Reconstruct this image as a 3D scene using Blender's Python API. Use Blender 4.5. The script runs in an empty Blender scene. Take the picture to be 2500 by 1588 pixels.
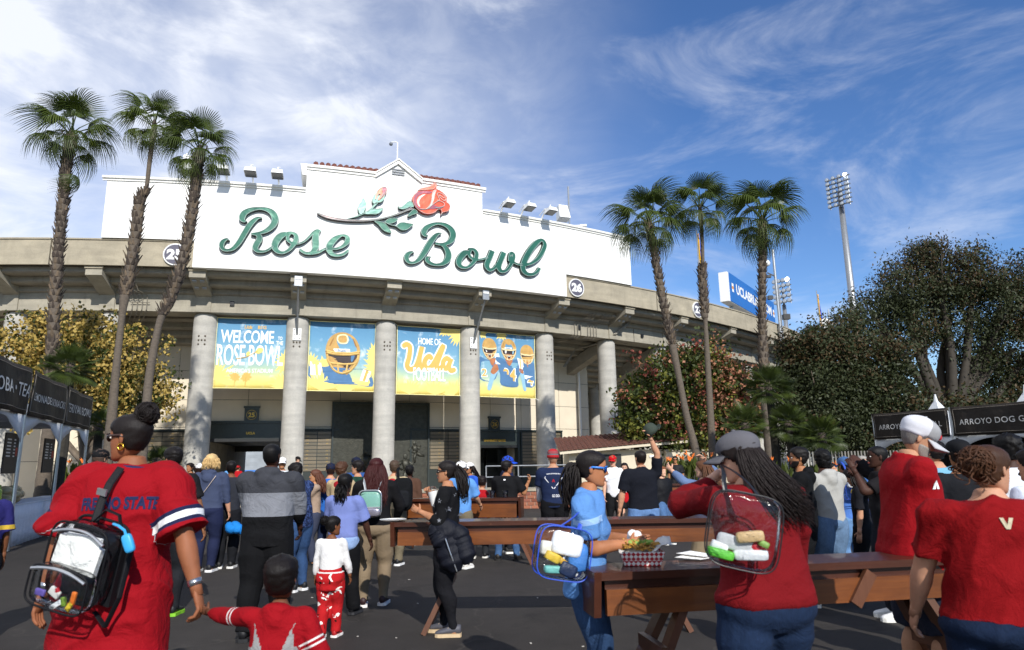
import bpy, bmesh, math, random
import numpy as np
from mathutils import Vector, Matrix, noise as mnoise
from mathutils.geometry import tessellate_polygon
from mathutils.bvhtree import BVHTree
random.seed(7); RNG = np.random.default_rng(7)
scene = bpy.context.scene
COL = scene.collection
R_ = math.radians
PITCH, ROLL, CH = R_(11.5), R_(0.93), 1.5
PW, PH = 2500.0, 1588.0
FPX = 24 / 36 * PW
cam_d = bpy.data.cameras.new('camera'); cam = bpy.data.objects.new('camera', cam_d); COL.objects.link(cam)
cam_d.lens = 24; cam_d.sensor_width = 36; cam_d.sensor_fit = 'HORIZONTAL'; cam_d.clip_end = 6000; cam_d.clip_start = .05
cam_d.dof.use_dof = True; cam_d.dof.focus_distance = 11.0; cam_d.dof.aperture_fstop = 3.2
_c, _s = math.cos(ROLL), math.sin(ROLL)
_r0 = Vector((1, 0, 0)); _u0 = Vector((0, -math.sin(PITCH), math.cos(PITCH))); _f0 = Vector((0, math.cos(PITCH), math.sin(PITCH)))
_cr = _r0 * _c - _u0 * _s; _cu = _r0 * _s + _u0 * _c
cam.matrix_world = Matrix(((_cr.x, _cu.x, -_f0.x, 0), (_cr.y, _cu.y, -_f0.y, 0), (_cr.z, _cu.z, -_f0.z, CH), (0, 0, 0, 1)))
scene.camera = cam
SUN_EL, SUN_AZ = R_(33), R_(20)          # azimuth: degrees to the right of straight behind the camera
sunv = Vector((math.sin(SUN_AZ) * math.cos(SUN_EL), -math.cos(SUN_AZ) * math.cos(SUN_EL), math.sin(SUN_EL)))
world = bpy.data.worlds.new('World'); scene.world = world; world.use_nodes = True
wt = world.node_tree; wt.nodes.clear()
def wn(t, **k):
    n = wt.nodes.new(t)
    for a, b in k.items(): setattr(n, a, b)
    return n
def wl(a, b): wt.links.new(a, b)
sky = wn('ShaderNodeTexSky', sky_type='NISHITA', sun_disc=False, sun_elevation=SUN_EL, sun_rotation=math.atan2(sunv.x, sunv.y), altitude=300, air_density=1.0, dust_density=.0, ozone_density=4.0)
tc = wn('ShaderNodeTexCoord'); sep = wn('ShaderNodeSeparateXYZ'); wl(tc.outputs['Generated'], sep.inputs[0])
az = wn('ShaderNodeMath', operation='ARCTAN2'); wl(sep.outputs[0], az.inputs[0]); wl(sep.outputs[1], az.inputs[1])
cmb = wn('ShaderNodeCombineXYZ'); wl(az.outputs[0], cmb.inputs[0]); wl(sep.outputs[2], cmb.inputs[1])
def cloud(rot, sx, sy, scale, detail, rough, dist, lo, hi, off=0):
    m = wn('ShaderNodeMapping'); m.inputs['Rotation'].default_value = (0, 0, R_(rot)); m.inputs['Scale'].default_value = (sx, sy, 1); m.inputs['Location'].default_value = (off, off * .7, off * .3)
    wl(cmb.outputs[0], m.inputs[0])
    n = wn('ShaderNodeTexNoise'); n.inputs['Scale'].default_value = scale; n.inputs['Detail'].default_value = detail; n.inputs['Roughness'].default_value = rough; n.inputs['Distortion'].default_value = dist
    wl(m.outputs[0], n.inputs['Vector'])
    r = wn('ShaderNodeMapRange', interpolation_type='SMOOTHSTEP'); r.inputs[1].default_value = lo; r.inputs[2].default_value = hi
    wl(n.outputs['Fac'], r.inputs[0]); return r.outputs[0]
def wmath(op, a, b):
    n = wn('ShaderNodeMath', operation=op)
    for i, v in enumerate((a, b)):
        if isinstance(v, (int, float)): n.inputs[i].default_value = v
        else: wl(v, n.inputs[i])
    return n.outputs[0]
veil = cloud(28, 1.0, 1.6, 2.3, 5, .55, .3, .30, .66, 3.1)          # broad cirrus sheet
wisp = cloud(40, 1.15, 3.6, 2.4, 7, .62, .7, .45, .74, 2.6)         # fine streaks
fine = cloud(35, 2.0, 5.0, 3.4, 6, .62, .5, .34, .68, 5.0)
side = wn('ShaderNodeMapRange', interpolation_type='SMOOTHSTEP'); side.inputs[1].default_value = .30; side.inputs[2].default_value = -.42; wl(az.outputs[0], side.inputs[0])
cov = wmath('ADD', wmath('MULTIPLY', wmath('ADD', wmath('MULTIPLY', veil, .62), .36), side.outputs[0]), wmath('MULTIPLY', wisp, .4))
cov = wmath('MINIMUM', wmath('MULTIPLY', cov, wmath('ADD', wmath('MULTIPLY', fine, .36), .7)), .9)
hs = wn('ShaderNodeHueSaturation'); hs.inputs['Saturation'].default_value = 1.15; hs.inputs['Hue'].default_value = .508; hs.inputs['Value'].default_value = 1.34; wl(sky.outputs[0], hs.inputs['Color'])
mixc = wn('ShaderNodeMix', data_type='RGBA'); wl(cov, mixc.inputs[0]); wl(hs.outputs[0], mixc.inputs[6]); mixc.inputs[7].default_value = (8.8, 9.1, 9.8, 1)
bgn = wn('ShaderNodeBackground'); wl(mixc.outputs[2], bgn.inputs[0]); bgn.inputs[1].default_value = .105
wo = wn('ShaderNodeOutputWorld'); wl(bgn.outputs[0], wo.inputs[0])
sl = bpy.data.lights.new('sun', 'SUN'); sl.energy = 4.6; sl.angle = R_(.53); sl.color = (1, .965, .9)
so = bpy.data.objects.new('sun', sl); COL.objects.link(so); so.rotation_euler = sunv.to_track_quat('Z', 'Y').to_euler()
vs = scene.view_settings; vs.view_transform = 'Standard'; vs.look = 'None'; vs.exposure = 0.14; vs.gamma = 1; vs.use_curve_mapping = False
scene.render.engine = 'CYCLES'
scene.cycles.max_bounces = 5; scene.cycles.diffuse_bounces = 3; scene.cycles.glossy_bounces = 3; scene.cycles.transmission_bounces = 4; scene.cycles.transparent_max_bounces = 12
def ray(px, py):
    u = (px - PW / 2) / FPX; v = (PH / 2 - py) / FPX
    x = u * _c + v * _s; y = -u * _s + v * _c
    return Vector((x, math.cos(PITCH) - y * math.sin(PITCH), math.sin(PITCH) + y * math.cos(PITCH)))
def at_y(px, py, Y):
    d = ray(px, py); t = Y / d.y; return Vector((d.x * t, Y, CH + d.z * t))
def at_z(px, py, z=0.0):
    d = ray(px, py); t = (z - CH) / d.z; return Vector((d.x * t, d.y * t, z))
D = 2500 / 2408.0       # the coordinates read off the full view are display pixels
def dy_(px, py, Y): return at_y(px * D, py * D, Y)
def dz_(px, py, z=0.0): return at_z(px * D, py * D, z)
MATS = {}
def lin(h):
    if isinstance(h, (tuple, list)): return tuple(h[:3]) + (1,)
    h = h.lstrip('#'); c = [int(h[i:i + 2], 16) / 255 for i in (0, 2, 4)]
    return tuple(x / 12.92 if x <= .04045 else ((x + .055) / 1.055) ** 2.4 for x in c) + (1,)
class NT:
    def __init__(s, name):
        s.m = bpy.data.materials.new(name); s.m.use_nodes = True; s.t = s.m.node_tree; s.t.nodes.clear()
        s.o = s.n('ShaderNodeOutputMaterial'); s.b = s.n('ShaderNodeBsdfPrincipled'); s.l(s.b.outputs[0], s.o.inputs[0])
    def n(s, t, **k):
        q = s.t.nodes.new(t)
        for a, b in k.items(): setattr(q, a, b)
        return q
    def l(s, a, b): s.t.links.new(a, b)
    def set(s, **k):
        for a, b in k.items():
            s.b.inputs[{'rough': 'Roughness', 'metal': 'Metallic', 'spec': 'Specular IOR Level', 'alpha': 'Alpha', 'trans': 'Transmission Weight', 'sheen': 'Sheen Weight', 'coat': 'Coat Weight', 'ior': 'IOR', 'sss': 'Subsurface Weight'}[a]].default_value = b
    def coord(s, which='Object', scale=(1, 1, 1), rot=(0, 0, 0)):
        c = s.n('ShaderNodeTexCoord'); m = s.n('ShaderNodeMapping'); m.inputs['Scale'].default_value = scale; m.inputs['Rotation'].default_value = rot
        s.l(c.outputs[which], m.inputs[0]); return m.outputs[0]
    def noise(s, vec, scale, detail=5, rough=.55, dist=0):
        q = s.n('ShaderNodeTexNoise'); q.inputs['Scale'].default_value = scale; q.inputs['Detail'].default_value = detail; q.inputs['Roughness'].default_value = rough; q.inputs['Distortion'].default_value = dist
        s.l(vec, q.inputs['Vector']); return q.outputs['Fac']
    def ramp(s, fac, stops, interp='LINEAR'):
        r = s.n('ShaderNodeValToRGB'); e = r.color_ramp; e.interpolation = interp
        while len(e.elements) > 1: e.elements.remove(e.elements[-1])
        e.elements[0].position = stops[0][0]; e.elements[0].color = lin(stops[0][1])
        for p, c in stops[1:]:
            q = e.elements.new(p); q.color = lin(c)
        s.l(fac, r.inputs[0]); return r.outputs[0]
    def mix(s, fac, a, b, mode='MIX'):
        q = s.n('ShaderNodeMix', data_type='RGBA', blend_type=mode)
        for i, v in ((0, fac), (6, a), (7, b)):
            if isinstance(v, (int, float)): q.inputs[i].default_value = v
            elif isinstance(v, (str, tuple)): q.inputs[i].default_value = lin(v)
            else: s.l(v, q.inputs[i])
        return q.outputs[2]
    def bump(s, h, strength=.3, dist=.02):
        b = s.n('ShaderNodeBump'); b.inputs['Strength'].default_value = strength; b.inputs['Distance'].default_value = dist
        s.l(h, b.inputs['Height']); s.l(b.outputs[0], s.b.inputs['Normal'])
    def base(s, c):
        if isinstance(c, (str, tuple)): s.b.inputs['Base Color'].default_value = lin(c)
        else: s.l(c, s.b.inputs['Base Color'])
def mat(name, hexc, rough=.7, var=.12, vs=4, bump=.15, bs=40, bd=.01, scale=(1, 1, 1), detail=6, **k):
    if name in MATS: return MATS[name]
    t = NT(name); v = t.coord('Object', scale)
    if var:
        f = t.noise(v, vs, detail, .6)
        t.base(t.mix(1.0, hexc, t.ramp(f, [(.25, (1 - var,) * 3), (.75, (1 + var,) * 3)]), 'MULTIPLY'))
    else: t.base(hexc)
    if bump: t.bump(t.noise(v, bs, 4), bump, bd)
    t.set(rough=rough, **k); MATS[name] = t.m; return t.m
def M_concrete(name, hexc, streak=.25, dark='#4a463c'):
    if name in MATS: return MATS[name]
    t = NT(name); v = t.coord('Object'); vz = t.coord('Object', (1.5, 1.5, .12)); vh = t.coord('Object', (.4, .4, 3))
    f1 = t.noise(v, 1.2, 8, .65); f2 = t.noise(vz, 2.2, 6, .6); f3 = t.noise(vh, 1.5, 4, .6); f4 = t.noise(v, 22, 4)
    c = t.mix(1.0, hexc, t.ramp(f1, [(.3, (.82,) * 3), (.7, (1.14, 1.13, 1.1))]), 'MULTIPLY')
    c = t.mix(1.0, c, t.ramp(f3, [(.35, (.9,) * 3), (.65, (1.06,) * 3)]), 'MULTIPLY')
    c = t.mix(t.ramp(f2, [(.55, (0, 0, 0)), (.75, (streak,) * 3)]), c, dark)
    c = t.mix(1.0, c, t.ramp(f4, [(.35, (.93,) * 3), (.65, (1.05,) * 3)]), 'MULTIPLY')
    t.base(c); t.bump(t.mix(.5, f4, f1), .35, .012); t.set(rough=.88, spec=.25); MATS[name] = t.m; return t.m
def M_wood(name, a, b, axis='x', rough=.35):
    if name in MATS: return MATS[name]
    t = NT(name); sc = {'x': (1.2, 14, 14), 'y': (14, 1.2, 14), 'z': (14, 14, 1.2)}[axis]
    v = t.coord('Object', sc); w = t.coord('Object')
    f = t.noise(v, 2.2, 6, .65, .6); g = t.noise(w, 1.4, 5, .6)
    c = t.mix(f, a, b); c = t.mix(1.0, c, t.ramp(g, [(.3, (.6,) * 3), (.7, (1.25,) * 3)]), 'MULTIPLY')
    h = t.noise(w, 9, 6, .75); c = t.mix(t.ramp(h, [(.66, (0, 0, 0)), (.74, (.55,) * 3)]), c, '#7d5a3c')
    t.base(c); t.bump(f, .12, .01); t.set(rough=rough, coat=.25, spec=.4); MATS[name] = t.m; return t.m
class MB:
    def __init__(s): s.v = []; s.f = []; s.mi = []; s.sm = []; s.m = 0; s.smooth = False
    def add(s, verts, faces):
        o = len(s.v); s.v.extend([tuple(p) for p in verts])
        for f in faces: s.f.append(tuple(i + o for i in f)); s.mi.append(s.m); s.sm.append(s.smooth)
        return s
    def box(s, c, size, rot=None, taper=(1, 1)):
        x, y, z = [q / 2 for q in size]; tx, ty = taper
        vs = [(-x, -y, -z), (x, -y, -z), (x, y, -z), (-x, y, -z), (-x * tx, -y * ty, z), (x * tx, -y * ty, z), (x * tx, y * ty, z), (-x * tx, y * ty, z)]
        if rot is not None: vs = [rot @ Vector(p) for p in vs]
        c = Vector(c); return s.add([c + Vector(p) for p in vs], [(3, 2, 1, 0), (4, 5, 6, 7), (0, 1, 5, 4), (1, 2, 6, 5), (2, 3, 7, 6), (3, 0, 4, 7)])
    def hexa(s, p8):
        return s.add(p8, [(3, 2, 1, 0), (4, 5, 6, 7), (0, 1, 5, 4), (1, 2, 6, 5), (2, 3, 7, 6), (3, 0, 4, 7)])
    def beam(s, a, b, w, h, up=(0, 0, 1)):
        a = Vector(a); b = Vector(b); d = (b - a).normalized(); u = Vector(up); r = d.cross(u)
        if r.length < 1e-4: r = d.cross(Vector((1, 0, 0)))
        r.normalize(); u = r.cross(d); r *= w / 2; u *= h / 2
        return s.hexa([a - r - u, a + r - u, b + r - u, b - r - u, a - r + u, a + r + u, b + r + u, b - r + u])
    def tube(s, pts, rad, n=8, cap=True, rx=None, up=(0, 0, 1)):
        pts = [Vector(p) for p in pts]; k = len(pts)
        if not isinstance(rad, (list, tuple)): rad = [rad] * k
        vs = []; prev = None
        for i, p in enumerate(pts):
            d = (pts[min(i + 1, k - 1)] - pts[max(i - 1, 0)])
            d = d.normalized() if d.length > 1e-9 else Vector((0, 0, 1))
            if prev is None:
                r = d.cross(Vector(up))
                if r.length < 1e-3: r = d.cross(Vector((0, 1, 0)))
                r.normalize()
            else:
                r = prev - d * prev.dot(d); r.normalize()
            prev = r; u = r.cross(d)
            q = rad[i]; a, b = q if isinstance(q, (tuple, list)) else (q, q)
            for j in range(n):
                t = 2 * math.pi * j / n; vs.append(p + r * (a * math.cos(t)) + u * (b * math.sin(t)))
        fs = []
        for i in range(k - 1):
            for j in range(n):
                fs.append((i * n + j, i * n + (j + 1) % n, (i + 1) * n + (j + 1) % n, (i + 1) * n + j))
        if cap: fs.append(tuple(range(n))[::-1]); fs.append(tuple((k - 1) * n + j for j in range(n)))
        fs = [f[::-1] for f in fs]
        return s.add(vs, fs)
    def lathe(s, prof, c=(0, 0, 0), n=16, axis=None):
        vs = []; c = Vector(c); k = len(prof)
        for r, z in prof:
            for j in range(n):
                t = 2 * math.pi * j / n; p = Vector((r * math.cos(t), r * math.sin(t), z))
                vs.append(c + (axis @ p if axis is not None else p))
        fs = [(i * n + j, i * n + (j + 1) % n, (i + 1) * n + (j + 1) % n, (i + 1) * n + j) for i in range(k - 1) for j in range(n)]
        fs.append(tuple(range(n))[::-1]); fs.append(tuple((k - 1) * n + j for j in range(n)))
        return s.add(vs, fs)
    def ell(s, c, r, n=12, m=8, rot=None):
        vs = []; c = Vector(c)
        for i in range(m + 1):
            ph = -math.pi / 2 + math.pi * i / m
            for j in range(n):
                t = 2 * math.pi * j / n; p = Vector((r[0] * math.cos(ph) * math.cos(t), r[1] * math.cos(ph) * math.sin(t), r[2] * math.sin(ph)))
                vs.append(c + (rot @ p if rot is not None else p))
        return s.add(vs, [(i * n + j, i * n + (j + 1) % n, (i + 1) * n + (j + 1) % n, (i + 1) * n + j) for i in range(m) for j in range(n)])
    def prism(s, pts, fn, d0, d1, front_only=False):
        a = sum(pts[i][0] * pts[(i + 1) % len(pts)][1] - pts[(i + 1) % len(pts)][0] * pts[i][1] for i in range(len(pts)))
        if a < 0: pts = pts[::-1]
        n = len(pts); tri = tessellate_polygon([[Vector((p[0], p[1], 0)) for p in pts]])
        vs = [fn(p[0], p[1], d1) for p in pts]; fs = []
        for t in tri:
            A, B, C = (pts[i] for i in t)
            cr = (B[0] - A[0]) * (C[1] - A[1]) - (B[1] - A[1]) * (C[0] - A[0])
            fs.append(t if cr > 0 else t[::-1])
        if not front_only:
            vs += [fn(p[0], p[1], d0) for p in pts]
            m0 = s.m; s.add(vs, fs); o = len(s.v) - 2 * n
            s.m = m0 + 1
            for i in range(n):
                j = (i + 1) % n; s.f.append((o + i, o + n + i, o + n + j, o + j)); s.mi.append(s.m); s.sm.append(False)
            s.m = m0; return s
        return s.add(vs, fs)
    def build(s, name, mats, parent=None, loc=None, smooth=None):
        me = bpy.data.meshes.new(name); me.from_pydata(s.v, [], s.f)
        mats = mats if isinstance(mats, (list, tuple)) else [mats]
        for m in mats: me.materials.append(m)
        if len(mats) > 1: me.polygons.foreach_set('material_index', [min(i, len(mats) - 1) for i in s.mi])
        me.polygons.foreach_set('use_smooth', [bool(smooth)] * len(s.f) if smooth is not None else s.sm)
        me.update(); o = bpy.data.objects.new(name, me); COL.objects.link(o)
        if parent is not None: o.parent = parent
        if loc is not None: o.location = loc
        return o
def tag(o, label=None, cat=None, group=None, kind=None):
    for k, v in (('label', label), ('category', cat), ('group', group), ('kind', kind)):
        if v: o[k] = v
    return o
def thing(name, label, cat, loc=(0, 0, 0), rz=0, group=None):
    o = bpy.data.objects.new(name, None); o.empty_display_size = .2; COL.objects.link(o); o.location = loc; o.rotation_euler = (0, 0, rz)
    return tag(o, label, cat, group)
def inst(src, name, parent=None, loc=(0, 0, 0), rot=(0, 0, 0), sc=(1, 1, 1)):
    o = bpy.data.objects.new(name, src.data if hasattr(src, 'data') else src); COL.objects.link(o); o.parent = parent
    o.location = loc; o.rotation_euler = rot; o.scale = sc if isinstance(sc, (tuple, list)) else (sc,) * 3
    return o
def copy_tree(o, parent=None):
    c = o.copy(); COL.objects.link(c); c.parent = parent
    for ch in list(o.children): copy_tree(ch, c)
    return c
def cr(pts, n=8, closed=False):
    P = [np.array(p, float) for p in pts]; out = []; k = len(P)
    rng = range(k) if closed else range(k - 1)
    for i in rng:
        p0 = P[(i - 1) % k] if closed or i > 0 else P[i]; p1 = P[i]; p2 = P[(i + 1) % k]; p3 = P[(i + 2) % k] if closed or i + 2 < k else P[i + 1]
        for j in range(n):
            t = j / n; out.append(.5 * ((2 * p1) + (p2 - p0) * t + (2 * p0 - 5 * p1 + 4 * p2 - p3) * t * t + (3 * p1 - p0 - 3 * p2 + p3) * t ** 3))
    if not closed: out.append(P[-1])
    return [tuple(p) for p in out]
_FC = {}
def text2d(txt, size=1, align='LEFT', xs=1.0, bold=0.0, shear=0.0, space=1.0, res=3):
    key = (txt, size, align, xs, bold, shear, space)
    if key in _FC: return _FC[key]
    cu = bpy.data.curves.new('t', 'FONT'); cu.body = txt; cu.size = size; cu.align_x = align; cu.offset = bold; cu.shear = shear; cu.space_character = space; cu.resolution_u = res; cu.fill_mode = 'FRONT'
    o = bpy.data.objects.new('t', cu); me = o.to_mesh()
    v = [(p.co.x * xs, p.co.y) for p in me.vertices]; f = [tuple(p.vertices) for p in me.polygons]
    o.to_mesh_clear(); bpy.data.objects.remove(o); bpy.data.curves.remove(cu)
    _FC[key] = (v, f); return v, f
def text_mesh(name, txt, fn, m, parent, **k):
    v, f = text2d(txt, **k); mb = MB(); mb.add([fn(x, y) for x, y in v], f)
    return mb.build(name, m, parent)
def plane_fn(o, ex, ey, lift=None):
    o = Vector(o); ex = Vector(ex); ey = Vector(ey)
    n = ex.cross(ey).normalized()
    return lambda x, y, d=0.0: o + ex * x + ey * y + n * d
# ================================================================ GROUND
asph = NT('asphalt'); v = asph.coord('Object')
f1 = asph.noise(v, .35, 6, .6); f2 = asph.noise(v, 90, 3, .6); f3 = asph.noise(v, 3, 8, .7)
c = asph.mix(1.0, '#332f2c', asph.ramp(f1, [(.3, (.78,) * 3), (.7, (1.2,) * 3)]), 'MULTIPLY')
c = asph.mix(1.0, c, asph.ramp(f3, [(.35, (.85,) * 3), (.7, (1.15,) * 3)]), 'MULTIPLY')
c = asph.mix(1.0, c, asph.ramp(f2, [(.3, (.6,) * 3), (.75, (1.5,) * 3)]), 'MULTIPLY')
st_n = asph.noise(v, 1.1, 7, .7, .6); c = asph.mix(asph.ramp(st_n, [(.56, (0, 0, 0)), (.66, (.55,) * 3)]), c, '#171513'); vo = asph.n('ShaderNodeTexVoronoi', feature='DISTANCE_TO_EDGE'); vo.inputs['Scale'].default_value = .35; wv = asph.n('ShaderNodeVectorMath', operation='ADD'); asph.l(v, wv.inputs[0]); nn_ = asph.n('ShaderNodeTexNoise'); nn_.inputs['Scale'].default_value = 2.2; asph.l(v, nn_.inputs['Vector']); asph.l(nn_.outputs['Color'], wv.inputs[1]); asph.l(wv.outputs[0], vo.inputs['Vector']); c = asph.mix(asph.ramp(vo.outputs['Distance'], [(.0, (.4,) * 3), (.005, (0, 0, 0))]), c, '#524d47')
asph.base(c); asph.bump(asph.mix(.35, f2, f3), .5, .01); asph.set(rough=.85, spec=.3)
mb = MB(); mb.add([(-900, -200, 0), (900, -200, 0), (900, 1600, 0), (-900, 1600, 0)], [(0, 1, 2, 3)])
ground = mb.build('ground', asph.m); tag(ground, 'dark worn asphalt of the plaza in front of the stadium', None, None, 'structure')
seam = mat('seam_tar', '#1d1b1a', .5, .1)
# ================================================================ STADIUM PLAN CURVE
def fC(x): t = (x + 25) / 20; return 29.2766 + 3.735 * t * t + .12645 * t ** 4
def dfC(x): t = (x + 25) / 20; return (2 * 3.735 * t + 4 * .12645 * t ** 3) / 20
def PC(s, out, z=0.0):
    n = Vector((dfC(s), -1, 0)).normalized(); return Vector((s, fC(s), z)) + n * out
def nrm(s): return Vector((dfC(s), -1, 0)).normalized()
def on_s(px, py, out):
    d = ray(px, py); lo, hi = -70, 70
    for _ in range(48):
        m = (lo + hi) / 2; q = PC(m, out)
        if q.x * d.y - q.y * d.x > 0: hi = m
        else: lo = m
    q = PC(lo, out); return lo, CH + d.z * q.y / d.y
CONC = M_concrete('concrete', '#a19b8d'); CONC_D = M_concrete('concrete_soffit', '#969084', .35); CONC_P = M_concrete('concrete_parapet', '#a69d8a', .22)
CONC_C = M_concrete('concrete_column', '#b3b0a9', .18); PANEL = mat('cream_panel', '#d8ccb6', .75, .06, 1.2, .05, 60, spec=.3)
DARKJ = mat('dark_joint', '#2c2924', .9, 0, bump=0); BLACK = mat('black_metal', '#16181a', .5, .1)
WHITE = mat('white_stucco', '#eeede9', .8, .03, 1.3, .25, 120, .004, spec=.3); WTRIM = mat('white_trim', '#f1efe9', .6, .04, 3, .05)
STEEL = mat('galvanised_steel', '#9a9da0', .42, .15, 8, .05, metal=.6)
stad = thing('stadium', 'curved concrete stadium with round columns, cantilever brackets and parapet', 'stadium', PC(-1, -2.4))
S0 = stad.location.copy()
_mbuild = MB.build
def sbuild(mb, name, m, parent=None, **k):          # parts of the stadium keep world coordinates
    o = mb.build(name, m, parent or stad, **k)
    o.matrix_parent_inverse = Matrix.Translation(-S0) if parent is None else Matrix.Identity(4)
    return o
def strip(s0, s1, prof, n=None, closed=True):
    n = n or max(2, int(abs(s1 - s0) / 1.2) + 1); mb = MB(); k = len(prof); vs = []
    for i in range(n + 1):
        s = s0 + (s1 - s0) * i / n
        vs += [PC(s, o, z) for o, z in prof]
    fs = []
    for i in range(n):
        for j in range(k if closed else k - 1):
            a = i * k + j; b = i * k + (j + 1) % k; fs.append((a, b, b + k, a + k))
    if closed: fs += [tuple(range(k))[::-1], tuple(n * k + j for j in range(k))]
    mb.add(vs, fs); return mb
CS = [on_s(x, y, -2.4)[0] for x, y in [(48, 763), (276, 763), (504, 769), (728, 778), (942, 788), (1146, 803), (1327, 817), (1479, 839), (1608, 854)]]
while CS[-1] < 42: CS.append(CS[-1] + 4.4)
CS = [CS[0] - 4.6] + CS
ZT, ZG, ZGT, ZB, ZP = .12, 8.9, 9.75, 10.62, 11.8
joints = [-36, on_s(122, 620, 0)[0], on_s(1604, 740, 0)[0], 44]
for a, b in zip(joints[:-1], joints[1:]):
    o = sbuild(strip(a + .03, b - .03, [(0, ZB), (0, ZP), (-.35, ZP), (-.35, ZB + .12), (-.12, ZB)]), 'parapet_panel', CONC_P)
    q = sbuild(strip(a + .03, b - .03, [(.05, ZP + .002), (.05, ZP + .07), (-.4, ZP + .07), (-.4, ZP + .002)]), 'coping', CONC_P)
sbuild(strip(-36, 44, [(-.14, ZB + .02), (-.14, ZP - .05), (-.3, ZP - .05), (-.3, ZB + .02)]), 'joint_filler', DARKJ)
o_, z_ = -.36, ZB - .02
for i in range(26):
    d = .62
    m = CONC_D
    sbuild(strip(-36, 44, [(o_, z_ - .2), (o_, z_ + .25), (o_ - d - .06, z_ + .25), (o_ - d - .06, z_ - .26), (o_ - .1, z_ - .26)]), 'seating_step', m)
    o_ -= d; z_ -= .3
SEAT_TOP = sbuild(strip(-36, 44, [(-.37, 11.3), (-18, 4.6), (-18, 4.4), (-.37, 10.95)]), 'seating_slab', CONC_D)
gj = [-36, on_s(480, 740, -1.75)[0], on_s(1548, 830, -1.75)[0], 44]
for a, b in zip(gj[:-1], gj[1:]):
    sbuild(strip(a + .025, b - .025, [(-1.75, ZG), (-1.75, ZGT + .9), (-2.95, ZGT + .6), (-2.95, ZG)]), 'girder', CONC)
colmb = MB(); colmb.smooth = True
colmb.lathe([(.56, 0), (.56, .02), (.55, 7.6), (.55, ZG - ZT - .35), (.53, ZG - ZT - .12), (.46, ZG - ZT + .01)], n=28)
col0 = None
for s in CS:
    p = PC(s, -2.4, ZT)
    if col0 is None: col0 = sbuild(colmb, 'column', CONC_C); col0.location = p; col0.data.polygons.foreach_set('use_smooth', [True] * len(col0.data.polygons))
    else: q = inst(col0, 'column', stad); q.matrix_parent_inverse = Matrix.Translation(-S0); q.location = p
    n = nrm(s); t = Vector((-n.y, n.x, 0)); e = .34
    mbp = MB(); f = plane_fn(PC(s, -1.75, 0), t, (0, 0, 1))
    def P3(a, o, z): return PC(s, o, z) + t * a
    mbp.hexa([P3(-e, -1.69, ZG - .004), P3(e, -1.69, ZG - .004), P3(e, -2.2, ZG - .004), P3(-e, -2.2, ZG - .004), P3(-e, -1.69, ZGT), P3(e, -1.69, ZGT), P3(e, -2.2, ZGT), P3(-e, -2.2, ZGT)])
    sbuild(mbp, 'pilaster', CONC)
    w = .36; mbb = MB()
    prof = [(-.18, ZB - .03), (-.18, ZB - .42), (-.3, ZB - .46), (-1.74, ZG + .72), (-3.2, ZG + .3), (-3.2, 10.0), (-1, 10.55)]
    a_ = [P3(-w, o, z) for o, z in prof]; b_ = [P3(w, o, z) for o, z in prof]; k = len(prof)
    mbb.add(a_ + b_, [tuple(range(k)), tuple(range(2 * k - 1, k - 1, -1))] + [(j, k + j, k + (j + 1) % k, (j + 1) % k) for j in range(k)])
    br = sbuild(mbb, 'bracket', CONC)
    cap = MB(); cap.hexa([P3(-w - .03, -.12, ZB - .12), P3(w + .03, -.12, ZB - .12), P3(w + .03, -.5, ZB - .12), P3(-w - .03, -.5, ZB - .12), P3(-w - .03, -.12, ZB - .01), P3(w + .03, -.12, ZB - .01), P3(w + .03, -.5, ZB - .01), P3(-w - .03, -.5, ZB - .01)])
    sbuild(cap, 'bracket_cap', CONC_P)
    if -17 < s < 14:
        for kk, oo in enumerate((-.42, -.95)):
            mbt = MB(); zt = ZB - .46 - (-.3 - oo) * ((ZB - .46 - ZG - .72) / 1.44) - .012
            for e2 in (-.17, .17):
                for q in (-.045, .045):
                    mbt.hexa([P3(e2 - .05 + q, oo + .05, zt - .02), P3(e2 + .05 + q, oo + .05, zt - .02), P3(e2 + .05 + q, oo - .05, zt - .08), P3(e2 - .05 + q, oo - .05, zt - .08), P3(e2 - .05 + q, oo + .05, zt + .02), P3(e2 + .05 + q, oo + .05, zt + .02), P3(e2 + .05 + q, oo - .05, zt - .02), P3(e2 - .05 + q, oo - .05, zt - .02)])
            tag(sbuild(mbt, 'tie_plates', STEEL), kind='stuff')
HOLE = mat('hole_stain', '#5d554a', .9, .2)
for s in CS[3:8]:
    n = nrm(s); t = Vector((-n.y, n.x, 0)); mbh = MB()
    for ix in (-1, 0, 1):
        for iz in (0, 1, 2):
            if ix == 0 and iz != 1: continue
            c = PC(s, -2.4, 7.75 - iz * .2) + (n * math.cos(ix * .26) + t * math.sin(ix * .26)) * .553
            mbh.ell(c, (.045, .045, .05), 7, 5)
    tag(sbuild(mbh, 'dowel_holes', HOLE), kind='stuff')
for s in (-18.4, -13.2, 4.9, 9.3):
    mbv = MB(); n = nrm(s); t = Vector((-n.y, n.x, 0)); c = PC(s, -1.72, 9.35); mbv.box(c, (.2, .12, .22), Matrix((t, -n, Vector((0, 0, 1)))).transposed())
    sbuild(mbv, 'vent_box', BLACK)
WO = -5.9
PAVE = mat('terrace_paving', '#b3aa99', .85, .1, 2, .1)
terr = strip(-36, 44, [(2.2, .004), (2.2, ZT), (-60, ZT), (-60, .004)]); o = sbuild(terr, 'terrace', PAVE)
zs = [ZT, 2.0, on_s(604, 1043, WO)[1], on_s(604, 976.7, WO)[1], on_s(604, 907, WO)[1], 8.3]
sR = on_s(1436, 1000, WO)[0]
g25 = (on_s(508 * 1.0, 1090, WO)[0], on_s(712, 1090, WO)[0], on_s(600, 1079, WO)[1])
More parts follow.
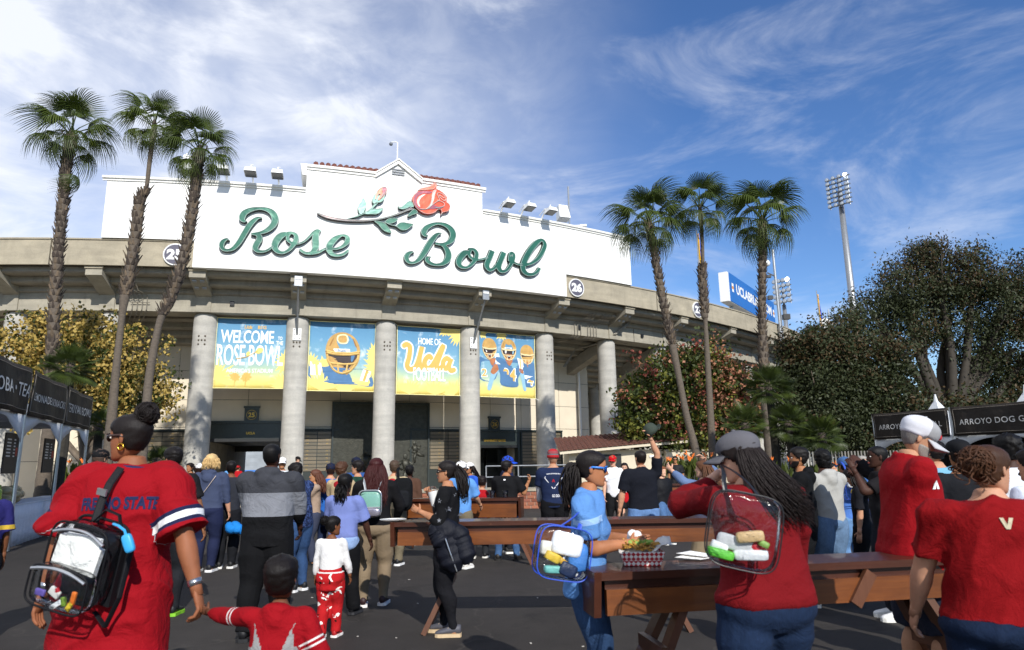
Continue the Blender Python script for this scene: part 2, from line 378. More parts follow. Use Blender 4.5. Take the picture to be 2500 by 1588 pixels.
g26 = (on_s(1148, 1100, WO)[0], on_s(1262, 1100, WO)[0], on_s(1200, 1094, WO)[1])
gates = [g25, g26]
svert = [-30] + [CS[i] + .5 * k for i in range(1, 9) for k in (0.1, 4.65)]
ss_ = sorted(set([-30, -26, sR] + [on_s(x, 1000, WO)[0] for x in (330, 430, 605, 830, 1000, 1197, 1272, 1365)] + [g25[0], g25[1], g26[0], g26[1]]))
ss_ = [s for s in ss_ if s <= sR + .001]
for a, b in zip(ss_[:-1], ss_[1:]):
    for z0, z1 in zip(zs[:-1], zs[1:]):
        mid = (a + b) / 2; skip = False; zz0 = z0
        for ga, gb, gz in gates:
            if ga - .01 <= mid <= gb + .01:
                if z1 <= gz + .05: skip = True
                elif z0 < gz: zz0 = gz
        if skip or b - a < .05: continue
        sbuild(strip(a + .012, b - .012, [(WO, zz0 + .012), (WO, z1 - .012), (WO - .12, z1 - .012), (WO - .12, zz0 + .012)]), 'wall_panel', PANEL)
prev = -30
for ga, gb, gz in gates + [(sR - .02, 99, 0)]:
    sbuild(strip(prev, ga, [(WO - .05, ZT), (WO - .05, 8.2), (WO - .4, 8.2), (WO - .4, ZT)]), 'wall_backing', DARKJ)
    if gb < 90: sbuild(strip(ga, gb, [(WO - .05, gz), (WO - .05, 8.2), (WO - .4, 8.2), (WO - .4, gz)]), 'wall_backing', DARKJ)
    prev = gb
n = nrm(sR); t = Vector((-n.y, n.x, 0)); e0 = PC(sR, WO, 0)
for i, (z0, z1) in enumerate(zip(zs[:-1], zs[1:])):
    z1 = min(z1, 7.6)
    if z1 - z0 < .2: continue
    mb = MB(); mb.hexa([e0 + Vector((0, 0, z0 + .012)), e0 + t * .03 + Vector((0, 0, z0 + .012)), e0 + t * .03 - n * 7 + Vector((0, 0, z0 + .012)), e0 - n * 7 + Vector((0, 0, z0 + .012)), e0 + Vector((0, 0, z1 - .012)), e0 + t * .03 + Vector((0, 0, z1 - .012)), e0 + t * .03 - n * 7 + Vector((0, 0, z1 - .012)), e0 - n * 7 + Vector((0, 0, z1 - .012))])
    sbuild(mb, 'end_panel', PANEL)
dp = MB(); q = PC(sR - .75, WO + .12, 0); dp.tube([q + Vector((0, 0, 2.1)), q + Vector((0, 0, 7.5))], .09, 10); dp.box(q + Vector((.15, 0, 2.1)), (1.0, .2, .12)); sbuild(dp, 'downpipe', WTRIM)
sbuild(strip(sR, 44, [(-13, ZT), (-13, 9), (-13.3, 9), (-13.3, ZT)]), 'inner_wall', CONC_D)
for i, s in enumerate((9.5, 14, 19, 25)):
    mb = MB(); a = PC(s, -11, .6); b = PC(s + 4.2, -7.5, 5.4); mb.beam(a, b, 1.6, .35); sbuild(mb, 'stair_flight', CONC_D)
    for k in range(14):
        tt = k / 14; p = a.lerp(b, tt); st = MB(); st.box(p + Vector((0, 0, .25)), (.5, 1.6, .2)); sbuild(st, 'stair_tread', CONC_D)
for s in CS[7:15]:
    q = inst(col0, 'inner_column', stad); q.matrix_parent_inverse = Matrix.Translation(-S0); q.location = PC(s, -8.2, ZT); q.scale = (1, 1, .8)
    mb = MB(); mb.beam(PC(s, -2.5, ZG - .25), PC(s, -9, 6.5), .6, .7); sbuild(mb, 'raker_beam', CONC_D)
for s in CS[:7]:
    mb = MB(); mb.beam(PC(s, -2.9, ZG - .1), PC(s, -5.8, 7.6), .5, .7); sbuild(mb, 'raker_beam', CONC_D)
GRAN = mat('dark_granite', '#2c3330', .35, .25, 6, .05, spec=.6); GOLD = mat('gold_lettering', '#c8a24a', .35, .1, metal=.7)
def gate(gid, g, num, sub):
    ga, gb, gz = g; n = nrm((ga + gb) / 2); t = Vector((-n.y, n.x, 0)); mid = PC((ga + gb) / 2, WO, 0)
    up = Vector((0, 0, 1)); hw = (PC(gb, WO) - PC(ga, WO)).length / 2
    f = plane_fn(mid + n * .0, t, up)
    def bx(name, x0, x1, z0, z1, d0, d1, m, par=None):
        b = MB(); b.hexa([f(x0, z0, -d0 * 0 + d0), f(x1, z0, d0), f(x1, z0, d1), f(x0, z0, d1), f(x0, z1, d0), f(x1, z1, d0), f(x1, z1, d1), f(x0, z1, d1)][0:8]); return sbuild(b, name, m)
    bx('gate_jamb', -hw - .16, -hw, ZT, gz + .16, -.3, .14, GRAN); bx('gate_jamb', hw, hw + .16, ZT, gz + .16, -.3, .14, GRAN)
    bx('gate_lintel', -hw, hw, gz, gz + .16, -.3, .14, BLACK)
    bx('gate_header', -hw - .16, hw + .16, gz + .163, gz + .95, 0, .1, GRAN)
    bx('gate_cornice', -hw - .2, hw + .2, gz + .953, gz + 1.08, 0, .18, GRAN)
    bx('gate_crest', -.36, .36, gz + 1.083, gz + 1.75, 0, .13, GRAN); bx('crest_cap', -.41, .41, gz + 1.753, gz + 1.86, 0, .18, GRAN)
    cx = f(0, gz + 1.4, .135); rg = MB()
    ring = [cx + t * (.25 * math.cos(a)) + up * (.25 * math.sin(a)) for a in np.linspace(0, 2 * math.pi, 29)]
    rg.tube(ring, .012, 5, cap=False); sbuild(rg, 'crest_ring', GOLD)
    text = lambda nm, tx, z, sz, xs=1: sbuild(MB().add([f(x, z + y, .14) for x, y in text2d(tx, sz, 'CENTER', xs, .01)[0]], text2d(tx, sz, 'CENTER', xs, .01)[1]), nm, GOLD)
    text('gate_number', num, gz + 1.28, .34);
    if sub: text('gate_name', sub, gz + .38, .17)
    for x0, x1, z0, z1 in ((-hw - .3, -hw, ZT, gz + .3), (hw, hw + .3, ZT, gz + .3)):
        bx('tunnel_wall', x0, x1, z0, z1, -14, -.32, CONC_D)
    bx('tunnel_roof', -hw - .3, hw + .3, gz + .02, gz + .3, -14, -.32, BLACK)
    return f, hw
fg25, hw25 = gate(0, g25, '25', 'UCLA')
fg26, hw26 = gate(1, g26, '26', 'UNIVERSITY GATES')
DGL = mat('dark_glass', '#0c0f10', .12, .1, bump=0, spec=.7)
for x0, x1 in ((-hw26 + .05, -.06), (.06, hw26 - .05)):
    b = MB(); b.hexa([fg26(x0, ZT, -1.2), fg26(x1, ZT, -1.2), fg26(x1, ZT, -1.26), fg26(x0, ZT, -1.26), fg26(x0, 2.9, -1.2), fg26(x1, 2.9, -1.2), fg26(x1, 2.9, -1.26), fg26(x0, 2.9, -1.26)]); sbuild(b, 'glazed_door', DGL)
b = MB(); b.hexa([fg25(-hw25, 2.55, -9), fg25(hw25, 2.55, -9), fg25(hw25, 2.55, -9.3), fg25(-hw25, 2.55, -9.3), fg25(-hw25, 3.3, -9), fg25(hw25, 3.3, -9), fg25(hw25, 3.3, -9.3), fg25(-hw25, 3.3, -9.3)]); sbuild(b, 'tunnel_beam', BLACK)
FST = mat('far_seats', '#8f9498', .8, .2, .8); FSB = mat('far_blue_wall', '#3f78c4', .7, .1); FSG = mat('far_gold', '#d9b23a', .7, .1)
far = thing('far_stand', 'sunlit far grandstand seen small through the gate 25 tunnel', 'grandstand', (-15, 75, 0))
mb = MB()
for i in range(16): mb.box((0, i * 1.0, .9 + i * .42), (70, 1.0, .42 + i * .84 * 0 + .4))
mb.build('seat_rows', FST, far)
MB().box((0, -1.2, .8), (70, .3, 1.0)).build('front_wall', FSB, far); MB().box((2, -1.4, .85), (3.2, .1, .8)).build('gold_panel', FSG, far)
FRAME = mat('plaque_frame', '#1f2826', .5, .15, 5)
pl = NT('slate_plaque'); v = pl.coord('Object', (1, 1, 4)); oi = pl.n('ShaderNodeObjectInfo')
f1 = pl.noise(v, 3, 8, .65); c = pl.mix(f1, '#4f4a40', '#8d8270'); c = pl.mix(1.0, c, pl.ramp(oi.outputs['Random'], [(0, (.55, .58, .56)), (.4, (.8, .78, .72)), (.75, (1.0, .95, .85)), (1, (1.25, 1.2, 1.1))]), 'MULTIPLY')
pl.base(c); pl.bump(f1, .2, .01); pl.set(rough=.45, spec=.5); SLATE = pl.m
pmesh = None
def memorial(x0, x1, ztop, ncol, rows, zb=ZT + 1.15, lab=''):
    global pmesh
    a, b = x0, x1; mid = (a + b) / 2; n = nrm(mid); t = Vector((-n.y, n.x, 0)); hw = (PC(b, WO) - PC(a, WO)).length / 2
    o0 = PC(mid, WO, 0); f = plane_fn(o0, t, (0, 0, 1))
    mm = thing('memorial_wall', lab, 'plaque wall', tuple(o0 + Vector((0, 0, ZT))))
    inv = Matrix.Translation(-(o0 + Vector((0, 0, ZT))))
    def part(mb, name, m): q = mb.build(name, m, mm); q.matrix_parent_inverse = inv; return q
    b = MB(); b.hexa([f(-hw, ZT, .01), f(hw, ZT, .01), f(hw, ZT, .07), f(-hw, ZT, .07), f(-hw, ztop, .01), f(hw, ztop, .01), f(hw, ztop, .07), f(-hw, ztop, .07)]); part(b, 'backing', FRAME)
    for xx in (-hw + .05, hw - .05):
        b = MB(); b.hexa([f(xx - .05, ZT, .072), f(xx + .05, ZT, .072), f(xx + .05, ZT, .14), f(xx - .05, ZT, .14), f(xx - .05, ztop, .072), f(xx + .05, ztop, .072), f(xx + .05, ztop, .14), f(xx - .05, ztop, .14)]); part(b, 'side_frame', FRAME)
    b = MB(); b.hexa([f(-hw, ztop + .002, .01), f(hw, ztop + .002, .01), f(hw, ztop + .002, .18), f(-hw, ztop + .002, .18), f(-hw, ztop + .1, .01), f(hw, ztop + .1, .01), f(hw, ztop + .1, .18), f(-hw, ztop + .1, .18)]); part(b, 'top_frame', FRAME)
    pw = (2 * hw - .2) / ncol; ph = (ztop - zb - .04) / rows
    if pmesh is None:
        bm = bmesh.new(); bmesh.ops.create_cube(bm, size=1); bmesh.ops.bevel(bm, geom=bm.edges[:], offset=.02, segments=1, affect='EDGES'); pmesh = bpy.data.meshes.new('plaque'); bm.to_mesh(pmesh); bm.free(); pmesh.materials.append(SLATE)
    for i in range(ncol):
        for j in range(rows):
            q = inst(pmesh, 'plaque', mm); q.matrix_parent_inverse = inv; q.location = f(-hw + .1 + pw * (i + .5), zb + ph * (j + .5), .085 + random.uniform(-.004, .004)); q.scale = (pw - .035, .03, ph - .035); q.rotation_euler = (0, 0, math.atan2(t.y, t.x))
            if random.random() < .75:
                tx = str(random.choice((1902, 1916, 1920, 1923, 1930, 1937, 1947, 1950, 1958, 1962, 1969, 1974, 1983, 1999)))
                v, fa = text2d(tx, ph * .36, 'CENTER'); b = MB(); b.add([f(-hw + .1 + pw * (i + .5) + x, zb + ph * (j + .52) + y, .104) for x, y in v], fa); part(b, 'plaque_year', GOLD)
    return f, hw, part
zm = on_s(740, 1052, WO)[1]
memorial(on_s(345, 1060, WO)[0], g25[0] - .2, zm, 3, 9, lab='slate year plaques in a dark frame left of gate 25')
memorial(g25[1] + .2, on_s(828, 1060, WO)[0], zm, 2, 11, lab='slate year plaques between gate 25 and the bronze relief')
memorial(on_s(1000, 1060, WO)[0], g26[0] - .2, zm, 3, 11, lab='slate year plaques between the bronze relief and gate 26')
memorial(g26[1] + .2, on_s(1370, 1070, WO)[0], zm, 2, 11, lab='slate year plaques right of gate 26 behind a column')
BRZ = mat('bronze_patina', '#3d3d36', .5, .35, 5, .4, 14, .03, metal=.6)
sa, sb = on_s(829, 1000, WO)[0], on_s(1032, 1000, WO)[0]; zt = on_s(900, 988, WO)[1]; mid = (sa + sb) / 2; n = nrm(mid); t = Vector((-n.y, n.x, 0)); hw = (sb - sa) / 2 / abs(t.x)
o0 = PC(mid, WO, ZT); rel = thing('bronze_relief', 'tall dark bronze relief of football players between the plaque walls', 'relief', tuple(o0)); inv = Matrix.Translation(-o0); f = plane_fn(PC(mid, WO, 0), t, (0, 0, 1))
def rp(mb, nm, m=BRZ, sm=False):
    if nm != 'plate' and m is BRZ: n_ = nrm(mid); o_ = PC(mid, WO + .1); mb.v = [tuple(Vector(p) - n_ * ((Vector(p) - o_).dot(n_) * .62)) for p in mb.v]
    q = mb.build(nm, m, rel, smooth=sm); q.matrix_parent_inverse = inv; return q
b = MB(); b.hexa([f(-hw, ZT, .01), f(hw, ZT, .01), f(hw, ZT, .1), f(-hw, ZT, .1), f(-hw, zt, .01), f(hw, zt, .01), f(hw, zt, .1), f(-hw, zt, .1)]); rp(b, 'plate')
for x0, x1, z0, z1 in ((-hw - .1, -hw, ZT, zt + .12), (hw, hw + .1, ZT, zt + .12), (-hw, hw, zt, zt + .12)):
    b = MB(); b.hexa([f(x0, z0, .0), f(x1, z0, .0), f(x1, z0, .2), f(x0, z0, .2), f(x0, z1, .0), f(x1, z1, .0), f(x1, z1, .2), f(x0, z1, .2)]); rp(b, 'relief_frame', FRAME)
def relief_fig(cx, z0, h, lean, kick):
    b = MB(); P = lambda x, z, d=.16: f(cx + x * h, z0 + z * h, d)
    b.ell(P(lean * .9, .93), (.075 * h, .06, .085 * h)); b.tube([P(lean * .8, .83), P(lean * .4, .65), P(0, .48)], [.13 * h, .12 * h, .09 * h], 10)
    b.tube([P(0, .48), P(.1 + kick * .2, .3 + kick * .12), P(.1 + kick * .5, .22 + kick * .2)], [.085 * h, .065 * h, .04 * h], 8); b.tube([P(0, .48), P(-.08, .24), P(-.05, .02)], [.085 * h, .06 * h, .04 * h], 8)
    b.tube([P(lean * .8 - .1, .78), P(lean - .25, .6), P(lean - .08, .5)], [.055 * h, .045 * h, .03 * h], 8); b.tube([P(lean * .8 + .1, .78), P(lean + .25, .66), P(lean + .3, .82)], [.055 * h, .045 * h, .03 * h], 8)
    b.ell(P(lean + .02, .52, .22), (.09 * h, .05, .055 * h)); rp(b, 'relief_figure', BRZ, True)
relief_fig(-.35 * hw, ZT + .55, 1.75, .05, 1.0); relief_fig(.55 * hw, ZT + .3, 1.7, -.06, .2); relief_fig(.75 * hw, ZT + 1.5, 1.2, -.1, .6)
for cx, cz in ((-.62 * hw, zt - .75), (-.05 * hw, zt - .4)):
    b = MB()
    for k in range(10):
        a = k * 2.4; r = .045 * math.sqrt(k + 1); b.ell(f(cx + r * math.cos(a) * 1.6, cz + r * math.sin(a) * 1.6, .13), (.1, .05, .08))
    rp(b, 'relief_rose', BRZ, True)
PIPE = mat('conduit_grey', '#8a8478', .55, .15, 8, metal=.3)
def pipe_run(xs, out0, z_top, z_bot, slope, r=.022, nm='conduit'):
    for i, s in enumerate(xs):
        b = MB(); b.tube([PC(s + slope * 1.2, -.9, z_top), PC(s + slope, -1.15, z_top - .35), PC(s, -1.66, ZGT - .1), PC(s, -1.66, ZG + .05), PC(s - .1, -1.9, ZG - .12), PC(s - .8, -3.2, ZG - .25)], r, 6)
        sbuild(b, nm, PIPE)
pipe_run([on_s(x, 840, -1.66)[0] for x in (1405, 1412, 1420, 1437, 1444, 1451, 1458)], 0, 10.2, 9, .45)
pipe_run([on_s(x, 745, -1.66)[0] for x in (323, 335, 347, 358)], 0, 10.1, 9, -.25)
b = MB()
for dz in (0, .09): b.tube([PC(8.05 + dz, -1.0, 10.45), PC(7.95 + dz, -1.35, 9.9), PC(7.2 + dz, -1.62, 9.2), PC(6.9 + dz, -2.3, 8.75), PC(6.2, -4, 8.5), PC(5.6 + dz, -4.4, 7.4)], .045, 8)
sbuild(b, 'conduit', PIPE)
b = MB(); b.tube([PC(on_s(318, 744, -1.62)[0], -1.62, 9.28), PC(on_s(365, 744, -1.62)[0], -1.62, 9.28)], .02, 6); sbuild(b, 'conduit_clamp', PIPE)
# ================================================================ THE SIGN WALL
SO = .14                                  # sign face stands this far proud of the parapet
sign = thing('stadium_sign', 'big white stepped sign wall with green script lettering and a red rose', 'sign', tuple(PC(-5.7, SO, ZB)))
SI = Matrix.Translation(-sign.location)
def gb(mb, name, m, par=None, **k):
    o = mb.build(name, m, par or sign, **k)
    if par is None: o.matrix_parent_inverse = SI
    return o
def sz(px, py, o=SO): return on_s(px, py, o)
sl0, slz = sz(246, 589); sl1 = sz(469, 653)[0]; sr1 = sz(1384, 724)[0]; sr0 = sz(1537, 600)[0]
cL, cR = sz(749, 430)[0], sz(1177, 470)[0]; ZW, ZC, ZPK = 14.8, 16.0, 16.8
gL, gP, gR = sz(921, 415)[0], sz(972, 391)[0], sz(1026, 425)[0]
def face(s0, s1, z0, z1, nm='sign_panel'):
    n = max(2, int((s1 - s0) / .7)); return gb(strip(s0, s1, [(SO, z0), (SO, z1), (-.3, z1), (-.3, z0)], n), nm, WHITE)
face(sl0, sl1, ZP + .08, ZW); face(sl1 + .002, cL, ZB - .03, ZW); face(cL + .002, gL, ZB - .03, ZC); face(gR, cR, ZB - .03, ZC); face(cR + .002, sr1, ZB - .03, ZW); face(sr1 + .002, sr0, ZP + .08, ZW)
face(gL + .002, gR - .002, ZB - .03, ZC)
g = MB(); A = [(gL + .002, ZC + .002), (gR - .002, ZC + .002), (gP, ZPK)]
g.prism(A, lambda x, z, d: PC(x, d, z), -.3, SO); gb(g, 'gable_panel', WHITE)
def cornice(s0, s1, z, h=.2):
    o = gb(strip(s0, s1, [(SO, z - h), (SO + .06, z - h), (SO + .07, z - h * .55), (SO + .14, z - h * .5), (SO + .16, z), (-.34, z), (-.34, z - .02), (SO, z - .02)]), 'cornice', WTRIM)
cornice(sl0 - .18, cL - .01, ZW + .03); cornice(cR + .01, sr0 + .18, ZW + .03); cornice(cL - .16, gL - .05, ZC + .06, .24); cornice(gR + .05, cR + .16, ZC + .06, .24)
for a, b in (((gL - .08, ZC - .02), (gP, ZPK + .06)), ((gP, ZPK + .06), (gR + .08, ZC - .02))):
    m = MB()
    for i in range(4):
        t0, t1 = i / 4, (i + 1) / 4; p = [(a[0] + (b[0] - a[0]) * q, a[1] + (b[1] - a[1]) * q) for q in (t0, t1)]
        for (o0, o1, dz0, dz1) in ((SO, SO + .13, -.2, 0), (SO, SO + .19, .0, .07)):
            m.hexa([PC(p[0][0], o1, p[0][1] + dz0), PC(p[1][0], o1, p[1][1] + dz0), PC(p[1][0], -.3, p[1][1] + dz0), PC(p[0][0], -.3, p[0][1] + dz0), PC(p[0][0], o1, p[0][1] + dz1), PC(p[1][0], o1, p[1][1] + dz1), PC(p[1][0], -.3, p[1][1] + dz1), PC(p[0][0], -.3, p[0][1] + dz1)])
    gb(m, 'gable_rake', WTRIM)
m = MB()                                    # eaves return at the left end of the tower
m.hexa([PC(cL - .2, SO + .1, ZC - .5), PC(cL - .003, SO + .1, ZC - .5), PC(cL - .003, -1.6, ZC - .5), PC(cL - .2, -1.6, ZC - .5), PC(cL - .3, SO + .16, ZC + .05), PC(cL - .003, SO + .16, ZC + .05), PC(cL - .003, -1.6, ZC + .05), PC(cL - .3, -1.6, ZC + .05)])
gb(m, 'eaves_return', WTRIM)
m = MB(); m.hexa([PC(cL, SO - .01, ZW), PC(cR, SO - .01, ZW), PC(cR, -3.4, ZW), PC(cL, -3.4, ZW), PC(cL, -.31, ZC), PC(cR, -.31, ZC), PC(cR, -3.4, ZC), PC(cL, -3.4, ZC)]);
gb(strip(cL + .01, cR - .01, [(-.31, ZB + .3), (-.31, ZC), (-3.4, ZC), (-3.4, ZB + .3)]), 'tower_block', WHITE)
ROOF = mat('clay_roof_tile', '#7a4a40', .8, .3, 14, .3)
def roof_tiles(sa, sb, hip_a, hip_b):
    rm = MB(); rise = .75; dep = 1.9
    n = int((sb - sa) / .26)
    for i in range(n):
        s = sa + (sb - sa) * (i + .5) / n
        tm = 1.0
        if hip_a: tm = min(tm, (s - sa) / 1.6)
        if hip_b: tm = min(tm, (sb - s) / 1.6)
        if tm < .08: continue
        k = max(1, int(tm * 5 + .5))
        for j in range(k):
            t0, t1 = tm * j / k, min(1, tm * (j + 1) / k + .05)
            rm.tube([PC(s, SO + .1 - dep * t0, ZC + .1 + rise * t0 + .02), PC(s, SO + .1 - dep * t1, ZC + .1 + rise * t1)], [.13, .115], 7)
    o = gb(rm, 'roof_tiles', ROOF); tag(o, kind='stuff')
    bm_ = MB(); bm_.add([PC(sa, SO + .12, ZC + .08), PC(sb, SO + .12, ZC + .08), PC(sb - (1.6 if hip_b else 0), SO + .1 - dep, ZC + .8), PC(sa + (1.6 if hip_a else 0), SO + .1 - dep, ZC + .8)], [(0, 1, 2, 3)])
    gb(bm_, 'roof_deck', ROOF)
roof_tiles(cL + .25, gL + .1, True, False); roof_tiles(gR - .1, cR - .1, False, True)
m = MB(); sv0, sv1 = sz(957, 411)[0], sz(988, 417)[0]
for k in range(3):
    zc = ZC + .12 + k * .13 - .02; m.hexa([PC(sv0, SO + .001, zc - .02), PC(sv1, SO + .001, zc - .02), PC(sv1, SO + .05, zc - .02), PC(sv0, SO + .05, zc - .02), PC(sv0, SO + .001, zc + .05), PC(sv1, SO + .001, zc + .05), PC(sv1, SO + .02, zc + .05), PC(sv0, SO + .02, zc + .05)])
gb(m, 'louvre', STEEL)
def gm(name, hexc, r=.32):
    t = NT(name); v = t.coord('Object', (.8, .8, 1)); f = t.noise(v, 1.1, 3, .5, .4)
    t.base(t.mix(1.0, hexc, t.ramp(f, [(.35, (.82,) * 3), (.6, (1.12,) * 3)]), 'MULTIPLY')); t.bump(f, .25, .15); t.set(rough=r, metal=.25, spec=.5); return t.m
GREEN = gm('sign_green', '#2f6653'); GREEN_L = gm('sign_leaf_green', '#6f9c8c'); GSIDE = mat('sign_side_dark', '#27352f', .6, .1); NEON = mat('neon_tube', '#b9c9c1', .3, 0, bump=0, spec=.6)
STEMC = gm('sign_stem_brown', '#7a6466'); BSIDE = mat('sign_side_brown', '#3a2b2b', .6, .1); RED = gm('sign_rose_orange', '#e5593c'); RED2 = gm('sign_rose_coral', '#ee7f62'); PINK = gm('sign_rose_pink', '#f3b8ae'); MAUVE = gm('sign_rose_mauve', '#9c5663'); RSIDE = mat('sign_side_red', '#8e2f28', .6, .1)
DEP = .17
def Z1(p): return (520 + p[0] / 6.88, 490 + p[1] / 6.88)
def Z2(p): return (970 + p[0] / 6.337, 530 + p[1] / 6.337)
def Z3(p): return (765 + p[0] / 6.88, 440 + p[1] / 6.88)
def psz(zf, p): return on_s(*zf(p), SO + DEP)
def pscale(zf, p):
    a = psz(zf, p); b = psz(zf, (p[0] + 10, p[1])); c = psz(zf, (p[0], p[1] + 10))
    return (abs(b[0] - a[0]) + abs(c[1] - a[1])) / 20
def fS(x, z, d): return PC(x, SO + d, z)
LIFT = [0.0]
def stroke_pts(zf, st):
    q = []
    for x, y, w in cr(st, 5):
        s, z = psz(zf, (x, y)); q.append((s, z, 1.08 * w * pscale(zf, (x, y))))
    return q
def letter(name, zf, strokes, m=GREEN, side=GSIDE, flat=()):
    mb = MB(); nb = MB(); Q = [stroke_pts(zf, s) for s in strokes]
    for qi, q in enumerate(Q):
        LIFT[0] = (LIFT[0] + .004) % .02; d1 = DEP + LIFT[0]
        P = np.array([(a, b) for a, b, w in q]); W_ = np.array([w for *_, w in q]) / 2
        T = np.gradient(P, axis=0); T /= np.linalg.norm(T, axis=1)[:, None] + 1e-9; Nn = np.c_[-T[:, 1], T[:, 0]]
        L = P + Nn * W_[:, None]; R2 = P - Nn * W_[:, None]; k = len(P)
        vs = [fS(*L[i], d1) for i in range(k)] + [fS(*R2[i], d1) for i in range(k)] + [fS(*L[i], 0) for i in range(k)] + [fS(*R2[i], 0) for i in range(k)]
        mb.m = 0; mb.add(vs, [(i, k + i, k + i + 1, i + 1) for i in range(k - 1)])
        o = len(mb.v) - 4 * k
        sidef = [(i + 1, 2 * k + i + 1, 2 * k + i, i) for i in range(k - 1)] + [(k + i, 3 * k + i, 3 * k + i + 1, k + i + 1) for i in range(k - 1)] + [(0, 2 * k, 3 * k, k), (k - 1, 2 * k - 1, 4 * k - 1, 3 * k - 1)]
        for f in sidef: mb.f.append(tuple(o + i for i in f)); mb.mi.append(1); mb.sm.append(False)
        ins = .022
        for side_ in (L - Nn * ins, R2 + Nn * ins):
            run = []
            for i in range(k):
                hid = False
                for qj, q2 in enumerate(Q):
                    for jj, (a, b, w) in enumerate(q2):
                        if qj == qi and abs(jj - i) < 14: continue
                        if (a - side_[i][0]) ** 2 + (b - side_[i][1]) ** 2 < (w * .5 - .012) ** 2 and w > .05: hid = True; break
                    if hid: break
                if hid:
                    if len(run) > 2: nb.tube(run, .010, 5)
                    run = []
                else: run.append(fS(*side_[i], DEP + .028))
            if len(run) > 2: nb.tube(run, .010, 5)
    o = gb(mb, name, [m, side]); n = gb(nb, 'neon_outline', NEON, o)
    n.matrix_parent_inverse = Matrix.Identity(4)
    return o
letter('letter', Z1, [[(275, 670, 14), (235, 650, 45), (170, 690, 75), (145, 755, 80), (175, 820, 62), (260, 835, 50), (350, 800, 70), (440, 700, 85), (525, 560, 90), (605, 430, 90), (680, 345, 78), (750, 297, 52), (822, 290, 22)],
    [(570, 350, 18), (520, 345, 60), (490, 300, 95), (525, 215, 98), (640, 155, 78), (780, 135, 55), (910, 155, 75), (1005, 215, 100), (1045, 310, 104), (1015, 405, 100), (930, 488, 84), (830, 535, 62), (740, 552, 46), (640, 562, 24)],
    [(650, 565, 34), (730, 572, 56), (775, 605, 86), (778, 660, 95), (735, 730, 96), (712, 800, 90), (755, 850, 66), (850, 858, 46), (935, 825, 42), (1010, 765, 36)]])
letter('letter', Z1, [[(1250, 580, 55), (1190, 570, 90), (1110, 620, 112), (1050, 710, 108), (1040, 790, 98), (1085, 855, 74), (1175, 878, 52), (1270, 835, 56), (1345, 750, 72), (1395, 660, 78), (1390, 585, 66), (1325, 545, 48), (1240, 545, 40)],
    [(1290, 560, 40), (1255, 610, 52), (1265, 670, 56), (1320, 715, 46), (1400, 728, 36), (1470, 715, 34)]])
letter('letter', Z1, [[(1440, 728, 36), (1530, 690, 36), (1620, 610, 40), (1690, 535, 46), (1755, 500, 40), (1810, 520, 18)],
    [(1770, 510, 60), (1735, 570, 92), (1722, 650, 106), (1728, 740, 104), (1712, 820, 92), (1650, 880, 66), (1560, 885, 52), (1490, 850, 50), (1455, 815, 30)], [(1660, 890, 50), (1760, 875, 46), (1840, 835, 40), (1920, 795, 34)]])
letter('letter', Z1, [[(1975, 810, 40), (2070, 812, 44), (2180, 770, 56), (2255, 690, 80), (2250, 615, 66), (2170, 588, 44), (2060, 640, 84), (1975, 730, 102), (1950, 815, 96), (1985, 890, 76), (2075, 925, 52), (2180, 908, 50), (2250, 860, 44), (2275, 825, 22)]])
letter('letter', Z2, [[(262, 562, 12), (225, 545, 40), (160, 580, 66), (143, 645, 70), (180, 700, 55), (255, 708, 44), (335, 660, 66), (415, 555, 80), (485, 435, 84), (550, 340, 76), (615, 272, 52), (685, 250, 16)],
    [(478, 288, 14), (430, 285, 54), (410, 245, 80), (445, 175, 76), (540, 120, 56), (640, 103, 46), (750, 130, 66), (835, 200, 86), (862, 285, 88), (830, 365, 80), (760, 412, 60), (680, 425, 46), (585, 410, 40)],
    [(600, 415, 30), (690, 432, 46), (755, 490, 76), (790, 575, 88), (775, 660, 88), (710, 722, 66), (610, 742, 44), (520, 722, 56), (465, 680, 66), (460, 635, 50), (520, 618, 14)]])
letter('letter', Z2, [[(1110, 545, 50), (1040, 560, 86), (975, 630, 86), (948, 710, 82), (985, 770, 60), (1065, 785, 42), (1145, 738, 50), (1210, 650, 62), (1225, 565, 62), (1180, 508, 52), (1105, 500, 40)],
    [(1130, 520, 40), (1108, 580, 48), (1140, 635, 46), (1210, 662, 34), (1310, 655, 30), (1400, 625, 30)]])
letter('letter', Z2, [[(1470, 522, 78), (1440, 600, 78), (1400, 690, 78), (1385, 760, 76), (1425, 820, 56), (1490, 800, 46), (1545, 740, 50)],
    [(1650, 548, 78), (1615, 630, 78), (1580, 720, 78), (1570, 790, 76), (1615, 845, 56), (1690, 825, 48), (1750, 745, 52), (1785, 660, 66), (1785, 590, 78), (1760, 570, 60), (1745, 640, 62), (1735, 690, 40)], [(1790, 695, 34), (1850, 730, 36), (1940, 745, 34)]])
letter('letter', Z2, [[(1940, 748, 40), (2050, 728, 44), (2160, 660, 54), (2245, 540, 62), (2282, 430, 60), (2240, 360, 46), (2160, 395, 70), (2060, 510, 80), (1985, 640, 82), (1945, 755, 78), (1955, 835, 74), (2020, 888, 58), (2110, 885, 48), (2175, 835, 48), (2200, 790, 44)]])
rose = letter('rose_stem', Z3, [[(68, 552, 14), (130, 585, 34), (260, 630, 42), (420, 660, 42), (600, 678, 38), (800, 684, 32), (1000, 673, 28), (1200, 638, 26), (1400, 578, 28), (1560, 515, 30), (1660, 475, 44)]], STEMC, BSIDE)
letter('bud_stem', Z3, [[(560, 656, 12), (700, 620, 22), (830, 568, 28), (940, 510, 28), (1020, 435, 32), (1060, 380, 46)]], GREEN_L, GSIDE)
letter('leaf_stem', Z3, [[(1180, 705, 26), (1290, 752, 16), (1410, 778, 22)]], GREEN, GSIDE)
